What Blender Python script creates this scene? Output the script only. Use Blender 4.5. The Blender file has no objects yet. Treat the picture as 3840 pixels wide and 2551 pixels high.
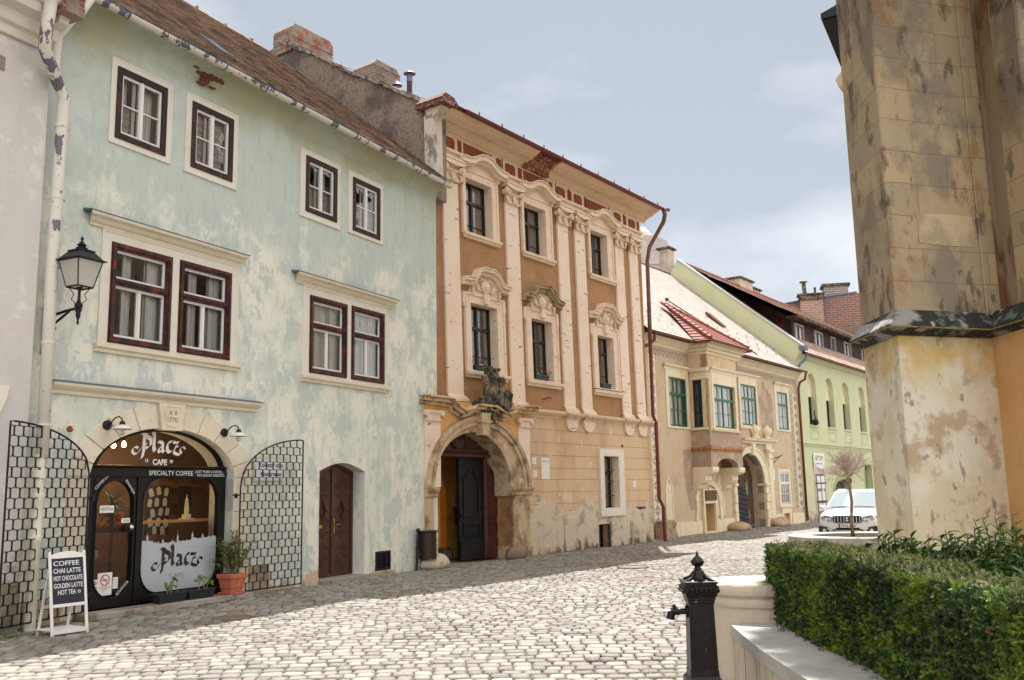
import bpy, math, random
import numpy as np
from mathutils import Vector, Matrix
from mathutils.geometry import delaunay_2d_cdt
R = math.radians
PI = math.pi
scene = bpy.context.scene
COL = scene.collection
random.seed(7)

# ------------------------------------------------------------------ helpers
SPLIT = set('arch_stones jamb_stones stone_quoin architrave plaster_patch pipe_clamp rosette window_ears frieze_panel frieze_crack apron_drop base_slabs gutter_bracket apron_panel headlight headlamp_reflector fog_light mirror wiper wheel_arch side_glass gateway_jamb gateway_pilaster old_render_patch cornice iron_strap gutter scroll plinth_slabs panel_joint window_bars side_window_trim sgraffito hook bumper_bars hinge_bracket roof_edge'.split())
class MB:
    """collects shapes; build() links them as ONE mesh object"""
    def __init__(s, warp=None):
        s.v = []; s.f = []; s.m = []; s.mi = 0; s.warp = warp; s.T = None
    def _add(s, vs, fs):
        b = len(s.v)
        if s.T is not None: vs = [tuple(s.T @ Vector(p)) for p in vs]
        s.v.extend([tuple(p) for p in vs])
        s.f.extend([tuple(i + b for i in f) for f in fs])
        s.m.extend([s.mi] * len(fs))
        return s
    def box(s, x0, x1, y0, y1, z0, z1):
        if x0 > x1: x0, x1 = x1, x0
        if y0 > y1: y0, y1 = y1, y0
        if z0 > z1: z0, z1 = z1, z0
        return s._add([(x0,y0,z0),(x1,y0,z0),(x1,y1,z0),(x0,y1,z0),(x0,y0,z1),(x1,y0,z1),(x1,y1,z1),(x0,y1,z1)],
                      [(0,3,2,1),(4,5,6,7),(0,1,5,4),(1,2,6,5),(2,3,7,6),(3,0,4,7)])
    def prism(s, poly, y0, y1, axis='y'):
        """poly in (x,z) extruded along y; axis 'x': poly (y,z) along x; axis 'z': poly (x,y) along z"""
        n = len(poly)
        def P(a, b, t):
            return (a, t, b) if axis == 'y' else ((t, a, b) if axis == 'x' else (a, b, t))
        vs = [P(a, b, y0) for a, b in poly] + [P(a, b, y1) for a, b in poly]
        fs = [(i, (i+1) % n, (i+1) % n + n, i + n) for i in range(n)]
        tri = tess([poly])
        pv, pf = tri
        base = len(vs)
        s._add(vs, fs)
        s._add([P(a, b, y0) for a, b in pv], pf)
        s._add([P(a, b, y1) for a, b in pv], [f[::-1] for f in pf])
        return s
    def plate(s, loops, y0, y1):
        """outer loop + hole loops in (x,z), extruded in y, holes get reveals"""
        pv, pf = tess(loops)
        s._add([(a, y0, b) for a, b in pv], pf)
        s._add([(a, y1, b) for a, b in pv], [f[::-1] for f in pf])
        for L in loops:
            n = len(L)
            s._add([(a, y0, b) for a, b in L] + [(a, y1, b) for a, b in L],
                   [(i, (i+1) % n, (i+1) % n + n, i + n) for i in range(n)])
        return s
    def flat(s, loops, y):
        pv, pf = tess(loops)
        return s._add([(a, y, b) for a, b in pv], pf)
    def ring(s, outer, inner, y0, y1, closed=True):
        """band between two matching polylines in (x,z)"""
        n = len(outer)
        vs = [(a, y0, b) for a, b in outer] + [(a, y0, b) for a, b in inner] + [(a, y1, b) for a, b in outer] + [(a, y1, b) for a, b in inner]
        fs = []
        m = n if closed else n - 1
        for i in range(m):
            j = (i + 1) % n
            fs += [(i, j, n+j, n+i), (2*n+i, 3*n+i, 3*n+j, 2*n+j), (i, 2*n+i, 2*n+j, j), (n+i, n+j, 3*n+j, 3*n+i)]
        if not closed:
            fs += [(0, n, 3*n, 2*n), (n-1, 3*n-1, 4*n-1, 2*n-1)]
        return s._add(vs, fs)
    def tube(s, pts, r, n=8, cap=True):
        pts = [Vector(p) for p in pts]
        k = len(pts)
        rs = r if isinstance(r, (list, tuple)) else [r] * k
        vs = []; fs = []
        up = None
        for i in range(k):
            t = (pts[min(i+1, k-1)] - pts[max(i-1, 0)])
            if t.length < 1e-9: t = Vector((0,0,1))
            t.normalize()
            if up is None:
                a = Vector((0,0,1)) if abs(t.z) < .9 else Vector((1,0,0))
                up = (a - t * a.dot(t)).normalized()
            else:
                up = up - t * up.dot(t)
                if up.length < 1e-6: up = Vector((1,0,0)) - t * t.x
                up.normalize()
            sd = t.cross(up)
            for j in range(n):
                an = 2*PI*j/n
                vs.append(tuple(pts[i] + (up*math.cos(an) + sd*math.sin(an)) * rs[i]))
        for i in range(k-1):
            for j in range(n):
                fs.append((i*n+j, i*n+(j+1) % n, (i+1)*n+(j+1) % n, (i+1)*n+j))
        if cap and n > 2:
            fs.append(tuple(range(n))[::-1]); fs.append(tuple((k-1)*n+j for j in range(n)))
        return s._add(vs, fs)
    def lathe(s, prof, c=(0,0,0), n=20, axis='z', a0=0, a1=2*PI):
        vs = []; fs = []
        k = len(prof); full = abs(a1 - a0 - 2*PI) < 1e-6
        m = n if full else n + 1
        for r, h in prof:
            for j in range(m):
                an = a0 + (a1-a0)*j/n
                x, y = r*math.cos(an), r*math.sin(an)
                p = (x, y, h) if axis == 'z' else ((x, h, y) if axis == 'y' else (h, x, y))
                vs.append((c[0]+p[0], c[1]+p[1], c[2]+p[2]))
        for i in range(k-1):
            for j in range(n):
                j2 = (j+1) % m
                fs.append((i*m+j, i*m+j2, (i+1)*m+j2, (i+1)*m+j))
        if full:
            if prof[0][0] > 1e-5: fs.append(tuple(range(m))[::-1])
            if prof[-1][0] > 1e-5: fs.append(tuple((k-1)*m+j for j in range(m)))
        return s._add(vs, fs)
    def profx(s, prof, x0, x1, ends=0.0):
        """moulding: closed (y,z) profile run along x; ends = how much the front draws in at both ends (mitre)"""
        n = len(prof)
        ymax = max(p[0] for p in prof)
        vs = [(x0 + ends*(p[0]-min(q[0] for q in prof)) * 1.0, p[0], p[1]) for p in prof]
        vs += [(x1 - ends*(p[0]-min(q[0] for q in prof)) * 1.0, p[0], p[1]) for p in prof]
        fs = [(i, (i+1) % n, (i+1) % n + n, i+n) for i in range(n)]
        s._add(vs, fs)
        pv, pf = tess([prof])
        mn = min(q[0] for q in prof)
        s._add([(x0 + ends*(a-mn), a, b) for a, b in pv], pf)
        s._add([(x1 - ends*(a-mn), a, b) for a, b in pv], pf)
        return s
    def sph(s, c, r, n=10, m=6, jit=0):
        rx, ry, rz = r if isinstance(r, (tuple, list)) else (r, r, r)
        vs = [(c[0], c[1], c[2]-rz)]
        for i in range(1, m):
            ph = -PI/2 + PI*i/m
            for j in range(n):
                th = 2*PI*j/n
                q = 1 + (random.uniform(-jit, jit) if jit else 0)
                vs.append((c[0]+rx*q*math.cos(ph)*math.cos(th), c[1]+ry*q*math.cos(ph)*math.sin(th), c[2]+rz*q*math.sin(ph)))
        vs.append((c[0], c[1], c[2]+rz))
        fs = [(0, 1+(j+1) % n, 1+j) for j in range(n)]
        for i in range(m-2):
            for j in range(n):
                a = 1+i*n+j; b = 1+i*n+(j+1) % n
                fs.append((a, b, b+n, a+n))
        L = len(vs)-1; b0 = 1+(m-2)*n
        fs += [(b0+j, b0+(j+1) % n, L) for j in range(n)]
        return s._add(vs, fs)
    def nib(s, pts, w, y, th=.002, ang=40):
        """broad pen stroke in the (x,z) plane"""
        dx, dz = w/2*math.cos(R(ang)), w/2*math.sin(R(ang))
        for (a, b), (c, d) in zip(pts[:-1], pts[1:]):
            q = [(a-dx, b-dz), (a+dx, b+dz), (c+dx, d+dz), (c-dx, d-dz)]
            s._add([(p[0], y, p[1]) for p in q], [(0,1,2,3)])
        return s
    def clusters(s, eps=.03):
        """groups of faces that touch or nearly touch"""
        par = list(range(len(s.v)))
        def find(a):
            while par[a] != a: par[a] = par[par[a]]; a = par[a]
            return a
        for f in s.f:
            for i in f[1:]: par[find(i)] = find(f[0])
        comp = {}
        for k, f in enumerate(s.f): comp.setdefault(find(f[0]), []).append(k)
        items = []
        for fs in comp.values():
            pts = [s.v[i] for k in fs for i in s.f[k]]
            items.append([fs, [min(p[a] for p in pts)-eps for a in range(3)], [max(p[a] for p in pts)+eps for a in range(3)]])
        done = []
        while items:
            cur = items.pop(); again = True
            while again:
                again = False
                for it in items[:]:
                    if all(cur[1][a] <= it[2][a] and it[1][a] <= cur[2][a] for a in range(3)):
                        cur = [cur[0]+it[0], [min(cur[1][a], it[1][a]) for a in range(3)], [max(cur[2][a], it[2][a]) for a in range(3)]]
                        items.remove(it); again = True
            done.append(cur)
        return sorted([d for d in done], key=lambda d: (round(d[1][0], 2), d[1][2]))
    def build(s, name, mat, parent=None, smooth=False, bevel=0, seg=1):
        if name in SPLIT:
            cs = s.clusters()
            if len(cs) > 1:
                r = None
                for fs, *_ in cs:
                    q = MB(s.warp); idx = {}
                    for k in fs:
                        f = s.f[k]
                        for i in f:
                            if i not in idx: idx[i] = len(q.v); q.v.append(s.v[i])
                        q.f.append(tuple(idx[i] for i in f)); q.m.append(s.m[k])
                    o = q._build(name, mat, parent, smooth, bevel, seg); r = r or o
                return r
        return s._build(name, mat, parent, smooth, bevel, seg)
    def _build(s, name, mat, parent=None, smooth=False, bevel=0, seg=1):
        me = bpy.data.meshes.new(name)
        v = s.v
        if s.warp: v = [s.warp(*p) for p in v]
        me.from_pydata(v, [], s.f)
        mats = mat if isinstance(mat, (list, tuple)) else [mat]
        for m in mats: me.materials.append(m)
        if len(mats) > 1: me.polygons.foreach_set('material_index', s.m)
        if smooth:
            me.polygons.foreach_set('use_smooth', [True]*len(me.polygons))
        me.update()
        o = bpy.data.objects.new(name, me)
        COL.objects.link(o)
        if parent is not None: o.parent = parent
        if smooth == 'auto' or (smooth and smooth is not True):
            try: me.set_sharp_from_angle(angle=R(40))
            except Exception: pass
        if bevel:
            md = o.modifiers.new('bevel', 'BEVEL'); md.width = bevel; md.segments = seg; md.limit_method = 'ANGLE'; md.angle_limit = R(40)
        return o

def tess(loops):
    pts = []; edges = []
    for L in loops:
        b = len(pts); n = len(L)
        pts += [Vector((p[0], p[1])) for p in L]
        edges += [(b+i, b+(i+1) % n) for i in range(n)]
    vs, es, fs, *_ = delaunay_2d_cdt(pts, edges, [], 0, 1e-6)
    def inside(x, y):
        c = False
        for L in loops:
            n = len(L)
            for i in range(n):
                x1, y1 = L[i][0], L[i][1]; x2, y2 = L[(i+1) % n][0], L[(i+1) % n][1]
                if (y1 > y) != (y2 > y) and x < (x2-x1)*(y-y1)/(y2-y1)+x1: c = not c
        return c
    out = []
    for f in fs:
        cx = sum(vs[i][0] for i in f)/len(f); cy = sum(vs[i][1] for i in f)/len(f)
        if inside(cx, cy): out.append(tuple(f))
    return [(p[0], p[1]) for p in vs], out

def rect(x0, x1, z0, z1): return [(x0, z0), (x1, z0), (x1, z1), (x0, z1)]
def archpts(cx, cz, a, b, n=24, t0=0, t1=180):
    return [(cx + a*math.cos(R(t0+(t1-t0)*i/n)), cz + b*math.sin(R(t0+(t1-t0)*i/n))) for i in range(n+1)]
def archloop(x0, x1, z0, zs, b, n=24):
    """opening with an elliptic head: x0..x1, foot z0, spring zs, rise b"""
    return [(x0, z0), (x1, z0)] + archpts((x0+x1)/2, zs, (x1-x0)/2, b, n)
def rrect(x0, x1, z0, z1, r, n=6, rx=None):
    rx = rx or r
    out = []
    for cx, cz, a in ((x1-rx, z1-r, 0), (x0+rx, z1-r, 90), (x0+rx, z0+r, 180), (x1-rx, z0+r, 270)):
        out += [(cx+rx*math.cos(R(a+90*i/n)), cz+r*math.sin(R(a+90*i/n))) for i in range(n+1)]
    return out

def tag(o, label=None, cat=None, group=None, kind=None):
    if label: o['label'] = label
    if cat: o['category'] = cat
    if group: o['group'] = group
    if kind: o['kind'] = kind
    return o
def empty(name, loc=(0,0,0), rz=0, label=None, cat=None, group=None, kind=None):
    o = bpy.data.objects.new(name, None); COL.objects.link(o)
    o.location = loc; o.rotation_euler = (0, 0, rz); o.empty_display_size = .2
    return tag(o, label, cat, group, kind)
def children(o): return [c for c in bpy.data.objects if c.parent == o]
def copy_tree(o, parent=None, label=None):
    c = o.copy(); COL.objects.link(c); c.parent = parent
    if label: c['label'] = label
    for ch in children(o): copy_tree(ch, c)
    return c
def text_mesh(name, txt, size, mat, parent, loc, w=None, align='LEFT', shear=0, bold=0, ext=.0008, sp=1.0, rot=None):
    """writing lying on a facade-like plane (reads along +x, faces -y)"""
    cu = bpy.data.curves.new(name, 'FONT'); cu.body = txt; cu.size = size; cu.align_x = align; cu.shear = shear
    cu.offset = bold; cu.extrude = ext; cu.resolution_u = 3; cu.space_character = sp
    t = bpy.data.objects.new(name, cu); COL.objects.link(t)
    bpy.context.view_layer.update()
    me = bpy.data.meshes.new_from_object(t)
    bpy.data.objects.remove(t); bpy.data.curves.remove(cu)
    o = bpy.data.objects.new(name, me); COL.objects.link(o)
    me.materials.clear(); me.materials.append(mat)
    if w:
        xs = [v.co.x for v in me.vertices]
        if xs:
            k = w/(max(xs)-min(xs)); 
            for v in me.vertices: v.co.x *= k
    o.parent = parent; o.location = loc; o.rotation_euler = rot or (PI/2, 0, 0)
    return o

# ------------------------------------------------------------------ camera, from the photo's vanishing points
TH, RO, FPX, EYE = 0.16005419, -0.01919066, 3548.86, 1.7
cam = bpy.data.objects.new('camera', bpy.data.cameras.new('camera')); COL.objects.link(cam)
cr, sr, ct, st = math.cos(RO), math.sin(RO), math.cos(TH), math.sin(TH)
right = Vector((cr, -sr*st, sr*ct)); upv = Vector((-sr, -cr*st, cr*ct)); fwd = Vector((0, ct, st))
M = Matrix(((right.x, upv.x, -fwd.x, 0), (right.y, upv.y, -fwd.y, 0), (right.z, upv.z, -fwd.z, EYE), (0, 0, 0, 1)))
cam.matrix_world = M
cam.data.sensor_width = 36; cam.data.lens = FPX/3840*36; cam.data.clip_start = .05; cam.data.clip_end = 3000
scene.camera = cam

# ------------------------------------------------------------------ light
SUN_AZ, SUN_EL = R(5.4), R(61)       # measured from the camera's heading (+Y), clockwise
w = bpy.data.worlds.new('World'); scene.world = w; w.use_nodes = True
nt = w.node_tree; nt.nodes.clear()
out = nt.nodes.new('ShaderNodeOutputWorld'); bg = nt.nodes.new('ShaderNodeBackground')
sky = nt.nodes.new('ShaderNodeTexSky'); sky.sky_type = 'NISHITA'; sky.sun_disc = False
sky.sun_elevation = SUN_EL; sky.sun_rotation = SUN_AZ; sky.air_density = 1.0; sky.dust_density = .4; sky.ozone_density = 1.0
hs = nt.nodes.new('ShaderNodeHueSaturation'); hs.inputs['Saturation'].default_value = .65
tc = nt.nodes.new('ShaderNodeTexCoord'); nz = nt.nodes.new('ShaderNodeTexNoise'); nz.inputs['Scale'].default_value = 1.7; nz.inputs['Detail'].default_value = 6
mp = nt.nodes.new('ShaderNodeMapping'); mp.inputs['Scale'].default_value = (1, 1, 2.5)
# unseen cloud bank added behind the camera to brighten the facades, thin veil ahead
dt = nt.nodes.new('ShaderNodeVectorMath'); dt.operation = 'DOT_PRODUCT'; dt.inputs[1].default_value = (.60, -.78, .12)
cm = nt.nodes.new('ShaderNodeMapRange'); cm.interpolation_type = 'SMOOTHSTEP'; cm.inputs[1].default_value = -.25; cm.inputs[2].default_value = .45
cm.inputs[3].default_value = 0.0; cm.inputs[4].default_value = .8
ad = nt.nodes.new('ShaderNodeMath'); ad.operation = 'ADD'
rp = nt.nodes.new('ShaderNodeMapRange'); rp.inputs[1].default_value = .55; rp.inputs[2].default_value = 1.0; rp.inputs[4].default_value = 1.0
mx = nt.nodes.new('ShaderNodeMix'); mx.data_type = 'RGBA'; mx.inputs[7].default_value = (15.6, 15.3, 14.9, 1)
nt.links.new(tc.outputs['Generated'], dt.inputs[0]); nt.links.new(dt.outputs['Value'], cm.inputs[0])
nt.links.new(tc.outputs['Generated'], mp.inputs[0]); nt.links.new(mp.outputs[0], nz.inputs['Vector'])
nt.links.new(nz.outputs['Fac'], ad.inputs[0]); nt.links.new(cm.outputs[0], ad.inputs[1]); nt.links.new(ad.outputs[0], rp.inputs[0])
# milky veil low over the roofs ahead
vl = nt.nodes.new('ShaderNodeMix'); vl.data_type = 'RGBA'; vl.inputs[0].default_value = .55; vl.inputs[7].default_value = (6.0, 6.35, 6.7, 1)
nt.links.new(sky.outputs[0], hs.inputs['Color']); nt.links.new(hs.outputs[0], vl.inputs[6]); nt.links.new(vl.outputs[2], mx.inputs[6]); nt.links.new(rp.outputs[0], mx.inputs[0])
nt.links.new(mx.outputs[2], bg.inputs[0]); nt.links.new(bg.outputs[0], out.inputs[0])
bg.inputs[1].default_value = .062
sd = bpy.data.lights.new('sun', 'SUN'); sd.energy = 5.0; sd.angle = R(.53); sd.color = (1.0, .97, .93)
so = bpy.data.objects.new('sun', sd); COL.objects.link(so); so.location = (0, 0, 40)
sdir = Vector((math.sin(SUN_AZ)*math.cos(SUN_EL), math.cos(SUN_AZ)*math.cos(SUN_EL), math.sin(SUN_EL)))
so.rotation_euler = sdir.to_track_quat('Z', 'Y').to_euler()
scene.view_settings.view_transform = 'Standard'; scene.view_settings.look = 'None'
scene.view_settings.exposure = .82; scene.view_settings.gamma = 1
scene.cycles.max_bounces = 8; scene.cycles.transparent_max_bounces = 12; scene.cycles.caustics_reflective = False; scene.cycles.caustics_refractive = False
try: scene.cycles.use_denoising = True
except Exception: pass

# ------------------------------------------------------------------ materials
def srgb(r, g, b):
    return tuple((c/255/12.92 if c/255 <= .04045 else ((c/255+.055)/1.055)**2.4) for c in (r, g, b)) + (1,)
def mat(name, col, rough=.8, metal=0, layers=(), bump=None, island=0, spec=.5, brick=None, trans=0, wave=None, coat=0):
    """layers: (colour, scale, lo, hi, stretch(x,y,z), (z0,z1) or None) noise patches laid over the base, limited to a height band"""
    m = bpy.data.materials.new(name); m.use_nodes = True
    t = m.node_tree; N = t.nodes; L = t.links
    b = N['Principled BSDF']
    b.inputs['Roughness'].default_value = rough; b.inputs['Metallic'].default_value = metal
    b.inputs['Specular IOR Level'].default_value = spec
    if coat: b.inputs['Coat Weight'].default_value = coat
    tc = N.new('ShaderNodeTexCoord')
    c = N.new('ShaderNodeRGB'); c.outputs[0].default_value = col if len(col) == 4 else (*col, 1)
    cur = c.outputs[0]
    heights = []
    if brick:
        bc, mc, sx, sz, mort = brick[:5]
        br = N.new('ShaderNodeTexBrick'); mpn = N.new('ShaderNodeMapping')
        mpn.inputs['Rotation'].default_value = brick[5] if len(brick) > 5 else (R(90), 0, 0)
        nzd = N.new('ShaderNodeTexNoise'); nzd.inputs['Scale'].default_value = 2.5; nzd.inputs['Detail'].default_value = 4
        va = N.new('ShaderNodeVectorMath'); va.operation = 'MULTIPLY_ADD'; va.inputs[1].default_value = (.05, .05, .05)
        L.new(tc.outputs['Object'], nzd.inputs['Vector']); L.new(nzd.outputs['Color'], va.inputs[0]); L.new(tc.outputs['Object'], va.inputs[2])
        L.new(va.outputs[0], mpn.inputs[0]); L.new(mpn.outputs[0], br.inputs['Vector'])
        br.inputs['Scale'].default_value = 1; br.inputs['Brick Width'].default_value = sx; br.inputs['Row Height'].default_value = sz
        br.inputs['Mortar Size'].default_value = mort; br.inputs['Mortar Smooth'].default_value = .3
        br.inputs['Color1'].default_value = col; br.inputs['Color2'].default_value = bc; br.inputs['Mortar'].default_value = mc
        cur = br.outputs['Color']; heights.append((br.outputs['Fac'], -.6))
    if island:
        g = N.new('ShaderNodeNewGeometry'); hv = N.new('ShaderNodeHueSaturation')
        mr = N.new('ShaderNodeMapRange'); mr.inputs[3].default_value = 1-island; mr.inputs[4].default_value = 1+island
        L.new(g.outputs['Random Per Island'], mr.inputs[0]); L.new(mr.outputs[0], hv.inputs['Value']); L.new(cur, hv.inputs['Color'])
        mm = N.new('ShaderNodeMath'); mm.operation = 'MULTIPLY'; mm.inputs[1].default_value = 7.31
        fr = N.new('ShaderNodeMath'); fr.operation = 'FRACT'; mh = N.new('ShaderNodeMapRange'); mh.inputs[3].default_value = .5-island*.06; mh.inputs[4].default_value = .5+island*.06
        L.new(g.outputs['Random Per Island'], mm.inputs[0]); L.new(mm.outputs[0], fr.inputs[0]); L.new(fr.outputs[0], mh.inputs[0]); L.new(mh.outputs[0], hv.inputs['Hue'])
        cur = hv.outputs[0]
    for ly in layers:
        lc, sc, lo, hi, stv, zb = ly[:6]
        mpn = N.new('ShaderNodeMapping'); mpn.inputs['Scale'].default_value = stv
        mpn.inputs['Location'].default_value = (random.uniform(-9, 9), random.uniform(-9, 9), random.uniform(-9, 9))
        n = N.new('ShaderNodeTexNoise'); n.inputs['Scale'].default_value = sc; n.inputs['Detail'].default_value = 7; n.inputs['Roughness'].default_value = .62
        L.new(tc.outputs['Object'], mpn.inputs[0]); L.new(mpn.outputs[0], n.inputs['Vector'])
        val = n.outputs['Fac']
        if zb:
            sx = N.new('ShaderNodeSeparateXYZ'); L.new(tc.outputs['Object'], sx.inputs[0])
            mr = N.new('ShaderNodeMapRange'); mr.inputs[1].default_value = zb[0]; mr.inputs[2].default_value = zb[1]
            mr.inputs[3].default_value = zb[2] if len(zb) > 2 else 0; mr.inputs[4].default_value = zb[3] if len(zb) > 3 else -.6
            L.new(sx.outputs['Z'], mr.inputs[0])
            ad = N.new('ShaderNodeMath'); ad.operation = 'ADD'; L.new(val, ad.inputs[0]); L.new(mr.outputs[0], ad.inputs[1]); val = ad.outputs[0]
        mr2 = N.new('ShaderNodeMapRange'); mr2.inputs[1].default_value = lo; mr2.inputs[2].default_value = hi
        if len(ly) > 6: mr2.inputs[4].default_value = ly[6]
        L.new(val, mr2.inputs[0])
        mx = N.new('ShaderNodeMix'); mx.data_type = 'RGBA'; mx.inputs[7].default_value = lc if len(lc) == 4 else (*lc, 1)
        L.new(mr2.outputs[0], mx.inputs[0]); L.new(cur, mx.inputs[6]); cur = mx.outputs[2]
        heights.append((mr2.outputs[0], -.15))
    L.new(cur, b.inputs['Base Color'])
    if wave:   # grooves: (scale, direction, strength)
        wv = N.new('ShaderNodeTexWave'); wv.wave_type = 'BANDS'; wv.bands_direction = wave[1]; wv.inputs['Scale'].default_value = wave[0]; wv.inputs['Distortion'].default_value = wave[3] if len(wave) > 3 else 0
        L.new(tc.outputs['Object'], wv.inputs['Vector']); heights.append((wv.outputs['Fac'], wave[2]))
    if bump or heights:
        sc, stg = bump or (20, 0)
        n = N.new('ShaderNodeTexNoise'); n.inputs['Scale'].default_value = sc; n.inputs['Detail'].default_value = 6
        L.new(tc.outputs['Object'], n.inputs['Vector'])
        ml = N.new('ShaderNodeMath'); ml.operation = 'MULTIPLY'; ml.inputs[1].default_value = stg
        L.new(n.outputs['Fac'], ml.inputs[0]); h = ml.outputs[0]
        for hn, k in heights:
            ma = N.new('ShaderNodeMath'); ma.operation = 'MULTIPLY_ADD'; ma.inputs[1].default_value = k
            L.new(hn, ma.inputs[0]); L.new(h, ma.inputs[2]); h = ma.outputs[0]
        bp = N.new('ShaderNodeBump'); bp.inputs['Strength'].default_value = .8; bp.inputs['Distance'].default_value = .012
        L.new(h, bp.inputs['Height']); L.new(bp.outputs[0], b.inputs['Normal'])
    if trans:
        ts = N.new('ShaderNodeBsdfTranslucent'); ms = N.new('ShaderNodeMixShader'); ms.inputs[0].default_value = trans
        L.new(cur, ts.inputs[0]); L.new(b.outputs[0], ms.inputs[1]); L.new(ts.outputs[0], ms.inputs[2])
        L.new(ms.outputs[0], N['Material Output'].inputs[0])
    return m
def glass(name, tint=(1,1,1), ior=1.5, rough=.02, wob=.0, solid=None, k=1.0):
    m = bpy.data.materials.new(name); m.use_nodes = True
    t = m.node_tree; N = t.nodes; L = t.links; N.remove(N['Principled BSDF'])
    tr = N.new('ShaderNodeBsdfTransparent') if solid is None else N.new('ShaderNodeBsdfDiffuse')
    tr.inputs[0].default_value = (*(tint if solid is None else solid), 1)
    gl = N.new('ShaderNodeBsdfGlossy'); gl.inputs['Roughness'].default_value = rough
    fr = N.new('ShaderNodeFresnel'); fr.inputs[0].default_value = ior; ms = N.new('ShaderNodeMixShader')
    mk = N.new('ShaderNodeMath'); mk.operation = 'MULTIPLY'; mk.inputs[1].default_value = k; mk.use_clamp = True
    if wob:
        tc = N.new('ShaderNodeTexCoord'); nz = N.new('ShaderNodeTexNoise'); nz.inputs['Scale'].default_value = 2.2; bp = N.new('ShaderNodeBump')
        bp.inputs['Strength'].default_value = wob; bp.inputs['Distance'].default_value = .02
        L.new(tc.outputs['Object'], nz.inputs['Vector']); L.new(nz.outputs['Fac'], bp.inputs['Height']); L.new(bp.outputs[0], gl.inputs['Normal'])
    L.new(fr.outputs[0], mk.inputs[0]); L.new(mk.outputs[0], ms.inputs[0]); L.new(tr.outputs[0], ms.inputs[1]); L.new(gl.outputs[0], ms.inputs[2]); L.new(ms.outputs[0], N['Material Output'].inputs[0])
    return m
def emis(name, col, s):
    m = bpy.data.materials.new(name); m.use_nodes = True
    b = m.node_tree.nodes['Principled BSDF']; b.inputs['Base Color'].default_value = (*col, 1); b.inputs['Emission Color'].default_value = (*col, 1); b.inputs['Emission Strength'].default_value = s
    return m
X = (1, 1, 1)
S = srgb
MT = {}
MT['aqua'] = mat('aqua_plaster', S(190,200,192), .9, layers=[
    (S(172,170,132), .6, .46, .66, (1,1,1.6), (6.6, 9.1, -.5, .14), .8),
    (S(222,222,210), .5, .38, .58, (1,1,1), (6.0, 8.2, .03, -.35), .85),
    (S(234,230,216), 1.5, .47, .58, (1,1,.8), (6.4, 8.4, .02, -.3), .7),
    (S(160,170,166), 7, .5, .72, (1,1,.35), None, .45),
    (S(150,156,150), 2.2, .54, .70, (1.1,1.1,.12), None, .28), (S(140,140,130), 60, .58, .7, X, None, .35),
    (S(184,193,190), 2.0, .57, .60, (1,1,.7), (6.2, 8.8, .02, -.12), .75),
    (S(184,190,188), 5.5, .60, .63, (1,1,.6), (6.4, 8.8, .0, -.1), .7),
    (S(226,224,212), 5.0, .62, .64, (1,1,.7), (6.4, 8.4, .0, -.2), .6),
    (S(200,170,142), 1.6, .62, .64, X, (.1, 1.2, .14, -.3), .9),
    (S(120,116,104), 2.2, .56, .70, (1,1,.5), (.0, .6, .1, -.3), .6)], bump=(14, .5))
MT['aqua_plain'] = mat('aqua_plaster_shade', S(178,196,184), .9, layers=[(S(205,208,190), 1.4, .5, .62, X, None, .5)], bump=(10, .4))
MT['white_wall'] = mat('white_plaster', S(205,200,196), .9, layers=[
    (S(184,182,180), 1.0, .5, .7, (1,1,.5), None, .7), (S(160,130,105), 1.1, .52, .56, X, (.6, 3.0, .1, -.25), .8), (S(150,140,128), 3, .5, .6, X, (.2, 1.6, .08, -.3), .7), (S(226,222,214), 3, .58, .66, X, None, .6)], bump=(12, .5))
MT['cream'] = mat('cream_stone_trim', S(222,212,190), .85, layers=[(S(190,172,140), 3.5, .5, .75, X, None, .5), (S(160,140,110), 9, .62, .7, X, None, .4)], bump=(30, .3))
MT['creamw'] = mat('white_lime_trim', S(222,216,204), .85, layers=[(S(200,190,172), 2.5, .5, .7, X, None, .5)], bump=(30, .25))
MT['voussoir'] = mat('pale_limestone', S(222,210,190), .85, layers=[(S(198,184,160), 2.5, .5, .7, X, None, .6), (S(180,160,130), 8, .6, .66, X, None, .4)], bump=(25, .5))
MT['creamB'] = mat('pinkish_cream_trim', S(228,208,184), .87, layers=[(S(200,176,146), 3.5, .5, .72, X, None, .6), (S(150,128,108), 9, .62, .7, X, None, .5)], bump=(30,.4))
MT['redwood'] = mat('weathered_red_paint', S(84,28,24), .65, layers=[(S(34,20,20), 7, .42, .54, (1,1,1), None, .92), (S(140,52,36), 5, .58, .66, X, None, .7), (S(150,138,128), 22, .63, .68, (1,1,3), None, .6)], bump=(40, .6))
MT['darkwood'] = mat('weathered_dark_paint', S(38,20,18), .7, layers=[(S(84,34,28), 6, .55, .62, X, None, .7), (S(96,84,76), 25, .64, .7, (1,1,2), None, .5)], bump=(40, .6))
MT['whitepaint'] = mat('white_paint', S(226,224,220), .45, layers=[(S(190,184,176), 9, .6, .75, X, None, .5)], bump=(40, .15))
MT['curtain'] = mat('white_curtain', S(240,238,234), .9, wave=(5, 'X', 1.5, 2))
MT['blind'] = mat('slatted_blind', S(222,208,200), .7, wave=(9, 'Z', 2.0))
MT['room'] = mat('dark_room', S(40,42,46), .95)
MT['black'] = mat('black_paint', S(12,12,14), .42, spec=.35, layers=[(S(34,32,32), 9, .58, .7, X, None, .5)], bump=(30, .15))
MT['iron'] = mat('black_iron', S(20,20,24), .4, .3, bump=(60, .2))
MT['glass'] = glass('window_glass', (.97,.98,.99), 1.5, .02, .25, None, 2.4)
MT['cafeglass'] = glass('shop_glass', (.93,.93,.92), 1.45, .01, .0, None, .8)
MT['darkpane'] = glass('reflecting_pane', solid=(.02,.025,.03), ior=1.6, wob=.35)
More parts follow.
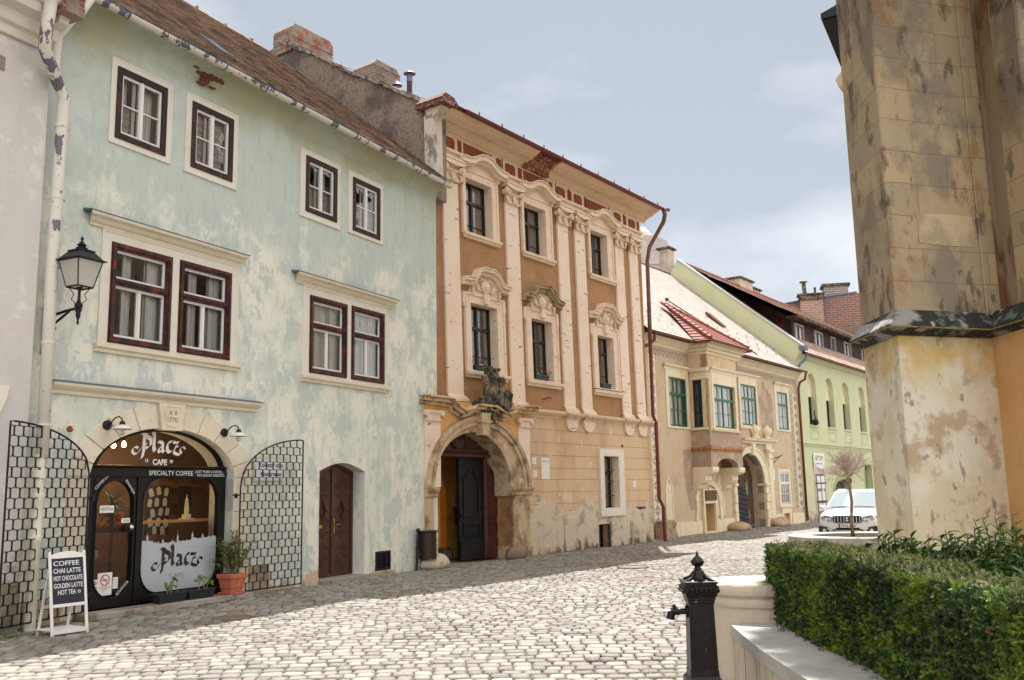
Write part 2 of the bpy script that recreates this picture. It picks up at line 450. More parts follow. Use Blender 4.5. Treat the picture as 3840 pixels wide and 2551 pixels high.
MT['zinc'] = mat('painted_zinc', S(216,210,200), .5, .0, layers=[(S(92,90,104), 3.4, .565, .575, (1,1,.5), (2.0, 7.5, -.12, .02), .95), (S(70,62,60), 11, .66, .68, X, None, .8)], bump=(30, .1))
MT['slate'] = mat('bluish_zinc_flashing', S(98,112,130), .5, .4)
MT['copper'] = mat('brown_copper_pipe', S(120,66,44), .4, .45, layers=[(S(70,40,34), 4, .5, .65, X, None, .7)], bump=(20, .1))
MT['redpipe'] = mat('oxblood_iron_pipe', S(104,30,28), .45, layers=[(S(50,22,22), 6, .55, .7, X, None, .7)])
MT['tile'] = mat('old_clay_tile', S(140,120,106), .85, layers=[(S(84,74,70), 1.6, .50, .64, X, None, .8), (S(160,128,108), 4, .58, .7, X, None, .6), (S(120,112,40), 9, .66, .7, X, None, .6)], island=.35, bump=(30, .4))
MT['tile_c'] = mat('plain_clay_tile', S(174,164,154), .6, layers=[(S(192,186,178), 2.5, .5, .65, X, None, .6)], island=.2, bump=(30, .3), spec=.9)
MT['tile_red'] = mat('orange_clay_tile', S(140,70,54), .7, layers=[(S(112,54,44), 5, .5, .66, X, None, .7)], island=.22, bump=(25, .3))
MT['roughwall'] = mat('roughcast_grey', S(146,130,116), .95, layers=[(S(84,74,72), .9, .46, .6, (1,1,1), None, .8), (S(70,62,62), 16, .5, .6, X, None, .55), (S(150,134,118), 2.2, .55, .68, X, None, .7), (S(150,144,60), 3, .68, .7, X, None, .7)], bump=(24, 2.2))
MT['brick'] = mat('old_brick', S(156,84,64), .9, brick=(S(128,70,54), S(150,136,124), .24, .075, .012), layers=[(S(150,138,126), 2.6, .44, .52, X, None, .9), (S(84,76,72), 5, .60, .7, X, None, .6)], bump=(30, .8))
YA, YB, YC = 0.47673898, 0.62438441, 0.62632436
def frame(a, dist, u0):
    return (math.sin(a)*u0 + math.cos(a)*dist, math.cos(a)*u0 - math.sin(a)*dist, 0), PI/2 - a
LA, RA = frame(YA, -12.1, 8.7); LB, RB = frame(YB, -15.1, 15.9); LC, RC = frame(YC, -15.95, 29.5); LD, RD = frame(YC, -15.95, 45.9)
MA = Matrix.Translation(LA) @ Matrix.Rotation(RA, 4, 'Z')
MBm = Matrix.Translation(LB) @ Matrix.Rotation(RB, 4, 'Z')
MC = Matrix.Translation(LC) @ Matrix.Rotation(RC, 4, 'Z')
MD = Matrix.Translation(LD) @ Matrix.Rotation(RD, 4, 'Z')
def thing_at(name, Mx, p, rz, base_rz, label, cat, group=None):
    v = Mx @ Vector(p)
    return empty(name, tuple(v), base_rz + rz, label, cat, group)

# ================================================================== GROUND
def facade_limit(x, y):
    """True where the street is (in front of the facades)"""
    for a, dist, off in ((YA, -12.1, 0), (YB, -15.1, 0), (YC, -15.95, 0)):
        n = x*math.cos(a) - y*math.sin(a)
        u = x*math.sin(a) + y*math.cos(a)
        if a == YA and u < 19.5: return n > dist - .1
        if a == YB and 19.5 <= u < 29.2: return n > dist - (1.6 if 16.6 < u < 20.6 else .15)
        if a == YC and u >= 29.2: return n > dist - .1
    return True
m_joint = mat('joint_sand', S(88,80,70), .95, layers=[(S(66,74,48), 3, .55, .7, X, None, .5)], bump=(60, .6))
m_far = mat('distant_setts', S(150,142,134), .85, brick=(S(120,114,108), S(80,74,68), .2, .13, .012, (0,0,0)), bump=(30, .3))
gb = MB(); gb._add([(-400,-60,-.013),(400,-60,-.013),(400,500,-.013),(-400,500,-.013)], [(0,1,2,3)])
tag(gb.build('ground', m_joint), kind='structure')
gb = MB(); gb._add([(2,49,.004),(60,49,.004),(60,120,.004),(2,120,.004)], [(0,1,2,3)])
tag(gb.build('far_street', m_far), kind='structure')
def in_view(x, y):
    if y < 5.6: return False
    t = x/y
    return -.60*1.0 - .9/y < t < .58 + 1/y
random.seed(11)
V = []; F = []; nb = 0
y = 5.6; row = 0
rows = []
a_row = R(-6)
while y < 50:
    pitch = random.uniform(.185,.225) if y < 20 else .19
    wl = .175 if y < 22 else .19
    x = -11 + random.uniform(0, .2)
    while x < 34:
        wd = wl*random.uniform(.68, 1.32)
        cx = x + wd/2
        yy = y + .22*math.sin(cx*.42 + y*.16) + cx*-.02 + .02*math.sin(cx*2.1+y)
        x += wd
        if not in_view(cx, yy) or not facade_limit(cx, yy): continue
        if 1.66 < cx < 7 and yy < 7.9: continue
        if yy > 49.2: continue
        hw = wd/2 - random.uniform(.004, .009); hd = pitch/2 - random.uniform(.007, .016)
        sl = .22*.42*math.cos(cx*.42+y*.16) - .02
        ang = math.atan(sl) + random.uniform(-.06, .06)
        zz = random.uniform(-.004, .006) + .012*math.sin(cx*1.7)*math.sin(yy*1.3)
        ca, sa = math.cos(ang), math.sin(ang)
        tx, ty = random.uniform(-.03, .03), random.uniform(-.03, .03)
        def put(px, py, z):
            V.append((cx + px*ca - py*sa, yy + px*sa + py*ca, zz + z + px*tx + py*ty))
        if yy < 24:
            for s_, z_ in ((1, -.016), (.94, .009)):
                k = .66; 
                for px, py in ((-1,-k),(-k,-1),(k,-1),(1,-k),(1,k),(k,1),(-k,1),(-1,k)):
                    j = random.uniform(.93, 1.04)
                    put(px*hw*s_*j, py*hd*s_*j, z_)
            for px, py in ((-.5,-.5),(.5,-.5),(.5,.5),(-.5,.5)): put(px*hw, py*hd, .0135)
            b = nb
            for i in range(8): j = (i+1) % 8; F.append((b+i, b+j, b+8+j, b+8+i))
            c0 = b+16
            F += [(b+8, b+9, c0), (b+9, b+10, c0+1, c0), (b+10, b+11, c0+1), (b+11, b+12, c0+2, c0+1), (b+12, b+13, c0+2), (b+13, b+14, c0+3, c0+2), (b+14, b+15, c0+3), (b+15, b+8, c0, c0+3), (c0, c0+1, c0+2, c0+3)]
            nb += 20
        else:
            for s_, z_ in ((1, -.02), (.82, .016)):
                for px, py in ((-1,-1),(1,-1),(1,1),(-1,1)): put(px*hw*s_, py*hd*s_, z_)
            b = nb
            F += [(b, b+1, b+5, b+4), (b+1, b+2, b+6, b+5), (b+2, b+3, b+7, b+6), (b+3, b, b+4, b+7), (b+4, b+5, b+6, b+7)]
            nb += 8
    y += pitch
cob = MB(); cob.v = V; cob.f = F; cob.m = [0]*len(F)
m_cob = mat('granite_setts', S(132,127,119), .8, island=.42, bump=(70, .8), spec=.5, layers=[(S(172,163,150), 45, .5, .66, X, None, .6), (S(150,116,92), 1.4, .60, .68, X, None, .5), (S(166,156,142), .6, .52, .75, X, None, .5), (S(120,116,114), 30, .56, .72, X, None, .5)])
co = cob.build('cobbled_street', m_cob, smooth=True); tag(co, kind='structure')

# ================================================================== BUILDING L (far left, white)
bl = empty('white_townhouse', LA, RA, 'off-white plastered townhouse with deep cornice, cut by the left edge', 'building')
m = MB(); m.plate([rect(-7, -.22, 0, 8.75)], -.22, 1.0)
m.build('wall', MT['white_wall'], bl)
m = MB(); m.profx([(-.22,8.15),(-.28,8.15),(-.30,8.27),(-.38,8.3),(-.42,8.45),(-.6,8.5),(-.62,8.62),(-.75,8.7),(-.8,8.85),(-.22,8.85)], -7, -.46)
m.profx([(-.22,8.15),(-.28,8.15),(-.30,8.27),(-.38,8.3),(-.42,8.45),(-.6,8.5),(-.62,8.62),(-.75,8.7),(-.75,8.9),(-.22,8.9)], -.40, -.24)
m.build('cornice', MT['creamw'], bl, bevel=.01)
m = MB(); m.box(-7, -.3, -.95, 1, 8.86, 8.90); m.build('eave_flashing', MT['slate'], bl)
m = MB(); m.box(-7, -.16, -.85, 3, 8.9, 9.4); m.box(-.5, -.14, -.8, -.3, 8.6, 8.9); m.build('roof_edge', MT['brick'], bl)
m = MB(); m.box(-7, -.92, -.235, -.2, 7.62, 7.82); m.build('stone_band', mat('dirty_stone_band', S(150,132,120), .9, layers=[(S(110,96,88), 4, .5, .65, X, None, .8)], bump=(20, 1)), bl)
m = MB(); m.plate([[(-3.2,3.25),(-.58,3.25),(-.60,3.1),(-.95,2.2),(-3.2,2.2)]], -.30, -.2); m.build('window_surround', MT['creamw'], bl, bevel=.01)
m = MB(); m.box(-7, -.24, -.30, -.2, 0, .62); m.build('plinth', mat('stained_plinth', S(150,138,124), .9, layers=[(S(100,88,76), 2.5, .45, .6, X, None, .8)], bump=(18, 1)), bl)
# downpipe with its cast foot
m = MB()
m.tube([(-.62,-.72,8.85),(-.63,-.66,8.25),(-.6,-.6,8.0),(-.2,-.36,7.72),(-.05,-.32,7.55),(-.05,-.32,7.2),(-.07,-.32,4.9),(-.05,-.32,2.3)], [.10,.085,.085,.085,.085,.085,.085,.085], 14)
m.build('downpipe', MT['zinc'], bl, smooth=True)
m = MB()
for z in (7.08, 6.0, 5.0, 3.9, 2.75): m.lathe([(.093,-.012),(.093,.012)], (-.06,-.32,z), 14); m.box(-.07,-.05,-.32,-.18,z-.01,z+.01); m.box(.03,.08,-.34,-.3,z-.012,z+.012)
m.build('pipe_clamp', MT['iron'] if False else MT['zinc'], bl)
m = MB(); m.lathe([(.075,0),(.075,1.15),(.09,1.17),(.09,1.24),(.078,1.26),(.078,1.72),(.09,1.74),(.09,1.8),(.07,1.82),(.07,2.0),(.09,2.02),(.09,2.12),(.07,2.14),(.07,2.34)], (-.08,-.32,0), 14)
m.build('cast_foot_pipe', mat('cream_cast_pipe', S(214,208,190), .6, layers=[(S(160,150,130), 4, .55, .7, X, None, .6)]), bl, smooth='auto')

# ================================================================== BUILDING A (cafe house)
ba = empty('aqua_townhouse', LA, RA, 'pale aqua plastered house with the cafe, red framed windows and tiled roof', 'building')
LOWER = [(1.16,2.38,4.10,5.69),(2.54,3.75,4.11,5.69),(5.92,7.13,4.12,5.69),(7.28,8.48,4.12,5.70)]
UPPER = [(1.11,2.13,7.38,8.58),(2.69,3.69,7.38,8.58),(5.74,6.75,7.38,8.56),(7.30,8.31,7.36,8.56)]
arch_in = archloop(.98, 3.95, .10, 2.05, .79, 28)
door_hole = [(6.32,.08),(7.82,.08),(7.82,2.20)] + [(7.82-(7.82-6.32)*i/12, 2.20+.17*math.sin(PI*i/12)) for i in range(1, 12)] + [(6.32,2.20)]
holes = [rect(a+.05, b-.05, c+.05, d-.05) for a, b, c, d in LOWER + UPPER] + [arch_in, door_hole, rect(8.2,8.78,.11,.52)]
outer = [(-.2,0),(10.72,0),(10.72,9.05),(-.2,9.05)]
m = MB(); m.plate([outer] + holes, 0, .55); m.build('wall', MT['aqua'], ba)
# coved eave
cove = [(.3,8.96),(-.003,8.96)] + [(-.003-.33*(1-math.cos(R(90*i/8))), 8.96+.30*math.sin(R(90*i/8))) for i in range(1, 9)] + [(-.36,9.3),(.55,9.3),(.55,9.04)]
m = MB(); m.profx(cove, -.2, 10.72); m.build('eave_cove', MT['aqua'], ba, smooth='auto')
m = MB()   # broken plaster under the gutter with laths showing
random.seed(3)
for k in range(38):
    x = 3.0 + random.gauss(0, .15); z = 9.12 + random.gauss(0, .07)
    m.sph((x, -.05-.3*max(0, z-9.04), z), (random.uniform(.03,.1), .03, random.uniform(.015,.05)), 7, 4, .3)
m.build('plaster_damage', mat('bare_brick_patch', S(112,70,48), .95, bump=(30, 1.5)), ba)
# gutter
prof = [(.075*math.cos(R(a)), .075*math.sin(R(a))) for a in range(180, 361, 20)]
gp = [(-.42+a, 9.27+b) for a, b in prof] + [(-.42+a*.9, 9.27+b*.9) for a, b in reversed(prof)]
m = MB(); m.profx(gp, .1, 10.75); m.build('gutter', MT['zinc'], ba, smooth='auto')
m = MB()
for k in range(10):
    x = .9 + k*1.05
    m.ring([(-.42+.085*math.cos(R(a)), 9.27+.085*math.sin(R(a))) for a in range(170, 371, 20)], [(-.42+.076*math.cos(R(a)), 9.27+.076*math.sin(R(a))) for a in range(170, 371, 20)], x, x+.025, False)
mm = MB()
for (x_, t_, z_) in m.v: mm.v.append((t_, x_, z_))
mm.f = m.f; mm.m = m.m
mm.build('gutter_bracket', MT['slate'], ba)
m = MB(); m.box(.1, 10.75, -.4, -.33, 9.34, 9.36); m.build('drip_flashing', MT['slate'], ba)
m = MB(); m.tube([(.25,-.42,9.22),(.12,-.40,8.95),(.0,-.38,8.80),(-.2,-.33,8.42),(-.21,-.32,8.0),(-.20,-.33,7.78)], .062, 12); m.build('gutter_pipe', MT['zinc'], ba, smooth=True)

def tiles(mb, x0, x1, d0, z0, d1, z1, tw=.18, row=.15, th=.014, keep=None, rseed=1, curve=None, jit=.006):
    """roof plane from the eave (y=d0,z0) to the ridge (d1,z1); each tile is its own little slab"""
    rnd = random.Random(rseed)
    L = math.hypot(d1-d0, z1-z0); ux, uz = (d1-d0)/L, (z1-z0)/L; nx, nz_ = -uz, ux
    n = int(L/row)
    for r in range(n+1):
        s0 = r*row; s1 = min(s0 + row*1.35, L)
        off = (r % 2)*tw/2
        k = int((x1-x0)/tw)+2
        for i in range(k):
            a = x0 + i*tw - off + rnd.uniform(-.003, .003); b = a + tw - .006
            a = max(a, x0); b = min(b, x1)
            if b - a < .02: continue
            if keep and not keep((a+b)/2, s0+row/2): continue
            j = rnd.uniform(0, jit); e = rnd.uniform(-.01, .01)*(jit/.006)
            sag = curve((a+b)/2, s0) if curve else 0
            def P(x, s, h): return (x, d0+ux*s+nx*h, z0+uz*s+nz_*h+sag)
            t0 = th + j + .012
            vs = [P(a, s0+e, t0-th), P(b, s0+e, t0-th), P(b, s1, 0), P(a, s1, 0), P(a, s0+e, t0), P(b, s0+e, t0), P(b, s1, th*.5), P(a, s1, th*.5)]
            mb._add(vs, [(0,1,5,4),(4,5,6,7),(1,2,6,5),(3,0,4,7),(0,3,2,1)])
m = MB()
sagf = lambda x, s: -.05*math.sin(PI*min(1, max(0, x/10.6)))*math.sin(PI*min(1, s/7.5)) + .012*math.sin(x*3.1+s)
tiles(m, -.2, 10.55, -.40, 9.34, 5.45, 14.15, .18, .20, th=.045,  keep=lambda x, s: not (3.80 < x < 4.3 and 1.15 < s < 2.0), curve=sagf)
rf = m.build('roof', MT['tile'], ba)
m = MB(); m.prism([(-.36,9.28),(5.45,14.05),(11.3,9.28)], -.2, 10.5, 'x'); m.build('roof_deck', MT['room'], ba)
m = MB()
rnd = random.Random(4)
for k in range(32):
    x = -.2 + k*.335
    m.lathe([(.09,0),(.105,.02),(.11,.36)], (x, 5.47, 14.13+.012*rnd.uniform(-1,1)), 8, 'x', 0, PI)
    if k % 3 == 0: m.sph((x, 5.45, 14.22), (.07,.09,.05), 6, 4, .3)
m.build('ridge_tile', MT['tile'], rf)
# roof light
def on_roof(x, s, h=0):
    L = math.hypot(5.85, 4.81); ux, uz = 5.85/L, 4.81/L
    return (x, -.40+ux*s-uz*h, 9.34+uz*s+ux*h)
m = MB(); vs = [on_roof(3.85, 1.2, .05), on_roof(4.22, 1.2, .05), on_roof(4.22, 1.95, .05), on_roof(3.85, 1.95, .05)]
vb = [on_roof(3.78, 1.1, -.05), on_roof(4.32, 1.1, -.05), on_roof(4.32, 2.05, -.05), on_roof(3.78, 2.05, -.05)]
m._add(vs+vb, [(0,1,2,3),(0,4,5,1),(1,5,6,2),(2,6,7,3),(3,7,4,0)]); sl = m.build('skylight', mat('dull_roof_frame', S(70,74,84), .95, spec=.1), rf)
m = MB(); m._add([on_roof(3.89, 1.26, .055), on_roof(4.18, 1.26, .055), on_roof(4.18, 1.89, .055), on_roof(3.89, 1.89, .055)], [(0,1,2,3)]); m.build('pane', mat('dull_roof_glass', S(44,56,74), .9, spec=.1), sl)

def frame_ring(mb, x0, x1, z0, z1, w, y0, y1):
    mb.plate([rect(x0, x1, z0, z1), rect(x0+w, x1-w, z0+w, z1-w)], y0, y1)
def window_a(x0, x1, z0, z1, lower, dark=False, seed=0, cur='curtain'):
    rnd = random.Random(seed)
    wmat = MT['darkwood'] if dark else MT['redwood']
    f = MB()
    f.plate([rect(x0, x1, z0, z1), rect(x0+.10, x1-.10, z0+.10, z1-.10)], -.035, .10)
    if lower:
        f.plate([rect(x0+.02, x1-.02, z0+.02, z1-.02), rect(x0+.07, x1-.07, z0+.07, z1-.07)], -.055, -.03)
        zt = z0 + .975; f.box(x0+.09, x1-.09, -.03, .10, zt-.05, zt+.05); f.box(x0+.09, x1-.09, -.05, -.028, zt-.015, zt+.03)
    w = f.build('window', wmat, ba, bevel=.006)
    a, b, c, d = x0+.10, x1-.10, z0+.10, z1-.10
    xm = (a+b)/2
    s = MB()
    if lower:
        zt = z0 + .975
        s.plate([rect(a, b, zt+.05, d), rect(a+.045, b-.045, zt+.095, d-.045)], .035, .075)
        for p, q in ((a, xm), (xm, b)): s.plate([rect(p, q, c, zt-.05), rect(p+.045, q-.045, c+.05, zt-.095)], .035, .075)
        s.box(xm-.022, xm+.022, .02, .036, c, zt-.05)
    else:
        for p, q in ((a, xm), (xm, b)):
            s.plate([rect(p, q, c, d), rect(p+.045, q-.045, c+.045, d-.045)], .0, .06)
            s.box(p+.045, q-.045, .012, .045, (c+d)/2-.012, (c+d)/2+.012)
        s.box(xm-.028, xm+.028, -.018, .002, c, d)
    s.build('sash', MT['whitepaint'], w, bevel=.004)
    g = MB(); g.flat([rect(a+.02, b-.02, c+.02, d-.02)], .052 if lower else .03); g.build('pane', MT['glass'], w)
    g = MB()   # inner casement and curtains behind
    if lower:
        for xx in (a+.30, b-.24): g.box(xx-.03, xx+.03, .15, .18, c, d)
        g.box(a, b, .15, .18, z0+.93, z0+1.02)
    else:
        g.box(xm-.12, xm-.06, .08, .10, c, d)
    g.build('inner_casement', MT['whitepaint'], w)
    k = MB()
    def drape(p, q, y, zb, zt, n=16, amp=.02):
        vs = []
        for i in range(n+1):
            x = p + (q-p)*i/n; yy = y + amp*math.sin(i*2.3 + seed)
            vs += [(x, yy, zb), (x, yy, zt)]
        k._add(vs, [(2*i, 2*i+2, 2*i+3, 2*i+1) for i in range(n)])
    if lower:
        drape(b-.30, b+.1, .20, c, d); drape(a+.30, a+.48, .20, c, d)
        if cur != 'dark': drape(a-.1, a+.2, .22, c, d); drape(xm-.1, xm+.28, .24, c, d)
        k.build('curtain', MT['curtain'], w)
    else:
        if cur == 'blind':
            for i in range(int((d-c)/.028)):
                z = c + i*.028; k._add([(a-.05, .14, z), (b+.05, .14, z), (b+.05, .125, z+.024), (a-.05, .125, z+.024)], [(0,1,2,3)])
            k.build('blind', MT['blind'], w)
        else:
            hz = (d-c)*.55
            for i in range(int(hz/.028)):
                z = c + i*.028; k._add([(a-.05, .14, z), ((xm if cur == 'half' else b+.05), .14, z), ((xm if cur == 'half' else b+.05), .125, z+.024), (a-.05, .125, z+.024)], [(0,1,2,3)])
            k.build('blind', MT['blind'], w)
            k = MB(); drape(a+.12, a+.26, .2, c, d); drape(b-.28, b-.05, .2, c, d); k.build('curtain', MT['curtain'], w)
    r = MB(); r.box(x0-.1, x1+.1, .9, .95, z0-.1, z1+.1); r.box(x0-.12, x0-.1, .5, .95, z0-.1, z1+.1); r.box(x1+.1, x1+.12, .5, .95, z0-.1, z1+.1); r.build('room', MT['room'], w)
    return w
for i, (a, b, c, d) in enumerate(UPPER):
    window_a(a, b, c, d, False, True, i, ('half', 'blind', 'low', 'low')[i])
for i, (a, b, c, d) in enumerate(LOWER):
    window_a(a, b, c, d, True, False, 10+i, 'dark' if i < 2 else 'c')
m = MB()
for (a, b, c, d), (e, f_, g, h) in zip(UPPER, [(1.0,2.25,7.28,8.70),(2.56,3.81,7.26,8.70),(5.58,6.86,7.25,8.67),(7.15,8.43,7.28,8.67)]):
    mb = MB(); mb.plate([rect(e, f_, g, h), rect(a, b, c, d)], -.018, .02); mb.plate([rect(e, f_, g, h), rect(e+.03, f_-.03, g+.03, h-.03)], -.026, -.017)
    mb.build('window_surround', MT['creamw'], ba, bevel=.004)
for (sx0, sx1, hx0, hx1, ws) in ((.98, 3.92, .65, 4.02, LOWER[:2]), (5.72, 8.60, 5.40, 8.83, LOWER[2:])):
    mb = MB(); mb.plate([rect(sx0, sx1, 4.04, 5.87)] + [rect(*q) for q in ws], -.022, .02)
    mb.plate([[(sx0,4.04),(sx0+.04,4.04),(sx0+.04,5.83),(sx1-.04,5.83),(sx1-.04,4.04),(sx1,4.04),(sx1,5.87),(sx0,5.87)]], -.034, -.021)
    mb.build('window_surround', MT['creamw'], ba, bevel=.004)
    mb = MB(); mb.profx([(0,5.86),(-.04,5.86),(-.045,5.90),(-.08,5.92),(-.12,5.97),(-.18,6.0),(-.19,6.05),(0,6.05)], hx0, hx1, .6)
    mb.build('hood_moulding', MT['cream'], ba, bevel=.004)
    mb = MB(); mb.profx([(0,6.05),(-.2,6.048),(-.2,6.06),(0,6.10)], hx0-.02, hx1+.02); mb.build('flashing', MT['slate'], ba)
    mb = MB(); mb.profx([(0,3.93),(-.05,3.93),(-.06,3.98),(-.1,4.0),(-.105,4.05),(0,4.06)], sx0-.06, sx1+.05, .2); mb.build('sill', MT['cream'], ba, bevel=.004)
mb = MB(); mb.profx([(0,3.24),(-.04,3.24),(-.05,3.29),(-.12,3.33),(-.15,3.36),(-.155,3.40),(0,3.40)], .2, 4.5, .2)
mb.build('band_cornice', MT['cream'], ba, bevel=.004)
mb = MB(); mb.profx([(0,3.40),(-.165,3.398),(-.165,3.41),(0,3.45)], .18, 4.52); mb.build('flashing', MT['slate'], ba)
# arch stones
cx, cz = 2.465, 2.05
n = 11
mb = MB()
edges = [0, 14, 31, 49, 66, 81, 99, 114, 131, 149, 166, 180]
for k in range(n):
    if k == 5: continue
    t0, t1 = edges[k]+.5, edges[k+1]-.5
    mb.ring(archpts(cx, cz, 1.86, 1.17, 6, t0, t1), archpts(cx, cz, 1.485, .79, 6, t0, t1), -.03-.004*(k % 2), .3, False)
mb.build('arch_stones', MT['voussoir'], ba, bevel=.008)
mb = MB()
for side in (0, 1):
    x0, x1 = ((.605, .98), (3.95, 4.325))[side]
    z = .02
    for k, h in enumerate((.48, .42, .55, .58)):
        e = (.03, .0, .02, 0)[k]
        mb.box(x0-(e if side == 0 else 0), x1+(e if side else 0), -.03-.004*(k % 2), .3, z, z+h-.008); z += h
mb.build('jamb_stones', MT['voussoir'], ba, bevel=.008)
mb = MB(); mb.plate([[(2.19,3.24),(2.74,3.24),(2.68,2.81),(2.26,2.81)]], -.07, .1)
mb.plate([[(2.27,3.19),(2.33,3.21),(2.60,3.21),(2.66,3.19),(2.645,3.1),(2.62,3.0),(2.60,2.90),(2.53,2.87),(2.40,2.87),(2.34,2.90),(2.32,3.0),(2.285,3.1)],
          [(2.30,3.17),(2.34,3.185),(2.59,3.185),(2.63,3.17),(2.62,3.1),(2.60,3.01),(2.575,2.92),(2.53,2.89),(2.41,2.89),(2.365,2.92),(2.345,3.01),(2.31,3.1)]], -.082, -.07)
kst = mb.build('keystone', MT['voussoir'], ba, bevel=.006)
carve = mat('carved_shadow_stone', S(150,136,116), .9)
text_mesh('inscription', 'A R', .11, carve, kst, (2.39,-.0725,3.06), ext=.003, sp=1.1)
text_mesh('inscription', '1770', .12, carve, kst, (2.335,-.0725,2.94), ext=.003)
# brown double door
dm = mat('brown_door_paint', S(74,38,28), .5, layers=[(S(48,26,22), 5, .5, .65, X, None, .7)], bump=(30, .3))
mb = MB(); y0 = .32
mb.plate([[(6.5,.1),(7.80,.1),(7.80,2.2)] + [(7.80-1.30*i/10, 2.2+.15*math.sin(PI*(i/10))) for i in range(1,10)] + [(6.5,2.2)],
          [(6.56,.16),(7.74,.16),(7.74,2.16)] + [(7.74-1.18*i/10, 2.16+.13*math.sin(PI*(i/10))) for i in range(1,10)] + [(6.56,2.16)]], y0-.03, y0+.06)
dr = mb.build('door', dm, ba, bevel=.004)
def herring(mb, x0, x1, z0, z1, y, diamonds=True):
    """raised diagonal battens forming nested diamonds"""
    nzp = 5; h = (z1-z0)/nzp
    for p in range(nzp):
        c = z0 + h*(p+.5)
        for k in range(1, 5):
            for sx in (-1, 1):
                for sz in (-1, 1):
                    xa = (x0+x1)/2; xb = x1 if sx > 0 else x0
                    t = k/4.6
                    ax, az = xa, c + sz*h*.5*t
                    L_ = abs(xb-xa); 
                    bx = xa + sx*L_*min(1, t); bz = c + sz*h*.5*(t - min(1, t))
                    if p % 2: az, bz = c + sz*h*.5*(1-t), c + sz*h*.5
                    mb._add([(ax, y, az-.006), (bx, y, bz-.006), (bx, y, bz+.006), (ax, y, az+.006), (ax, y-.008, az-.002), (bx, y-.008, bz-.002), (bx, y-.008, bz+.002), (ax, y-.008, az+.002)], [(0,1,5,4),(4,5,6,7),(7,6,2,3)])
        mb.box(x0, x1, y-.01, y, z0+h*p-.006, z0+h*p+.006)
for x0, x1 in ((6.56, 7.10), (7.14, 7.74)):
    mb = MB(); mb.plate([[(x0,.16),(x1,.16),(x1,2.17+.10*math.sin(PI*(7.74-x1)/1.18)),(x0,2.17+.10*math.sin(PI*(7.74-x0)/1.18))],
                          [((x0+x1)/2,1.22),((x0+x1)/2+.085,1.42),((x0+x1)/2,1.62),((x0+x1)/2-.085,1.42)]], y0, y0+.04)
    herring(mb, x0+.03, x1-.03, .25, 2.12, y0)
    c = (x0+x1)/2
    mb.ring([(c,1.20),(c+.105,1.42),(c,1.64),(c-.105,1.42)], [(c,1.225),(c+.085,1.42),(c,1.615),(c-.085,1.42)], y0-.02, y0)
    lf = mb.build('door_leaf', dm, dr)
    g = MB(); g.flat([[(c,1.22),(c+.085,1.42),(c,1.62),(c-.085,1.42)]], y0+.02); g.build('pane', MT['darkpane'], lf)
mb = MB(); mb.box(7.09, 7.15, y0-.035, y0+.0, .12, 2.25); mb.build('cover_strip', dm, dr, bevel=.01)
brass = mat('brass', S(176,142,72), .35, .8)
mb = MB(); mb.box(7.17, 7.20, y0-.02, y0, .95, 1.25); mb.tube([(7.185,y0-.02,1.12),(7.185,y0-.06,1.12),(7.30,y0-.065,1.13),(7.34,y0-.06,1.11)], .009, 8); mb.build('handle', brass, dr)
mb = MB(); mb.box(6.60, 6.80, y0-.02, y0-.0, 1.06, 1.13); mb.build('letter_flap', brass, dr, bevel=.004)
mb = MB(); mb.box(6.32, 7.9, -.1, .5, 0, .09); mb.build('doorstep', mat('grey_step_stone', S(150,144,136), .85, bump=(30, .8)), ba, bevel=.01)
mb = MB(); mb.box(6.3, 6.48, -.22, -.05, .0, .07); tag(mb.build('loose_brick', MT['brick']), 'single red brick lying at the foot of the brown double door', 'brick')
bpy.data.objects['loose_brick'].matrix_world = MA
# cellar vent
mb = MB(); mb.plate([rect(8.20,8.79,.11,.52), rect(8.25,8.74,.15,.48)], .0, .06); 
for k in range(9): mb.box(8.27+k*.055, 8.28+k*.055, .02, .03, .14, .49)
for k in range(4): mb.box(8.24, 8.75, .022, .028, .19+k*.08, .2+k*.08)
mb.box(8.2, 8.79, .12, .14, .1, .53)
mb.build('cellar_vent', MT['iron'], ba)
# wall bits
mb = MB(); mb.sph((.60,.0,2.74), (.10,.02,.075), 9, 5, .3); mb.build('plaster_hole_rim', MT['voussoir'], ba)
mb = MB(); mb.sph((.60,-.012,2.74), (.06,.02,.045), 9, 5, .3); mb.build('plaster_hole', mat('hole_brown', S(120,84,58), .95, bump=(40,1)), ba)
mb = MB(); mb.box(8.12,8.24,-.02,.0,2.94,3.08); mb.build('wall_marker', MT['creamw'], ba)
mb = MB(); mb.box(7.0,7.05,-.02,0,2.55,2.68); mb.build('house_bracket', MT['creamw'], ba)
mb = MB(); mb.box(.0,.6,-.04,0,0,.35); mb.box(4.35,4.9,-.03,0,0,.5); mb.box(8.0,8.9,-.03,0,0,.1); mb.build('stone_quoin', mat('bare_stone', S(176,156,132), .9, layers=[(S(120,104,88), 3, .5, .6, X, None, .8)], bump=(18, 1.2)), ba, bevel=.01)
def place(o, Mx, p, rz=0, label=None, cat=None, group=None, kind=None):
    base = {id(MA): RA, id(MBm): RB, id(MC): RC, id(MD): RD}[id(Mx)]
    o.location = Mx @ Vector(p); o.rotation_euler = (0, 0, base + rz)
    return tag(o, label, cat, group, kind)
white_ink = mat('white_lettering', S(236,232,230), .6)
chalk = mat('chalk', S(222,222,224), .9)
black_ink = mat('black_lettering', S(30,30,34), .7)
paper = mat('white_paper', S(228,226,222), .7)
red_ink = mat('red_print', S(176,40,40), .6)
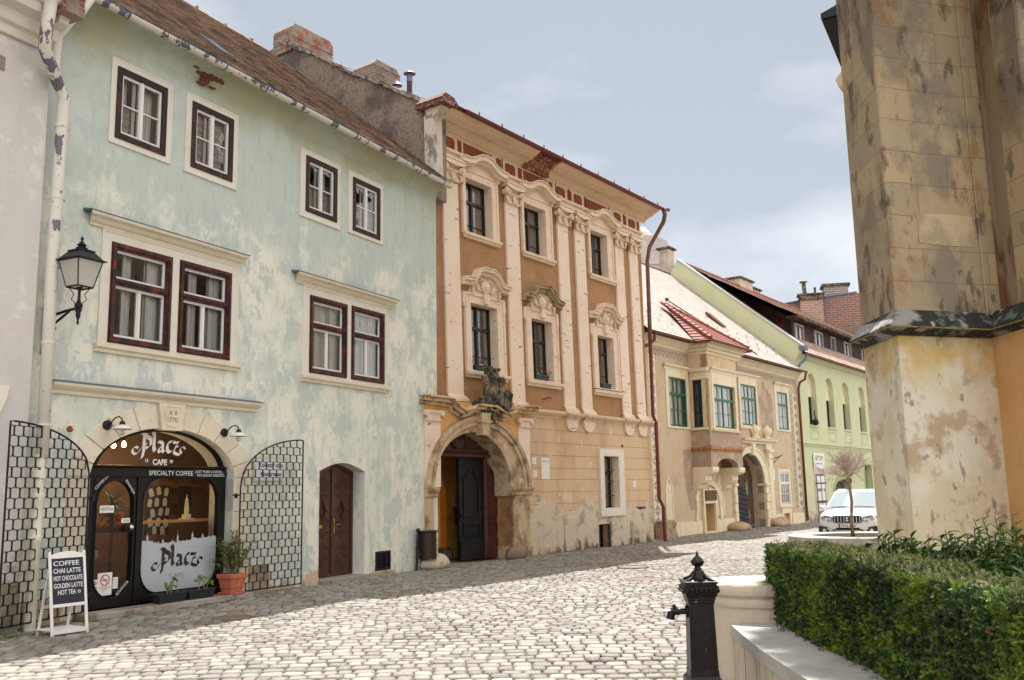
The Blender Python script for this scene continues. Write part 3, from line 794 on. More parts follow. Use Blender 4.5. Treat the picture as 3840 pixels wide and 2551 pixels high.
# ---- shopfront joinery (part of the house)
YF = .2
mb = MB()
out_l = archloop(1.12, 3.95, .10, 2.05, .80, 28)
fan = [(1.22,2.22),(3.85,2.22)] + archpts(2.535, 2.14, 1.315, .66, 24, 7, 173)
door_out = rect(1.20, 2.02, .14, 2.05)
win_hole = rrect(2.15, 3.78, .24, 2.04, .38, 7, .34)
door_hole2 = [(1.22,.16),(2.0,.16),(2.0,2.04),(1.22,2.04)]
mb.plate([out_l, fan, door_hole2, win_hole], YF-.03, YF+.05)
sf = mb.build('shopfront', MT['black'], ba, bevel=.006)
mb = MB()
mb.box(1.12, 3.95, YF-.06, YF-.03, 2.06, 2.20); mb.box(2.02, 2.11, YF-.06, YF-.03, .1, 2.06)
mb.profx([(YF-.03,2.20),(YF-.09,2.21),(YF-.09,2.235),(YF-.03,2.25)], 1.12, 3.95)
mb.ring(archpts(2.535, 2.14, 1.36, .70, 24, 5, 175), archpts(2.535, 2.14, 1.315, .66, 24, 5, 175), YF-.05, YF-.03, False)
mb.ring(rrect(2.13, 3.80, .22, 2.06, .40, 7, .36), rrect(2.15, 3.78, .24, 2.04, .38, 7, .34), YF-.045, YF-.03)
mb.box(2.13, 3.95, YF-.05, YF-.03, .1, .2)
mb.build('mouldings', MT['black'], sf, bevel=.004)
mb = MB(); mb.plate([door_hole2, [(p[0], p[1]) for p in rrect(1.27, 1.95, .24, 2.0, .34, 8)]], YF-.04, YF+.03)
mb.ring(rrect(1.25, 1.97, .22, 2.02, .36, 8), rrect(1.27, 1.95, .24, 2.0, .34, 8), YF-.055, YF-.04)
cdoor = mb.build('door', MT['black'], sf, bevel=.004)
mb = MB(); mb.flat([rrect(1.26, 1.96, .23, 2.01, .35, 8)], YF); mb.build('pane', MT['cafeglass'], cdoor)
steel = mat('polished_steel', S(200,200,204), .15, 1.0)
mb = MB(); mb.lathe([(.075,-.05),(.075,-.06),(.03,-.065)], (1.88,YF,1.28), 14, 'y'); mb.build('door_plate', MT['iron'], cdoor)
mb = MB(); mb.sph((1.88, YF-.10, 1.28), .045, 14, 10); mb.build('door_knob', steel, cdoor, smooth=True)
mb = MB(); mb.flat([fan], YF+.01); mb.build('fanlight_pane', MT['cafeglass'], sf)
mb = MB(); mb.flat([win_hole], YF+.01); mb.build('pane', MT['cafeglass'], sf)
# frosted skyline film with the logo left clear
sky_pts = []
rnd = random.Random(5)
x = 2.15
tow = {2.28: .13, 2.62: .10, 2.82: .07, 2.93: .19, 3.25: .13, 3.46: .09}
while x < 3.78:
    z = 1.02 + .03*math.sin(x*4) + rnd.choice((0, .015, .025))
    hit = [t for t in tow if abs(t-x-.02) < .02]
    if hit:
        t = hit[0]; h = tow[t]
        sky_pts += [(x, z), (x, z+h*.55), (x+.012, z+h*.55), (x+.018, z+h), (x+.024, z+h*.55), (x+.036, z+h*.55), (x+.036, z)]
        x += .05
    else:
        sky_pts += [(x, z), (x+.028, z)]; x += .03
sky_pts.append((3.78, 1.02))
low = [p for p in rrect(2.15, 3.78, .24, 2.04, .38, 7, .34) if p[1] < 1.0]
low = sorted([p for p in low if p[0] > 2.96], key=lambda p: -p[1]) + sorted([p for p in low if p[0] <= 2.96], key=lambda p: p[1])
film = mat('frosted_film', S(176,182,188), .5)
mb = MB(); mb.flat([sky_pts + low], YF-.004); mb.build('frosted_film', film, sf)

def placz(mb, x0, z0, k, y, w=.034):
    """the flourished blackletter name, drawn with a broad pen; k = width"""
    def st(pts, ww=1.0, ang=40): mb.nib([(x0+a*k, z0+b*k) for a, b in pts], w*k*ww, y, ang=ang)
    def arc(cx, cy, rx, ry, a0, a1, n=10): return [(cx+rx*math.cos(R(a0+(a1-a0)*i/n)), cy+ry*math.sin(R(a0+(a1-a0)*i/n))) for i in range(n+1)]
    W = 2.0
    st(arc(.07, .07, .055, .05, 40, 330, 12) + [(.16,.10),(.22,.16),(.27,.17)], W*.8)           # left curl
    st([(.14,.29),(.17,.32),(.24,.30),(.30,.24)], W)                                        # P flag
    st([(.22,.31),(.215,.20),(.215,.08),(.19,-.03)], W*1.25)
    st([(.24,.25),(.29,.27),(.335,.23),(.335,.15),(.28,.11),(.235,.12)], W*1.1)
    st([(.37,.36),(.395,.30),(.39,.12),(.41,.07),(.43,.09)], W*1.25)                            # l
    st([(.47,.21),(.53,.20),(.555,.17),(.55,.08),(.58,.06)], W*1.1)                             # a
    st([(.545,.14),(.49,.12),(.475,.08),(.51,.055),(.55,.09)], W)
    st([(.71,.21),(.665,.215),(.635,.16),(.64,.09),(.68,.06),(.72,.075)], W*1.15)                # c
    st([(.745,.22),(.785,.20),(.85,.215)], W)                                               # z
    st([(.845,.215),(.80,.15),(.755,.065)], W*.8)
    st([(.76,.065),(.81,.04),(.87,.03),(.92,.06)], W)
    st(arc(.93, .10, .05, .045, 250, 20, 8) + arc(.93, .10, .05, .045, 20, 170, 8), W*.7)
    st([(.78,.145),(.85,.15)], W*.6)
mb = MB(); placz(mb, 1.90, 2.40, 1.16*.98, YF-.003, .028); sg = mb.build('painted_sign', white_ink, None)
place(sg, MA, (0,0,0), 0, 'white flourished lettering Placz Cafe 1379 painted on the arched fanlight', 'shop sign')
text_mesh('lettering', 'CAFE', .125, white_ink, sg, (2.33, YF-.003, 2.262), w=.30, bold=.004)
text_mesh('lettering', '13', .075, white_ink, sg, (2.17, YF-.003, 2.30), bold=.002)
text_mesh('lettering', '79', .075, white_ink, sg, (2.68, YF-.003, 2.29), bold=.002)
mb = MB(); placz(mb, 2.38, .56, 1.12, YF-.008, .029); sg2 = mb.build('logo_cutout', mat('clear_logo', S(44,38,34), .2), None)
place(sg2, MA, (0,0,0), 0, 'dark Placz logo cut out of the frosted lower shop window', 'shop sign')
text_mesh('lettering', 'CAFE', .10, mat('pale_logo', S(150,146,140), .4), sg2, (2.76, YF-.008, .44), w=.30)
t = text_mesh('chalk_lettering', 'SPECIALTY COFFEE', .105, chalk, None, (0,0,0), w=.93, ext=.0005)
place(t, MA, (2.21, YF-.063, 2.09), 0, 'chalk words SPECIALTY COFFEE on the black transom', 'sign'); t.rotation_euler = (PI/2, 0, RA)
t = text_mesh('chalk_lettering', 'JUST PURE COFFEE...', .062, chalk, None, (0,0,0), w=.66, ext=.0005)
place(t, MA, (3.20, YF-.063, 2.135), 0, 'chalk words JUST PURE COFFEE at the right of the transom, upper line', 'sign'); t.rotation_euler = (PI/2, 0, RA)
t = text_mesh('chalk_lettering', 'NO SUGAR NEEDED...', .062, chalk, None, (0,0,0), w=.66, ext=.0005)
place(t, MA, (3.24, YF-.063, 2.075), 0, 'chalk words NO SUGAR NEEDED at the right of the transom, lower line', 'sign'); t.rotation_euler = (PI/2, 0, RA)
for txt, x, z, an, lb in (('RWANDA', 1.765, 2.0, -52, 'chalk word RWANDA on the top right corner of the cafe door'), ('ECUADOR', 1.70, .26, 42, 'chalk word ECUADOR on the lower right corner of the cafe door'),
                          ('COFFEE LADY', 1.225, 1.86, 42, 'chalk words on the top left corner of the cafe door')):
    t = text_mesh('chalk_lettering', txt, .06, chalk, None, (0,0,0), ext=.0005)
    t.location = MA @ Vector((x, YF-.0575, z)); t.rotation_euler = (MA.to_3x3() @ Matrix.Rotation(R(-an), 3, 'Y') @ Matrix.Rotation(PI/2, 3, 'X')).to_euler()
    tag(t, lb, 'sign')
def card(name, x0, x1, z0, z1, y, Mx, lines, label, cat='sign', col=None, th=.004, ink=None, group=None):
    mb = MB(); mb.box(0, x1-x0, -th, 0, 0, z1-z0); o = mb.build(name, col or paper)
    place(o, Mx, (x0, y, z0), 0, label, cat, group)
    for ln in lines:
        txt, sz, px, pz = ln[:4]
        text_mesh('lettering', txt, sz, ink or (ln[5] if len(ln) > 5 else black_ink), o, (px, -th-.0012, pz), w=ln[4] if len(ln) > 4 else None, shear=0, ext=.0004)
    return o
card('open_sign', 1.355, 1.615, 1.515, 1.625, YF-.005, MA, [('NYITVA', .075, .02, .03, .22)], 'small white card reading NYITVA on the cafe door glass')
card('push_sign', 1.72, 1.88, 1.355, 1.425, YF-.058, MA, [('TOLNI', .05, .02, .017, .12)], 'small pale plate reading TOLNI above the steel door knob')
ns = card('no_smoking_notice', 1.38, 1.64, .285, .62, YF-.005, MA, [('DOHANYZASI TILALOM', .02, .03, .11, .2), ('NO SMOKING', .016, .07, .085), ('in this shop', .014, .08, .06)], 'white no smoking notice with red ring low on the cafe door')
mb = MB(); mb.ring([(.13+.085*math.cos(R(a)), .225+.085*math.sin(R(a))) for a in range(0, 360, 15)], [(.13+.07*math.cos(R(a)), .225+.07*math.sin(R(a))) for a in range(0, 360, 15)], -.007, -.004)
mb._add([(.075,-.0065,.275),(.085,-.0065,.285),(.185,-.0065,.175),(.175,-.0065,.165)], [(0,3,2,1)]); mb.build('prohibition_ring', red_ink, ns)
mb = MB(); mb.box(.075,.18,-.0055,-.004,.218,.232); mb.build('cigarette_mark', black_ink, ns)
card('payment_sticker', 1.655, 1.75, .37, .54, YF-.006, MA, [('== ==', .03, .01, .12, .07), ('== ==', .03, .01, .08, .07), ('== ==', .03, .01, .04, .07)], 'small sticker with rows of card symbols right of the no smoking notice')
al = card('alarm_sticker', 1.235, 1.375, .36, .53, YF-.007, MA, [('RIASZTOVAL', .024, .008, .055, .124), ('VEDVE!', .024, .03, .02)], 'alarm sticker with a red oval left of the no smoking notice')
mb = MB(); mb.prism([(.07+.06*math.cos(R(a)), .12+.03*math.sin(R(a))) for a in range(0, 360, 20)], -.0055, -.004); mb.build('red_oval', red_ink, al)
text_mesh('lettering', 'ALARM', .03, white_ink, al, (.03, -.0068, .11), w=.08, ext=.0003)
# ---- cafe interior
inner = mat('ochre_cafe_wall', S(150,118,84), .9, layers=[(S(120,92,64), 1.5, .5, .7, X, None, .7)], bump=(10,.4))
ci = MB(); ci.box(.6, 6.4, 2.9, 3.0, 0, 3.2); ci.box(.5, .6, .56, 3.0, 0, 3.2); ci.box(6.4, 6.5, .56, 3.0, 0, 3.2)
ci.build('cafe_wall', inner, ba)
ci = MB(); ci.box(.5, 6.5, .56, 3, .02, .12); ci.build('cafe_floor', mat('cafe_floor', S(96,72,52), .5), ba)
ci = MB(); ci.box(.5, 6.5, .56, 3, 3.0, 3.1); ci.build('cafe_ceiling', inner, ba)
orange = mat('orange_shelf_board', S(190,82,40), .6); wood = mat('light_wood_bar', S(196,148,90), .5, bump=(20,.2)); dkw = mat('dark_brown_panel', S(58,40,32), .6)
mb = MB(); mb.box(-1.3,1.4,-.15,.15,-.02,.02)
place(mb.build('window_bar', wood), MA, (3.55, .75, 1.33), 0, 'light wooden bar counter running behind the shop window', 'shelf')
def ithing(name, x, z, w_, h_, d, m_, lb, cat, y=2.3, group=None):
    mb = MB(); mb.box(-w_/2, w_/2, -d/2, d/2, 0, h_); o = mb.build(name, m_, bevel=.005); place(o, MA, (x, y, z), 0, lb, cat, group); return o
ithing('wall_shelf', 5.3, 1.93, 1.0, .04, .25, orange, 'orange wall shelf high on the cafe back wall', 'shelf', 2.7)
ithing('wall_shelf', 4.95, 1.63, .55, .04, .25, orange, 'lower orange shelf carrying a white mug behind the shop window', 'shelf', 2.7)
ithing('wall_shelf', 3.7, 1.25, .75, .04, .25, orange, 'orange shelf seen through the oval door glass', 'shelf', 2.7)
mb = MB(); mb.lathe([(.05,0),(.05,.12),(.06,.16),(.055,.17),(.04,.12),(.0,.02)], n=14); mb.tube([(.05,0,.12),(.09,0,.10),(.09,0,.05),(.05,0,.03)], .008, 6)
place(mb.build('mug', MT['whitepaint'], smooth=True), MA, (4.9, 2.68, 1.67), 0, 'white mug standing on the lower orange shelf', 'mug')
gold = mat('old_gold', S(180,140,66), .4, .6)
mb = MB(); mb.box(-.3,.3,-.08,.08,0,.03); mb.box(-.28,.28,-.06,.06,.03,.05)
for k in range(7): mb.tube([(-.24+k*.08,0,.05),(-.22+k*.08,0,.13),(-.20+k*.08,0,.05)], .008, 5)
mb.box(-.3,.3,-.08,.08,.14,.17)
place(mb.build('brass_scale', gold), MA, (5.3, 2.7, 1.97), 0, 'gilt openwork scale standing on the upper orange shelf', 'ornament')
# pin board with tags
pb = empty('pin_board', MA @ Vector((3.66, 1.5, 1.40)), RA, 'dark framed board hung with cream paper tags behind the shop window', 'board')
mb = MB(); mb.box(-.27,.27,0,.02,-.32,.55); mb.build('frame', dkw, pb)
rnd = random.Random(8)
tags_m = mat('cream_tags', S(222,206,172), .8)
for k, (a, b) in enumerate([(-.17,.42),(.0,.45),(.17,.43),(-.2,.24),(-.04,.25),(.14,.25),(-.13,.06),(.05,.08),(.2,.08),(-.18,-.1),(.0,-.1),(.17,-.12),(-.08,-.24),(.1,-.25)]):
    mb = MB(); c, s_ = math.cos(rnd.uniform(-.4,.4)), rnd.uniform(-.35,.35)
    q = [(-.05,-.07),(.05,-.07),(.05,.05),(.02,.08),(-.02,.08),(-.05,.05)]
    mb._add([(a+p*c-r_*s_, -.012-.001*k, b+p*s_+r_*c) for p, r_ in q], [tuple(range(6))]); mb.build('paper_tag', tags_m, pb)
# model church tower
mt = empty('model_tower', MA @ Vector((3.62, .75, 1.35)), RA, 'little cream model of a church tower standing on the wooden bar', 'ornament')
mb = MB(); mb.box(-.11,.11,-.08,.08,0,.02); mb.box(-.06,.06,-.05,.05,.02,.09); mb.build('base', tags_m, mt, bevel=.004)
mb = MB(); mb.lathe([(.04,.09),(.038,.2),(.045,.205),(.034,.215),(.034,.27),(.042,.275),(.026,.285),(.026,.325),(.032,.33),(.012,.36),(.016,.375),(.006,.39),(.003,.43)], n=8); mb.build('shaft', tags_m, mt)
ithing('framed_picture', 5.05, 1.52, .34, .44, .02, dkw, 'dark framed picture hung at the right of the cafe wall', 'picture', 2.3)
ithing('brown_cabinet', 3.2, .12, .9, 1.0, .5, mat('cabinet_wood', S(110,72,46), .5, bump=(12,.3)), 'brown cabinet inside the cafe door', 'cabinet', 2.5)
ithing('book_stack', 2.1, .76, .2, .14, .2, mat('books', S(210,196,170), .8, wave=(20,'Z',2)), 'stack of pale books low inside the cafe door', 'books', 1.3)
ithing('armchair', 4.3, .12, .8, .75, .7, mat('brown_leather', S(98,48,28), .4), 'brown leather armchair behind the frosted film', 'armchair', 1.9)
ithing('armchair', 5.3, .12, .8, .75, .7, mat('brown_leather2', S(88,42,26), .4), 'second brown leather armchair, right of the first, behind the shop window', 'armchair', 1.9)
mb = MB(); mb.lathe([(.11,0),(.14,.22),(.13,.22),(.1,.03)], n=14); bk = mb.build('basket', orange, smooth=True); place(bk, MA, (2.75, 1.5, 1.27), 0, 'small orange basket under the palm inside the cafe door', 'basket')
pal = empty('indoor_palm', MA @ Vector((2.55, 1.35, .12)), RA, 'dark potted palm with long narrow leaves inside the cafe door', 'plant')
leafdk = mat('dark_palm_leaf', S(30,52,28), .5, island=.3)
mb = MB(); mb.tube([(0,0,.2),(.02,0,1.0),(0,0,1.55)], [.03,.025,.02], 7); mb.build('trunk', dkw, pal)
mb = MB(); mb.lathe([(.13,0),(.17,.28),(.15,.28),(.12,.05)], n=14); mb.build('pot', dkw, pal)
def leaf(mb, p, d, L, w_, droop=.4, fold=.25, up=Vector((0,0,1))):
    """long leaf: 3 segments, folded on its midrib"""
    p = Vector(p); d = Vector(d).normalized(); sd = d.cross(up)
    if sd.length < .05: sd = Vector((1,0,0))
    sd.normalize(); nn = sd.cross(d)
    prof = ((0,.15),(.3,1),(.65,.85),(1,.02)); vs = []
    for t, ww in prof:
        c = p + d*(L*t) + Vector((0,0,-droop*L*t*t))
        vs += [c - sd*w_*ww + nn*fold*w_*ww, c, c + sd*w_*ww + nn*fold*w_*ww]
    fs = []
    for i in range(3):
        b = i*3; fs += [(b, b+1, b+4, b+3), (b+1, b+2, b+5, b+4)]
    mb._add(vs, fs)
mb = MB(); rnd = random.Random(2)
for k in range(90):
    z = rnd.uniform(1.25, 1.6); a = rnd.uniform(0, 2*PI); e = rnd.uniform(-.2, 1.1)
    leaf(mb, (0,0,z), (math.cos(a)*math.cos(e), math.sin(a)*math.cos(e), math.sin(e)), rnd.uniform(.3,.5), .013, .5)
mb.build('foliage', leafdk, pal)
bulb_m = emis('warm_bulb', (1.0, .55, .22), 14)
for k, (x, z) in enumerate(((1.62,2.55),(1.85,2.58),(2.05,2.60))):
    bb = empty('pendant_bulb', MA @ Vector((x, .55, z)), RA, ('leftmost', 'middle', 'rightmost')[k]+' of the three glowing amber bulbs hanging behind the fanlight', 'lamp', 'glowing bulbs hanging behind the fanlight')
    mb = MB(); mb.lathe([(.0,-.06),(.03,-.045),(.038,-.015),(.028,.02),(.014,.045)], n=12); mb.build('bulb', bulb_m, bb, smooth=True)
    mb = MB(); mb.lathe([(.018,.045),(.018,.09),(.006,.1)], n=8); mb.tube([(0,0,.1),(0,0,.45)], .004, 5); mb.build('cord', MT['iron'], bb)
lp = bpy.data.lights.new('cafe_lamp', 'POINT'); lp.energy = 24; lp.color = (1, .72, .42); lp.shadow_soft_size = .12
lo = bpy.data.objects.new('cafe_lamp', lp); COL.objects.link(lo); lo.location = MA @ Vector((2.9, 1.4, 2.5))
# ---- step
mb = MB(); mb.box(0, 3.35, 0, .55, 0, .10)
st_o = mb.build('doorstep', mat('worn_step_stone', S(160,152,142), .85, layers=[(S(112,98,78), 3, .45, .6, (1,1,1), None, .8)], bump=(40, 1)), ba, bevel=.015); st_o.location = (.80, -.36, 0)
# ---- wrought lattice gates
def lattice(xmax, ztop, cw, ch, zb, topf, bar=.0045, d=.02, flip=False):
    mb = MB(); k = 0
    nz_ = int((ztop-zb)/ch)+2
    for r in range(nz_):
        for c in range(-1, int(xmax/cw)+2):
            x0 = c*cw + (cw/2 if r % 2 else 0); z0 = zb + r*ch
            cxm = min(max(x0+cw/2, 0), xmax)
            if z0 + ch*.25 > topf(cxm) or x0 + cw*.25 < -cw*.2 and x0+cw < .02 or x0 > xmax-.02: continue
            o_ = rrect(x0, x0+cw, z0, z0+ch, ch*.20, 3, cw*.17); i_ = rrect(x0+bar, x0+cw-bar, z0+bar, z0+ch-bar, ch*.20-bar*.5, 3, cw*.17-bar*.5)
            def cl(p): 
                x = min(max(p[0], 0), xmax); return (x, min(p[1], topf(x)))
            mb.ring([cl(p) for p in o_], [cl(p) for p in i_], -d/2, d/2)
    return mb
def gate(name, origin, ang, W, zb, ztop, topf, cw, ch, bracket):
    g = empty(name, MA @ Vector(origin), RA + ang)
    g.parent = None
    b = lattice(W, ztop, cw, ch, zb, topf); b.build('lattice', MT['iron'], g)
    f = MB(); pts = [(W*i/24, 0, topf(W*i/24)) for i in range(25)]
    f.tube([(0,0,zb)] + pts + [(W,0,zb)], .014, 5, True); f.tube([(0,0,zb),(W,0,zb)], .012, 5)
    f.build('frame', MT['iron'], g)
    h = MB()
    for z in bracket: h.tube([(0,0,z),(-.10,.0,z),(-.16,.02,z)], .013, 5); h.box(-.12,-.08,-.02,.02,z-.05,z+.03)
    h.build('hinge_bracket', MT['iron'], g)
    return g
# left leaf: hinged at x=.95, folded back in front of the white house
def topL(x): # x from hinge (0) to free end
    return 2.10 + .66*math.sqrt(max(0, 1-((1.62-x)/1.62)**2)) if x > 0 else 2.10
gl = gate('lattice_gate', (.90, -.10, 0), PI+.27, 1.66, .12, 2.76, topL, .176, .136, (1.75, .35))
tag(gl, 'black iron lattice gate leaf folded back left of the cafe, behind the chalkboard', 'gate', 'lattice gate leaves of the cafe')
def topR(x): return 1.90 + .87*math.sqrt(max(0, 1-((1.62-x)/1.62)**2)) if x > 0 else 1.9
gr_ = gate('lattice_gate', (4.0, -.13, 0), -.03, 1.60, .10, 2.77, topR, .178, .140, (1.75, .32))
tag(gr_, 'black iron lattice gate leaf folded back right of the cafe, over the street sign', 'gate', 'lattice gate leaves of the cafe')
# ---- goose neck lamps
def goose(x, z, label):
    g = empty('gooseneck_lamp', MA @ Vector((x, -.03, z)), RA, label, 'lamp', 'gooseneck lamps over the cafe arch')
    mb = MB(); mb.lathe([(.0,.0),(.075,.0),(.075,-.03),(.03,-.05),(0,-.05)], n=16, axis='y'); mb.build('wall_rose', MT['iron'], g, smooth='auto')
    mb = MB(); mb.tube([(0,-.04,0),(0,-.10,.03),(.0,-.18,.10),(0,-.27,.115),(0,-.33,.08),(0,-.345,.03)], .011, 8); mb.build('arm', MT['iron'], g, smooth=True)
    mb = MB(); mb.lathe([(.035,.04),(.045,.0),(.04,-.03)], (0,-.345,0), 12); mb.build('socket', MT['iron'], g, smooth='auto')
    mb = MB(); mb.lathe([(.04,-.01),(.10,-.035),(.165,-.075),(.16,-.08),(.10,-.042),(.04,-.018)], (0,-.345,0), 24); mb.build('shade', MT['whitepaint'], g, smooth=True)
    mb = MB(); mb.lathe([(.04,-.03),(.05,-.08),(.05,-.12),(.035,-.155),(0,-.17)], (0,-.345,0), 14); mb.build('glass_jar', glass('jar_glass', (.95,.95,.92), 1.5, .03), g, smooth=True)
    mb = MB(); mb.sph((0,-.345,-.10), (.025,.025,.035), 8, 6); mb.build('bulb', MT['whitepaint'], g, smooth=True)
goose(1.22, 2.83, 'black gooseneck lamp with pale shade at the left shoulder of the cafe arch')
goose(3.66, 2.83, 'black gooseneck lamp with pale shade at the right shoulder of the cafe arch')
# ---- street lantern on a bracket
sl = empty('street_lantern', MA @ Vector((.08, 0, 4.0)), RA, 'black four-sided wall lantern with frosted panes on a scrolled bracket', 'street lamp')
mb = MB(); mb.box(-.02,.03,-.03,.0,-.18,.42); mb.sph((0,-.02,.44), (.035,.03,.04), 8, 6); mb.sph((0,-.02,-.20), (.035,.03,.04), 8, 6)
mb.tube([(.0,-.03,.30),(.02,-.2,.335),(.05,-.40,.375),(.08,-.60,.40)], .022, 8)
mb.tube([(.0,-.03,-.12),(.01,-.08,.05),(.03,-.18,.2),(.06,-.33,.30),(.07,-.45,.37)], .018, 8)
mb.tube([(.0,-.03,.22),(.02,-.12,.14),(.03,-.16,.18)], .014, 6); mb.sph((.03,-.2,.14), .03, 8, 6)
mb.build('bracket', MT['iron'], sl, smooth=True)
lx, ly = .085, -.62
mb = MB(); mb.lathe([(.0,.15),(.012,.17),(.02,.2),(.01,.22),(.03,.28),(.035,.30),(.03,.33),(.045,.36),(.045,.40),(.055,.42),(.055,.46),(.03,.48),(.022,.52),(.02,.66),(.05,.70)], (lx,ly,0), 12); mb.build('stem', MT['iron'], sl, smooth='auto')
mb = MB()
for a in range(4):
    c, s_ = math.cos(PI/4+a*PI/2), math.sin(PI/4+a*PI/2)
    mb.tube([(lx+.03*c,ly+.03*s_,.46),(lx+.10*c,ly+.10*s_,.52),(lx+.07*c,ly+.07*s_,.60),(lx+.13*c,ly+.13*s_,.68)], .007, 5)
mb.build('scroll', MT['iron'], sl)
def sqring(mb, h0, z0, h1, z1, t):
    pass
hb, ht, zb_, zt_ = .125, .205, .70, 1.08
mb = MB()
for sx in (-1,1):
    for sy in (-1,1): mb.tube([(lx+sx*hb,ly+sy*hb,zb_),(lx+sx*ht,ly+sy*ht,zt_)], .011, 4)
for h, z in ((hb,zb_),(ht,zt_)):
    p = [(lx-h,ly-h,z),(lx+h,ly-h,z),(lx+h,ly+h,z),(lx-h,ly+h,z),(lx-h,ly-h,z)]; mb.tube(p, .013, 4)
mb.build('lantern_frame', MT['iron'], sl)
mb = MB()
q0 = [(lx-hb,ly-hb,zb_),(lx+hb,ly-hb,zb_),(lx+hb,ly+hb,zb_),(lx-hb,ly+hb,zb_)]; q1 = [(lx-ht,ly-ht,zt_),(lx+ht,ly-ht,zt_),(lx+ht,ly+ht,zt_),(lx-ht,ly+ht,zt_)]
mb._add(q0+q1, [(0,1,5,4),(1,2,6,5),(2,3,7,6),(3,0,4,7)]); mb.build('frosted_pane', mat('opal_glass', S(228,224,216), .35, trans=.45), sl)
mb = MB()
def frust(mb, h0, z0, h1, z1):
    a = [(lx-h0,ly-h0,z0),(lx+h0,ly-h0,z0),(lx+h0,ly+h0,z0),(lx-h0,ly+h0,z0)]; b = [(lx-h1,ly-h1,z1),(lx+h1,ly-h1,z1),(lx+h1,ly+h1,z1),(lx-h1,ly+h1,z1)]
    mb._add(a+b, [(0,1,5,4),(1,2,6,5),(2,3,7,6),(3,0,4,7),(3,2,1,0),(4,5,6,7)])
frust(mb, .25, 1.08, .245, 1.095); frust(mb, .22, 1.095, .12, 1.22); frust(mb, .135, 1.22, .13, 1.235); frust(mb, .09, 1.235, .06, 1.265)
mb.lathe([(.075,1.26),(.08,1.275),(.05,1.29),(.06,1.31),(.07,1.32),(.045,1.335),(.03,1.36),(.012,1.38),(.022,1.40),(.022,1.42),(.008,1.44),(0,1.47)], (lx,ly,0), 12)
mb.build('lantern_roof', MT['iron'], sl)
# ---- street name plate
sn = empty('street_sign', MA @ Vector((4.46, -.02, 2.03)), RA, 'white enamel street plate reading Kolostor utca Klostergasse behind the lattice', 'street sign')
mb = MB(); mb.box(0, .79, -.03, 0, 0, .37); mb.build('plate', mat('enamel_white', S(226,226,234), .3), sn, bevel=.006)
mb = MB(); mb.plate([rect(-.03,.82,-.03,.40), rect(.0,.79,0,.37)], -.035, .0); mb.build('rim', MT['voussoir'], sn)
text_mesh('lettering', 'Kolostor utca', .12, black_ink, sn, (.08,-.032,.22), w=.63, bold=.002)
text_mesh('lettering', 'Klostergasse', .105, black_ink, sn, (.12,-.032,.06), w=.55, bold=.002)
# ---- chalkboard A-frame
ab = empty('chalkboard_stand', (-5.93, 12.72, 0), R(90)-R(33), 'white wooden A-frame stand with a chalkboard menu of coffees', 'signboard')
wp = MT['whitepaint']
def lean(mb, sgn): mb.T = Matrix.Rotation(sgn*R(9), 4, 'X')
mb = MB(); mb.T = Matrix.Translation((0,-.20,0)) @ Matrix.Rotation(R(-9), 4, 'X')
for x in (-.24, .24): mb.box(x-.018, x+.018, -.012, .012, 0, 1.07)
mb.box(-.222,.222,-.01,.01,.36,.40); mb.prism([(-.222,.98),(.222,.98),(.222,1.03),(.1,1.06),(0,1.07),(-.1,1.06),(-.222,1.03)], -.01, .01)
mb.build('front_frame', wp, ab, bevel=.003)
mb = MB(); mb.T = Matrix.Translation((0,.20,0)) @ Matrix.Rotation(R(13), 4, 'X')
for x in (-.20, .20): mb.box(x-.016, x+.016, -.012, .012, 0, 1.0)
mb.box(-.19,.19,-.008,.008,.34,.38); mb.build('rear_frame', wp, ab, bevel=.003)
mb = MB()
for k in range(5): mb.box(-.24, .24, -.22+k*.085, -.15+k*.085, .065, .08)
mb.box(-.24,.24,-.225,-.2,.03,.08); mb.build('shelf', wp, ab, bevel=.003)
mb = MB(); mb.T = Matrix.Translation((0,-.20,0)) @ Matrix.Rotation(R(-9), 4, 'X'); mb.box(-.222,.222,-.004,.008,.40,.98)
bd = mb.build('board', mat('blue_black_slate', S(22,24,44), .5), ab)
for txt, z, x, w_ in (('COFFEE', .885, -.2, .36), ('CHAI LATTE', .79, -.2, .38), ('HOT CHOCOLATE', .695, -.2, .40), ('GOLDEN LATTE', .60, -.2, .40), ('HOT TEA', .515, -.15, .25)):
    t = text_mesh('chalk_lettering', txt, .085, chalk, bd, (0,0,0), w=w_, bold=.001)
    t.matrix_local = Matrix.Translation((0,-.20,0)) @ Matrix.Rotation(R(-9), 4, 'X') @ Matrix.Translation((x, -.006, z)) @ Matrix.Rotation(PI/2, 4, 'X')
mb = MB(); mb.T = Matrix.Translation((0,-.20,0)) @ Matrix.Rotation(R(-9), 4, 'X')
for r_ in (.022, .014): mb.ring([(.15+r_*math.cos(R(a)), .54+r_*math.sin(R(a))) for a in range(0,360,30)], [(.15+(r_-.004)*math.cos(R(a)), .54+(r_-.004)*math.sin(R(a))) for a in range(0,360,30)], -.007, -.005)
mb.build('cup_drawing', chalk, bd)
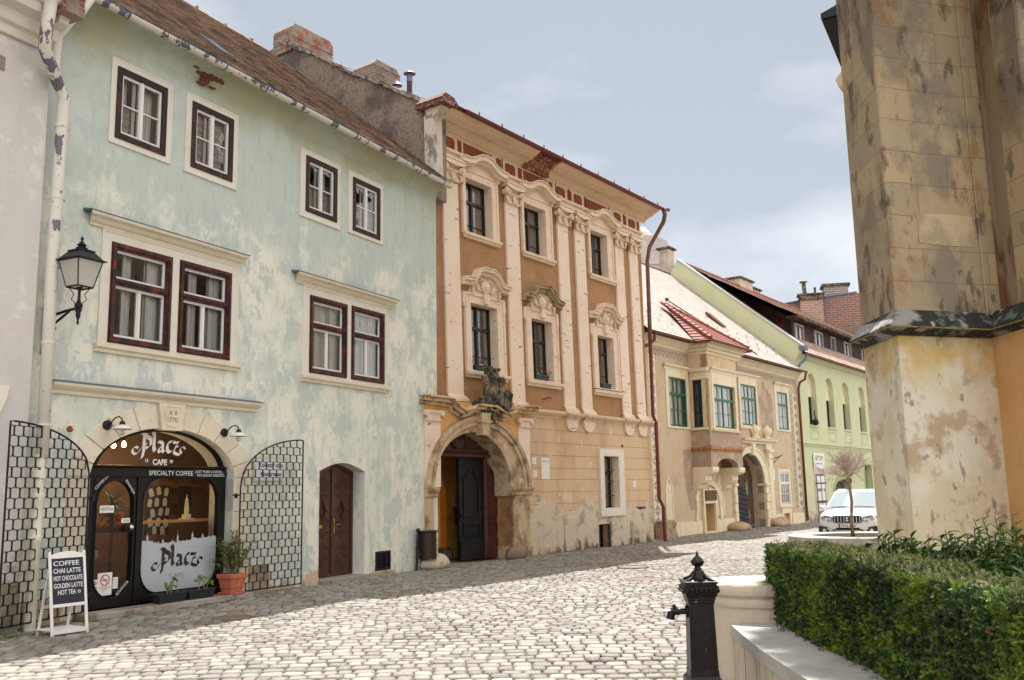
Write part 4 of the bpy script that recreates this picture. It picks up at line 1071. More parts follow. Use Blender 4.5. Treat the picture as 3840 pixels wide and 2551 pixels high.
# ---- planters on the step
soil = mat('potting_soil', S(60,46,36), .95, bump=(60,1))
blackpl = mat('black_plastic', S(34,36,42), .4)
green1 = mat('fresh_leaf', S(96,124,48), .5, island=.3, trans=.3)
stemm = mat('dry_stem', S(140,110,70), .8)
def planter(x, y, lb, seed):
    p = empty('plant_trough', MA @ Vector((x, y, .10)), RA, lb, 'planter', 'black plastic troughs on the cafe step')
    mb = MB()
    a = [(-.25,-.07),(.25,-.07),(.25,.07),(-.25,.07)]; b = [(-.29,-.09),(.29,-.09),(.29,.09),(-.29,.09)]; c = [(-.27,-.075),(.27,-.075),(.27,.075),(-.27,.075)]
    vs = [(q[0],q[1],0) for q in a] + [(q[0],q[1],.15) for q in b] + [(q[0],q[1],.15) for q in c] + [(q[0],q[1],.125) for q in c]
    fs = [(3,2,1,0)]
    for i in range(4):
        j = (i+1) % 4; fs += [(i,j,4+j,4+i),(4+i,4+j,8+j,8+i),(8+i,8+j,12+j,12+i)]
    mb._add(vs, fs); mb.box(-.295,.295,-.095,-.088,.13,.152); mb.box(-.295,.295,.088,.095,.13,.152); mb.build('trough', blackpl, p, bevel=.004)
    mb = MB(); mb.box(-.27,.27,-.075,.075,.12,.13); mb.build('soil', soil, p)
    mb = MB(); lf = MB(); rnd = random.Random(seed)
    for k in range(4):
        bx = rnd.uniform(-.08,.18); top = Vector((bx+rnd.uniform(-.06,.06), rnd.uniform(-.04,.04), rnd.uniform(.24,.40)))
        mb.tube([(bx,0,.12),(bx+rnd.uniform(-.02,.02),0,.2),tuple(top)], [.01,.007,.004], 5)
        for j in range(6):
            a_ = rnd.uniform(0,2*PI); c = top + Vector((math.cos(a_)*.05, math.sin(a_)*.04, rnd.uniform(-.05,.03)))
            n_ = 7; ax = Vector((rnd.uniform(-.6,.6), -.6, .6)).normalized(); u_ = ax.orthogonal().normalized(); v_ = ax.cross(u_)
            lf._add([tuple(c)] + [tuple(c + (u_*math.cos(2*PI*i/n_)+v_*math.sin(2*PI*i/n_))*.028*(1+.2*(i%2))) for i in range(n_)], [(0, 1+i, 1+(i+1)%n_) for i in range(n_)])
    mb.build('stems', stemm, p); lf.build('foliage', green1, p)
planter(2.42, -.20, 'black trough with one small geranium, left on the cafe step', 1)
planter(3.03, -.20, 'black trough with thin geraniums, between the other trough and the terracotta pot', 2)
# ---- oleander in terracotta
terra = mat('terracotta', S(186,104,74), .75, layers=[(S(214,160,130), 5, .55, .7, X, None, .5)], bump=(30,.3))
ol = empty('potted_oleander', MA @ Vector((3.78, -.20, .10)), RA, 'oleander with narrow leaves in a square terracotta pot on the step', 'potted plant')
mb = MB()
def sq(mb, h0, z0, h1, z1, cap=True):
    a = rrect(-h0,h0,-h0,h0,h0*.25,3); b = rrect(-h1,h1,-h1,h1,h1*.25,3); n = len(a)
    mb._add([(p[0],p[1],z0) for p in a]+[(p[0],p[1],z1) for p in b], [(i,(i+1)%n,(i+1)%n+n,i+n) for i in range(n)] + ([tuple(range(n))[::-1], tuple(range(n,2*n))] if cap else []))
sq(mb,.17,0,.18,.03); sq(mb,.13,.03,.175,.26); sq(mb,.195,.26,.20,.33); sq(mb,.15,.10,.16,.115)
mb.build('pot', terra, ol, bevel=.006)
mb = MB(); lf = MB(); rnd = random.Random(12)
for k in range(20):
    a = rnd.uniform(0,2*PI); sp_ = rnd.uniform(.05,.42)
    top = Vector((math.cos(a)*sp_, math.sin(a)*sp_*.7, rnd.uniform(.62,1.10) - sp_*.35)); mid = Vector((top.x*.35, top.y*.35, top.z*.55))
    mb.tube([(rnd.uniform(-.03,.03),rnd.uniform(-.03,.03),.30),tuple(mid),tuple(top)], [.012,.008,.004], 5)
    for j in range(26):
        t = rnd.uniform(.3,1)**.7; c = mid.lerp(top, t); a2 = rnd.uniform(0,2*PI); e = rnd.uniform(.0,1.1)
        leaf(lf, c, (math.cos(a2)*math.cos(e), math.sin(a2)*math.cos(e), math.sin(e)), rnd.uniform(.12,.2), .013, .35)
mb.build('stems', mat('oleander_stem', S(96,84,56), .8), ol); lf.build('foliage', mat('oleander_leaf', S(122,134,70), .5, island=.35, trans=.25), ol)
# weeds at the wall foot
mb = MB(); rnd = random.Random(3); gx = MB()
for k in range(7):
    a = rnd.uniform(-.6,.6); top = (a*.35, rnd.uniform(-.08,.05), rnd.uniform(.15,.42)); mb.tube([(0,0,0),(a*.12,0,.12),top], .003, 4)
    for j in range(12):
        t = rnd.uniform(.2,1); leaf(gx, (top[0]*t, top[1]*t, top[2]*t), (rnd.uniform(-1,1),rnd.uniform(-1,1),rnd.uniform(-.2,.6)), .03, .006, .2)
wd = empty('wall_weed', MA @ Vector((.15,-.5,0)), RA, 'thin dry weed growing at the foot of the cast downpipe', 'weed'); mb.build('stems', stemm, wd); gx.build('foliage', green1, wd)
gm = MB(); rnd = random.Random(9)
for k in range(1500):
    x = rnd.gauss(-.75,.35); y_ = -.62 + rnd.gauss(0,.09)
    leaf(gm, (x,y_,0), (rnd.uniform(-.6,.6),rnd.uniform(-.6,.6),.6), rnd.uniform(.02,.05), .004, .5)
for k in range(300):
    x = 4.9+rnd.gauss(0,.05); leaf(gm, (x,-.75+rnd.gauss(0,.05),0), (rnd.uniform(-.8,.8),rnd.uniform(-.8,.8),.5), rnd.uniform(.02,.05), .006, .5)
for k in range(500):
    x = rnd.uniform(8.0,8.9); leaf(gm, (x,-.08+rnd.gauss(0,.03),0), (rnd.uniform(-.8,.8),rnd.uniform(-.8,.2),.5), rnd.uniform(.02,.06), .006, .5)
gm_o = gm.build('moss_and_grass', mat('moss', S(72,98,36), .9, island=.3)); place(gm_o, MA, (0,0,0), 0, kind='stuff')
# manhole / gully covers in the street
cast = mat('rusty_cast_iron', S(118,102,90), .8, bump=(60,1))
for (x, y_, r_, lb) in ((-4.03,13.92,.26,'small rusty round cover in the shaded setts before the cafe'), (2.45,18.6,.38,'round cover in the sunlit street, nearer the pump'), (2.6,21.6,.36,'round cover further up the street at the shadow edge')):
    mb = MB(); mb.lathe([(0,.024),(r_*.86,.024),(r_*.87,.018),(r_*.92,.018),(r_*.93,.028),(r_,.028),(r_,.0)], n=28); o = mb.build('manhole_cover', cast); o.location = (x, y_, 0); tag(o, lb, 'manhole cover')
# ================================================================== BUILDING B (pink baroque)
bb_ = empty('baroque_townhouse', LB, RB, 'peach and ochre baroque townhouse with white pilasters, deep cornice and a stone arched gateway', 'building')
WB = lambda x, y, z: (x - .03*max(0, z-4.0), y, z)
MT['ochre'] = mat('ochre_roughcast', S(176,134,94), .95, layers=[(S(150,112,78), 1.2, .48, .66, X, None, .7), (S(196,160,128), 3.5, .60, .72, X, None, .6), (S(120,84,58), 22, .54, .66, X, None, .5)], bump=(70, 1.8))
MT['peach'] = mat('peach_plaster', S(212,182,150), .9, layers=[(S(190,150,116), 1.2, .46, .64, (1,1,.4), None, .7), (S(170,130,98), 4, .56, .7, (1,1,.25), (2.6,3.9,-.12,.06), .6), (S(226,204,180), 2.2, .60, .66, X, None, .7)], bump=(14, .4))
MT['pinktrim'] = mat('pink_white_trim', S(230,208,188), .88, layers=[(S(206,178,150), 2.2, .5, .7, X, None, .6), (S(160,140,130), 5.5, .64, .655, (1,1,3), None, .9)], bump=(25, .3))
MT['pilaster'] = mat('pilaster_plaster', S(232,212,194), .88, layers=[(S(140,122,120), 3.0, .63, .64, (.8,1,3.4), None, .95), (S(214,184,156), 1.3, .5, .7, X, None, .5)], bump=(20, .3))
MT['brownpanel'] = mat('oxide_panel', S(140,74,46), .9, layers=[(S(110,52,36), 5, .5, .66, X, None, .7)], bump=(60, 1))
MT['gate_stone'] = mat('weathered_gate_stone', S(192,168,136), .9, layers=[(S(112,88,66), 2.4, .48, .62, X, None, .8), (S(224,200,168), 3, .6, .7, X, None, .6)], bump=(22, 1))
MT['dark_stone'] = mat('sooty_carved_stone', S(132,118,98), .95, layers=[(S(42,38,38), 4.5, .42, .54, X, None, .9)], bump=(30, 1.2))
MT['bareplaster'] = mat('bare_grey_plaster', S(206,190,170), .92, layers=[(S(152,138,122), 2.2, .52, .64, X, None, .8), (S(96,82,62), 2.8, .50, .62, (1,1,.7), (0, .8, .08, -.3), .9), (S(222,212,196), 3, .6, .68, X, None, .7)], bump=(9, 1.5))
UW = [(3.03,4.20,8.50,10.02),(5.72,6.84,8.52,9.98),(9.40,10.46,8.52,9.98)]   # upper windows, openings
MW = [(3.20,4.36,4.86,6.64),(5.98,7.06,4.86,6.62),(9.63,10.64,4.90,6.58)]
GW = (9.68,10.60,1.17,2.78)
def unwarp(L): return [(x + .03*max(0, z-4.0), z) for x, z in L]
mb = MB(WB)
holes = [rect(q[0]+.03*max(0,(q[2]+q[3])/2-4), q[1]+.03*max(0,(q[2]+q[3])/2-4), q[2], q[3]) for q in UW + MW]
mb.plate([[(1.50,3.98),(12.86,3.98),(13.04,10.2),(13.1,11.2),(2.1,11.2),(2.05,9.7),(1.70,9.3)]] + holes, 0, .5)
mb.build('upper_wall', MT['ochre'], bb_)
# ground storey in bands with grooves
mb = MB()
zs = [1.16,1.36,1.70,2.05,2.37,2.73,3.09,3.46,3.98]
for z0, z1 in zip(zs[:-1], zs[1:]):
    segs = [(5.2, 12.86)]
    if z0 < 2.78 and z1 > 1.17: segs = [(5.2, GW[0]), (GW[1], 12.86)]
    for a, b in segs: mb.box(a, b, -.03, .5, z0+.008, z1-.008)
    mb.box(5.2, 12.86, .0, .02, z0-.01, z0+.01) if z0 > 1.2 and not (z0 < 2.78) else None
mb.box(5.2, GW[0]-.0, -.012, .3, 1.16, 3.9); mb.box(GW[1], 12.86, -.012, .3, 1.16, 3.9); mb.box(GW[0], GW[1], -.012, .3, 2.79, 3.9)
mb.box(GW[0], GW[1], -.03, .5, 2.785, 3.08)
mb.build('rusticated_wall', MT['peach'], bb_, bevel=.006)
# base where the render has come off: irregular top edge
def ragged(x0, x1, zf, n, seed):
    rnd = random.Random(seed); return [(x0+(x1-x0)*i/n, zf(x0+(x1-x0)*i/n) + rnd.uniform(-.05,.05)) for i in range(n+1)]
def ztop(x):
    return 1.18 + .20*math.exp(-((x-6.4)/.8)**2) + .16*math.exp(-((x-8.6)/.6)**2) - .22*math.exp(-((x-10.2)/.9)**2) + .05*math.sin(x*3) - .2*max(0, x-11.4)**1.0*.3
mb = MB(); top = ragged(5.15, 12.86, ztop, 70, 2)
mb.plate([[(5.15,0),(9.30,0),(9.30,.70),(9.98,.70),(9.98,0),(12.86,0)] + top[::-1]], -.045, .5)
mb.build('bare_base', MT['bareplaster'], bb_)
mb = MB()
for (x0, x1, z0, z1) in ((5.16,7.3,.02,.86),(7.36,9.24,.02,.92),(10.02,11.2,.02,.76),(11.25,12.2,.02,.74)):
    rnd = random.Random(int(x0*9)); L = ragged(x0, x1, lambda x: z1, 14, 5)
    mb.plate([[(x0,z0),(x1,z0)] + L[::-1]], -.085, -.04)
mb.build('base_slabs', MT['bareplaster'], bb_, bevel=.012)
mb = MB()
for (cx_, cz_, rx, rz) in ((6.3,1.42,.3,.1),(8.75,1.36,.4,.16),(6.05,1.55,.16,.13),(7.15,1.62,.14,.05),(6.75,2.75,.1,.09),(7.25,3.22,.06,.12),(7.1,2.0,.07,.06),(12.55,1.25,.25,.18),(11.15,1.42,.05,.07)):
    rnd = random.Random(int(cx_*100)); pts = [(cx_+rx*math.cos(R(a))*rnd.uniform(.7,1.2), cz_+rz*math.sin(R(a))*rnd.uniform(.7,1.2)) for a in range(0,360,22)]
    mb.flat([pts], -.033)
mb.build('plaster_patch', MT['bareplaster'], bb_)
mb = MB(); mb.box(9.3,9.36,-.06,.3,0,.7); mb.box(9.92,9.98,-.06,.3,0,.7); mb.box(9.3,9.98,.28,.3,0,.7)
vt = mb.build('cellar_opening', MT['room'], bb_)
mb = MB(); mb.box(9.62,9.92,-.02,.03,.02,.66); mb.build('cellar_shutter', mat('rusty_sheet', S(88,62,50), .8, layers=[(S(140,120,104), 6, .55, .65, X, None, .7)]), vt)
# belt course
def belt(mb, x0, x1, e=.6): mb.profx([(0,3.80),(-.05,3.80),(-.06,3.85),(-.13,3.88),(-.19,3.93),(-.2,3.98),(-.05,4.03),(0,4.03)], x0, x1, e)
mb = MB(); belt(mb, 5.35, 13.0, .0)
for a, b in ((7.5,8.3),(8.5,9.3),(11.0,11.8),(11.95,12.86)):
    mb.profx([(0,3.79),(-.10,3.79),(-.11,3.84),(-.18,3.875),(-.25,3.93),(-.26,3.985),(-.1,4.04),(0,4.04)], a, b, .3)
mb.build('belt_course', mat('stained_belt', S(218,190,160), .9, layers=[(S(130,110,92), 5, .55, .66, X, None, .7)], bump=(25,.5)), bb_, bevel=.004)
mb = MB()
for c in (7.93, 8.90, 11.41, 12.35):
    mb.prism([(c-.33,3.79),(c-.30,3.74)] + [(c+.30*math.cos(R(a)), 3.72+.25*math.sin(R(a))) for a in range(180,361,15)] + [(c+.33,3.79)], -.09, -.02)
mb.build('apron_drop', MT['pilaster'], bb_, bevel=.012)
# pilasters with capitals
PIL = [(2.22,2.84),(4.95,5.56),(7.60,8.18),(8.58,9.16),(11.08,11.64),(12.06,12.64)]
def ionic(k, x0, x1, parent, wp):
    """baroque ionic capital with volutes, drop of fruit and tassels"""
    c = (x0+x1)/2; h = (x1-x0)/2
    mb = MB(lambda x, y, z: wp(x, y, 9.74+(z-9.74)*.84))
    mb.profx([(-.04,9.74),(-.13,9.74),(-.14,9.80),(-.04,9.80)], x0-.02, x1+.02, .3)
    mb.box(x0+.02, x1-.02, -.12, -.02, 9.8, 10.24)
    mb.prism([(x0-.12,10.34),(x0-.14,10.28),(x0,10.22),(c,10.19),(x1,10.22),(x1+.14,10.28),(x1+.12,10.34)], -.26, -.0)
    mb.prism([(x0-.14,10.35),(x1+.14,10.35),(x1+.15,10.40),(x0-.15,10.40)], -.28, 0)
    for s_ in (-1, 1):
        cx_ = c + s_*(h+.02); cz_ = 10.10
        pts = []
        for i in range(26):
            t = i/25; a = R(90 - s_*0 ) ; an = R(80) - s_*t*R(620) if s_ > 0 else R(100) + t*R(620)
            rr = .125*(1-t*.82)
            pts.append((cx_+rr*math.cos(an), -.20-.04*t, cz_+rr*math.sin(an)))
        mb.tube(pts, [.03*(1-.35*i/25) for i in range(26)], 6)
        mb.lathe([(.10,-.21),(.10,-.03)], (cx_,0,cz_), 12, 'y')
        mb.sph((cx_,-.245,cz_), .03, 6, 5)
        mb.tube([(cx_-s_*.02,-.14,9.98),(cx_+s_*.02,-.16,9.9),(cx_,-.15,9.80)], [.03,.035,.02], 6)
        for q in range(4): mb.sph((cx_+random.uniform(-.03,.03),-.16,9.93-q*.05), (.04,.03,.03), 6, 5)
    mb.tube([(c-h+.05,-.17,10.06),(c-.1,-.2,10.02),(c,-.2,10.01),(c+.1,-.2,10.02),(c+h-.05,-.17,10.06)], .028, 6)
    mb.sph((c,-.24,10.29), (.05,.04,.06), 7, 5)
    for r_ in range(5):
        for j in range(3 - (r_ > 2)): mb.sph((c+(j-1+(r_>2)*.5)*.055,-.17,9.98-r_*.05), .036, 6, 5)
    mb.build('capital', MT['creamB'], parent, smooth='auto')
for k, (x0, x1) in enumerate(PIL):
    mb = MB(WB); mb.box(x0, x1, -.07, .0, 4.16, 9.76)
    for zz in np.arange(4.6, 9.6, .5): pass
    p = mb.build('pilaster', MT['pilaster'], bb_, bevel=.006)
    mb = MB(WB); mb.profx([(0,4.0),(-.16,4.0),(-.16,4.07),(-.13,4.09),(-.13,4.12),(-.10,4.14),(-.07,4.17),(0,4.17)], x0-.09, x1+.09, .6)
    mb.build('base', MT['pinktrim'], p, bevel=.004)
    ionic(k, x0+.0, x1-.0, p, WB)
# entablature: architrave blocks over the pilasters, frieze, cornice
mb = MB(WB)
for a, b in ((2.05,2.98),(4.78,5.78),(7.42,9.34),(10.9,12.85)):
    mb.profx([(0,10.30),(-.10,10.30),(-.10,10.38),(-.13,10.385),(-.13,10.45),(-.20,10.47),(-.22,10.53),(0,10.53)], a, b, .2)
mb.build('architrave', MT['creamB'], bb_, bevel=.004)
mb = MB(WB); mb.box(1.75, 13.05, -.03, .02, 10.30, 11.10); mb.build('frieze', MT['pinktrim'], bb_)
mb = MB(WB)
for c in (2.54, 5.28, 7.92, 8.90, 11.40, 12.40):
    w_ = .24
    mb.prism([(c-w_,10.68),(c-w_+.06,10.62),(c+w_-.06,10.62),(c+w_,10.68),(c+w_,10.87),(c+w_-.06,10.93),(c-w_+.06,10.93),(c-w_,10.87)], -.045, -.02)
for a, b in ((1.98,2.12),(2.92,3.08),(4.62,4.86),(5.66,5.86),(7.26,7.46),(8.30,8.54),(9.28,9.46),(10.68,10.86),(11.80,12.02),(12.76,12.92)):
    mb.box(a, b, -.04, -.02, 10.60, 10.95)
for c in (3.78, 6.55, 10.1):
    mb.box(c-.62, c+.62, -.04, -.02, 10.62, 10.95)
mb.build('frieze_panel', MT['brownpanel'], bb_)
mb = MB(WB)
for x in (4.90, 7.63, 8.40, 9.35, 10.86, 11.86): mb.box(x, x+.012, -.05, -.03, 10.0, 11.2)
mb.build('frieze_crack', MT['iron'], bb_)
# main cornice
prof = [(0,11.02),(-.06,11.02),(-.07,11.07),(-.12,11.10),(-.12,11.14),(-.20,11.17),(-.26,11.22),(-.27,11.26),(-.44,11.28),(-.45,11.34),(-.50,11.36),(-.50,11.40),(-.58,11.47),(-.66,11.52),(-.70,11.58),(-.71,11.64),(0,11.64)]
prof = [(0,11.0),(-.05,11.0),(-.05,11.05),(-.10,11.06),(-.10,11.09),(-.17,11.13),(-.22,11.15),(-.22,11.18),(-.38,11.185),(-.38,11.23),(-.43,11.235),(-.43,11.262),(-.50,11.28),(-.58,11.32),(-.64,11.35),(-.67,11.355),(-.67,11.385),(0,11.385)]
mb = MB(WB)
GAP = (5.95, 7.05)
mb.profx(prof, 1.95, GAP[0], .0); mb.profx(prof, GAP[1], 13.35, .0)
mb.build('cornice', mat('cornice_plaster', S(224,198,168), .88, layers=[(S(204,166,130), 1.5, .5, .7, (1,1,3), None, .6), (S(216,196,172), 4, .6, .7, X, None, .5)], bump=(20,.4)), bb_)
mb = MB(WB); rnd = random.Random(6)
mb.profx([(0,11.0),(-.05,11.0),(-.1,11.08),(-.22,11.17),(-.32,11.3),(-.45,11.38),(0,11.38)], GAP[0], GAP[1])
for k in range(150):
    t = rnd.random(); x = rnd.uniform(GAP[0]-.05, GAP[1]+.05)
    mb.T = Matrix.Translation((x, -.06-.42*t*t, 11.03+.34*t)) @ Matrix.Rotation(rnd.uniform(-.4,.4), 4, 'Y') @ Matrix.Rotation(rnd.uniform(-.3,.3), 4, 'X')
    mb.box(-.09,.09,-.05,.05,-.03,.03)
mb.T = None
mb.build('exposed_brick', mat('crumbling_brick', S(142,84,60), .95, island=.35, layers=[(S(196,164,136), 6, .5, .6, X, None, .8), (S(90,60,46), 9, .58, .66, X, None, .7)], bump=(30,1.5)), bb_)
mb = MB(WB); mb.box(1.9, 13.4, -.80, .1, 11.39, 11.42); mb.build('roof_edge', mat('red_brown_tiles_edge', S(110,44,38), .8, bump=(20,1)), bb_)
gp = [(-.80+.07*math.cos(R(a)), 11.39+.07*math.sin(R(a))) for a in range(180, 361, 20)]; gp += [(-.80+.06*math.cos(R(a)), 11.39+.06*math.sin(R(a))) for a in range(360, 179, -20)]
mb = MB(WB); mb.profx(gp, 2.3, 13.4); 
for k in range(11): mb.box(2.8+k, 2.83+k, -.88, -.86, 11.36, 11.47)
mb.build('gutter', MT['redpipe'], bb_)
mb = MB(WB); tiles(mb, 2.0, 13.2, -.72, 11.43, 5.6, 13.9, .2, .3, rseed=5); mb.build('roof', MT['tile_red'], bb_)
# left end: cornice return, plaster scar, sawn roof end
mb = MB(WB); mb.box(1.62, 1.97, -.30, .0, 9.4, 11.2); mb.prism([(-.05,11.1),(-.28,11.1),(-.55,11.3),(-.62,11.4),(-.05,11.4)], 1.62, 1.95, 'x')
mb.build('cornice_end', mat('torn_plaster', S(206,194,180), .95, layers=[(S(120,112,108), 3.2, .5, .58, (1,1,.6), None, .85)], bump=(14,1.5)), bb_)
mb = MB(WB); mb.box(1.45, 2.05, -.78, .15, 11.36, 11.47); mb.prism([(1.42,11.47),(2.1,11.47),(1.95,11.6),(1.6,11.64)], -.75, .1); mb.build('eave_box', mat('flaking_red_board', S(104,58,52), .8, layers=[(S(176,150,140), 9, .52, .6, (1,1,3), None, .8), (S(60,30,28), 6, .56, .66, X, None, .8)], bump=(20,1)), bb_)
# party wall rising over the lower neighbour
PW = [(-.28,9.0),(-.28,11.25),(.22,11.70),(1.42,12.43),(2.50,13.02),(3.65,13.80),(5.12,14.67),(5.75,15.0),(6.2,14.9),(6.4,14.0),(6.4,9.0)]
mb = MB(); mb.prism(PW, 1.52, 1.95, 'x')
pw = mb.build('party_wall', MT['roughwall'], bb_)
mb = MB(); rnd = random.Random(14)
cp = PW[1:8]
for (a, b), (c, d) in zip(cp[:-1], cp[1:]):
    n = max(2, int(math.hypot(c-a, d-b)/.22))
    for i in range(n):
        t = (i+.5)/n; y_, z_ = a+(c-a)*t, b+(d-b)*t
        mb.T = Matrix.Translation((1.73, y_, z_+.04)) @ Matrix.Rotation(math.atan2(d-b, c-a)+rnd.uniform(-.08,.08), 4, 'X') @ Matrix.Rotation(rnd.uniform(-.1,.1), 4, 'Y')
        mb.box(-.3,.3,-.115,.115,-.04,.05+rnd.uniform(-.02,.03))
mb.T = None
mb.build('coping', mat('lichened_coping', S(146,138,130), .95, island=.25, layers=[(S(70,62,60), 5, .48, .6, X, None, .85), (S(150,74,60), 3, .64, .7, X, None, .7)], bump=(25,1)), pw)
mb = MB(); mb.prism([(.0,9.62),(1.0,10.45),(5.5,14.22),(5.5,14.38),(1.0,10.62),(.0,9.80)], 1.38, 1.54, 'x'); mb.build('mortar_fillet', mat('dark_fillet', S(96,96,104), .9, layers=[(S(150,150,150), 3, .55, .63, X, None, .8), (S(150,150,60), 2.6, .66, .7, X, None, .8)], bump=(20,1)), pw)
def stack(name, x0, x1, y0, y1, z0, z1, m_, parent, seed, cap=True):
    rnd = random.Random(seed); mb = MB(); z = z0
    while z < z1 - .07:
        h = .075; j = [rnd.uniform(-.012,.012) for _ in range(4)]
        mb.box(x0+j[0], x1+j[1], y0+j[2], y1+j[3], z, z+h-.008); mb.box(x0+.02, x1-.02, y0+.02, y1-.02, z+h-.01, z+h+.002); z += h
    if cap: mb.prism([(x0+.02,z),(x1-.02,z),(x1-.12,z+.12),(x0+.15,z+.14)], y0+.02, y1-.02)
    return mb.build(name, m_, parent)
stack('chimney', 1.45, 3.1, 5.15, 5.95, 14.6, 15.38, MT['brick'], bb_, 1)
stack('chimney', 1.75, 2.8, 2.1, 3.0, 12.6, 13.45, mat('grey_brick_stack', S(150,132,118), .95, brick=(S(126,104,90), S(170,160,150), .24,.075,.012), layers=[(S(110,100,94), 3, .5, .6, X, None, .7)], bump=(25,1)), bb_, 2)
mb = MB(); mb.lathe([(.075,12.3),(.075,12.75)], (2.2,1.2,0), 10); mb.build('flue_pipe', mat('dark_flue', S(62,34,48), .5), bb_)
mb = MB(); mb.lathe([(.08,12.75),(.08,12.92)], (2.2,1.2,0), 10); mb.lathe([(.17,12.98),(.10,13.03),(.02,13.05)], (2.2,1.2,0), 12); mb.lathe([(.09,12.3),(.09,12.8)], (2.3,1.75,0), 10); mb.lathe([(.15,12.83),(.05,12.95),(.0,12.97)], (2.3,1.75,0), 12); mb.build('flue_cowl', MT['slate'], bb_)
# windows
bw = mat('black_green_casement', S(26,30,28), .5, bump=(30,.2))
def window_b(x0, x1, z0, z1, zt, y, kind, parent=bb_):
    f = MB(WB); X0, X1 = x0 + .03*max(0, (z0+z1)/2-4), x1 + .03*max(0, (z0+z1)/2-4)
    f.plate([rect(X0, X1, z0, z1), rect(X0+.05, X1-.05, z0+.05, z1-.05)], y, y+.06)
    xm = (X0+X1)/2
    f.box(xm-.04, xm+.04, y-.01, y+.05, z0, z1); f.box(X0, X1, y-.012, y+.05, zt-.04, zt+.04)
    lo = (z0+zt)/2 - .16
    f.box(X0, X1, y+.015, y+.045, lo-.012, lo+.012)
    w_ = f.build('window', bw, parent, bevel=.004)
    g = MB(WB); g.flat([rect(X0+.02, X1-.02, z0+.02, z1-.02)], y+.04); g.build('pane', MT['glass'], w_)
    k = MB(WB)
    if kind == 'blind':
        k.flat([rect(X0-.1, X1+.1, z0, z1)], y+.10); k.build('blind', MT['blind'], w_)
    else:
        for a, b in ((X0+.02, X0+.22), (xm-.0, xm+.2), (X1-.16, X1+.05)):
            n = 10; vs = []
            for i in range(n+1):
                xx = a+(b-a)*i/n; vs += [(xx, y+.11+.015*math.sin(i*2.2), z0), (xx, y+.11+.015*math.sin(i*2.2), z1)]
            k._add(vs, [(2*i, 2*i+2, 2*i+3, 2*i+1) for i in range(n)])
        k.build('curtain', mat('cream_curtain', S(222,210,190), .9), w_)
    r = MB(); r.box(X0-.3, X1+.2, .95, 1.0, z0-.2, z1+.2); r.build('room', MT['room'], w_)
    return w_
def surround_b(x0, x1, z0, z1, ox0, ox1, oz0, oz1, y, m_=None):
    mb = MB(WB); dx = .03*max(0, (z0+z1)/2-4)
    q = rect(x0+dx, x1+dx, z0, z1)
    mb.plate([rect(ox0+dx, ox1+dx, oz0, oz1), q], -.05, .0)
    mb.plate([rect(ox0+dx, ox1+dx, oz0, oz1), rect(ox0+dx+.06, ox1+dx-.06, oz0+.02, oz1-.06)], -.08, -.049)
    mb.ring(q, q, 0, 0) if False else None
    w_ = mb.build('window_surround', m_ or MT['pinktrim'], bb_, bevel=.004)
    mb = MB(WB)   # reveal lining
    a, b = x0+dx, x1+dx
    mb.box(a-.003, a+.01, -.045, y+.02, z0, z1); mb.box(b-.01, b+.003, -.045, y+.02, z0, z1); mb.box(a, b, -.045, y+.02, z1-.01, z1+.003); mb.box(a, b, -.045, y+.02, z0-.003, z0+.01)
    mb.build('reveal', MT['pinktrim'], w_)
    return w_
UO = [(2.85,4.44,10.27),(5.55,7.15,10.25),(9.22,10.80,10.24)]
for i, ((x0,x1,z0,z1), (o0,o1,oz)) in enumerate(zip(UW, UO)):
    window_b(x0, x1, z0, z1, z0+.97, .22, 'blind' if i < 2 else 'c')
    surround_b(x0, x1, z0, z1, o0+.02, o1, z0-.03, oz, .22)
    dx = .03*(9-4)
    mb = MB(WB); mb.profx([(0,8.36),(-.08,8.36),(-.09,8.41),(-.14,8.43),(-.15,8.50),(0,8.50)], o0-.02+dx, o1+.06+dx, .5); mb.build('sill', MT['creamB'], bb_, bevel=.004)
    # arched hood merging into the entablature
    c = (o0+o1)/2 + .19; 
    pts = [(c-.98,10.32),(c-.72,10.32),(c-.5,10.38),(c-.25,10.52),(c,10.57),(c+.25,10.52),(c+.5,10.38),(c+.72,10.32),(c+.98,10.32)]
    up = [(a, b+.13) for a, b in pts]
    mb = MB(WB); mb.ring(up, pts, -.30, 0, False); mb.ring([(a,b+.17) for a,b in pts], up, -.34, 0, False); mb.ring([(a,b+.02) for a,b in pts], [(a,b-.06) for a,b in pts], -.2, 0, False)
    mb.build('arched_hood', MT['creamB'], bb_, bevel=.006)
    mb = MB(WB); mb.plate([[(c-.80,10.2)] + [(a*.9+c*.1, b-.0) for a, b in pts[1:-1]] + [(c+.80,10.2)]], -.06, .0); mb.build('hood_field', MT['pinktrim'], bb_)
    mb = MB(WB)
    for s_ in (-1,1):
        for q in range(5): mb.sph((c+s_*.74+random.uniform(-.03,.03), -.10, 10.36-q*.045), (.055,.05,.03), 6, 5)
    mb.build('rosette', MT['creamB'], bb_, smooth=True)
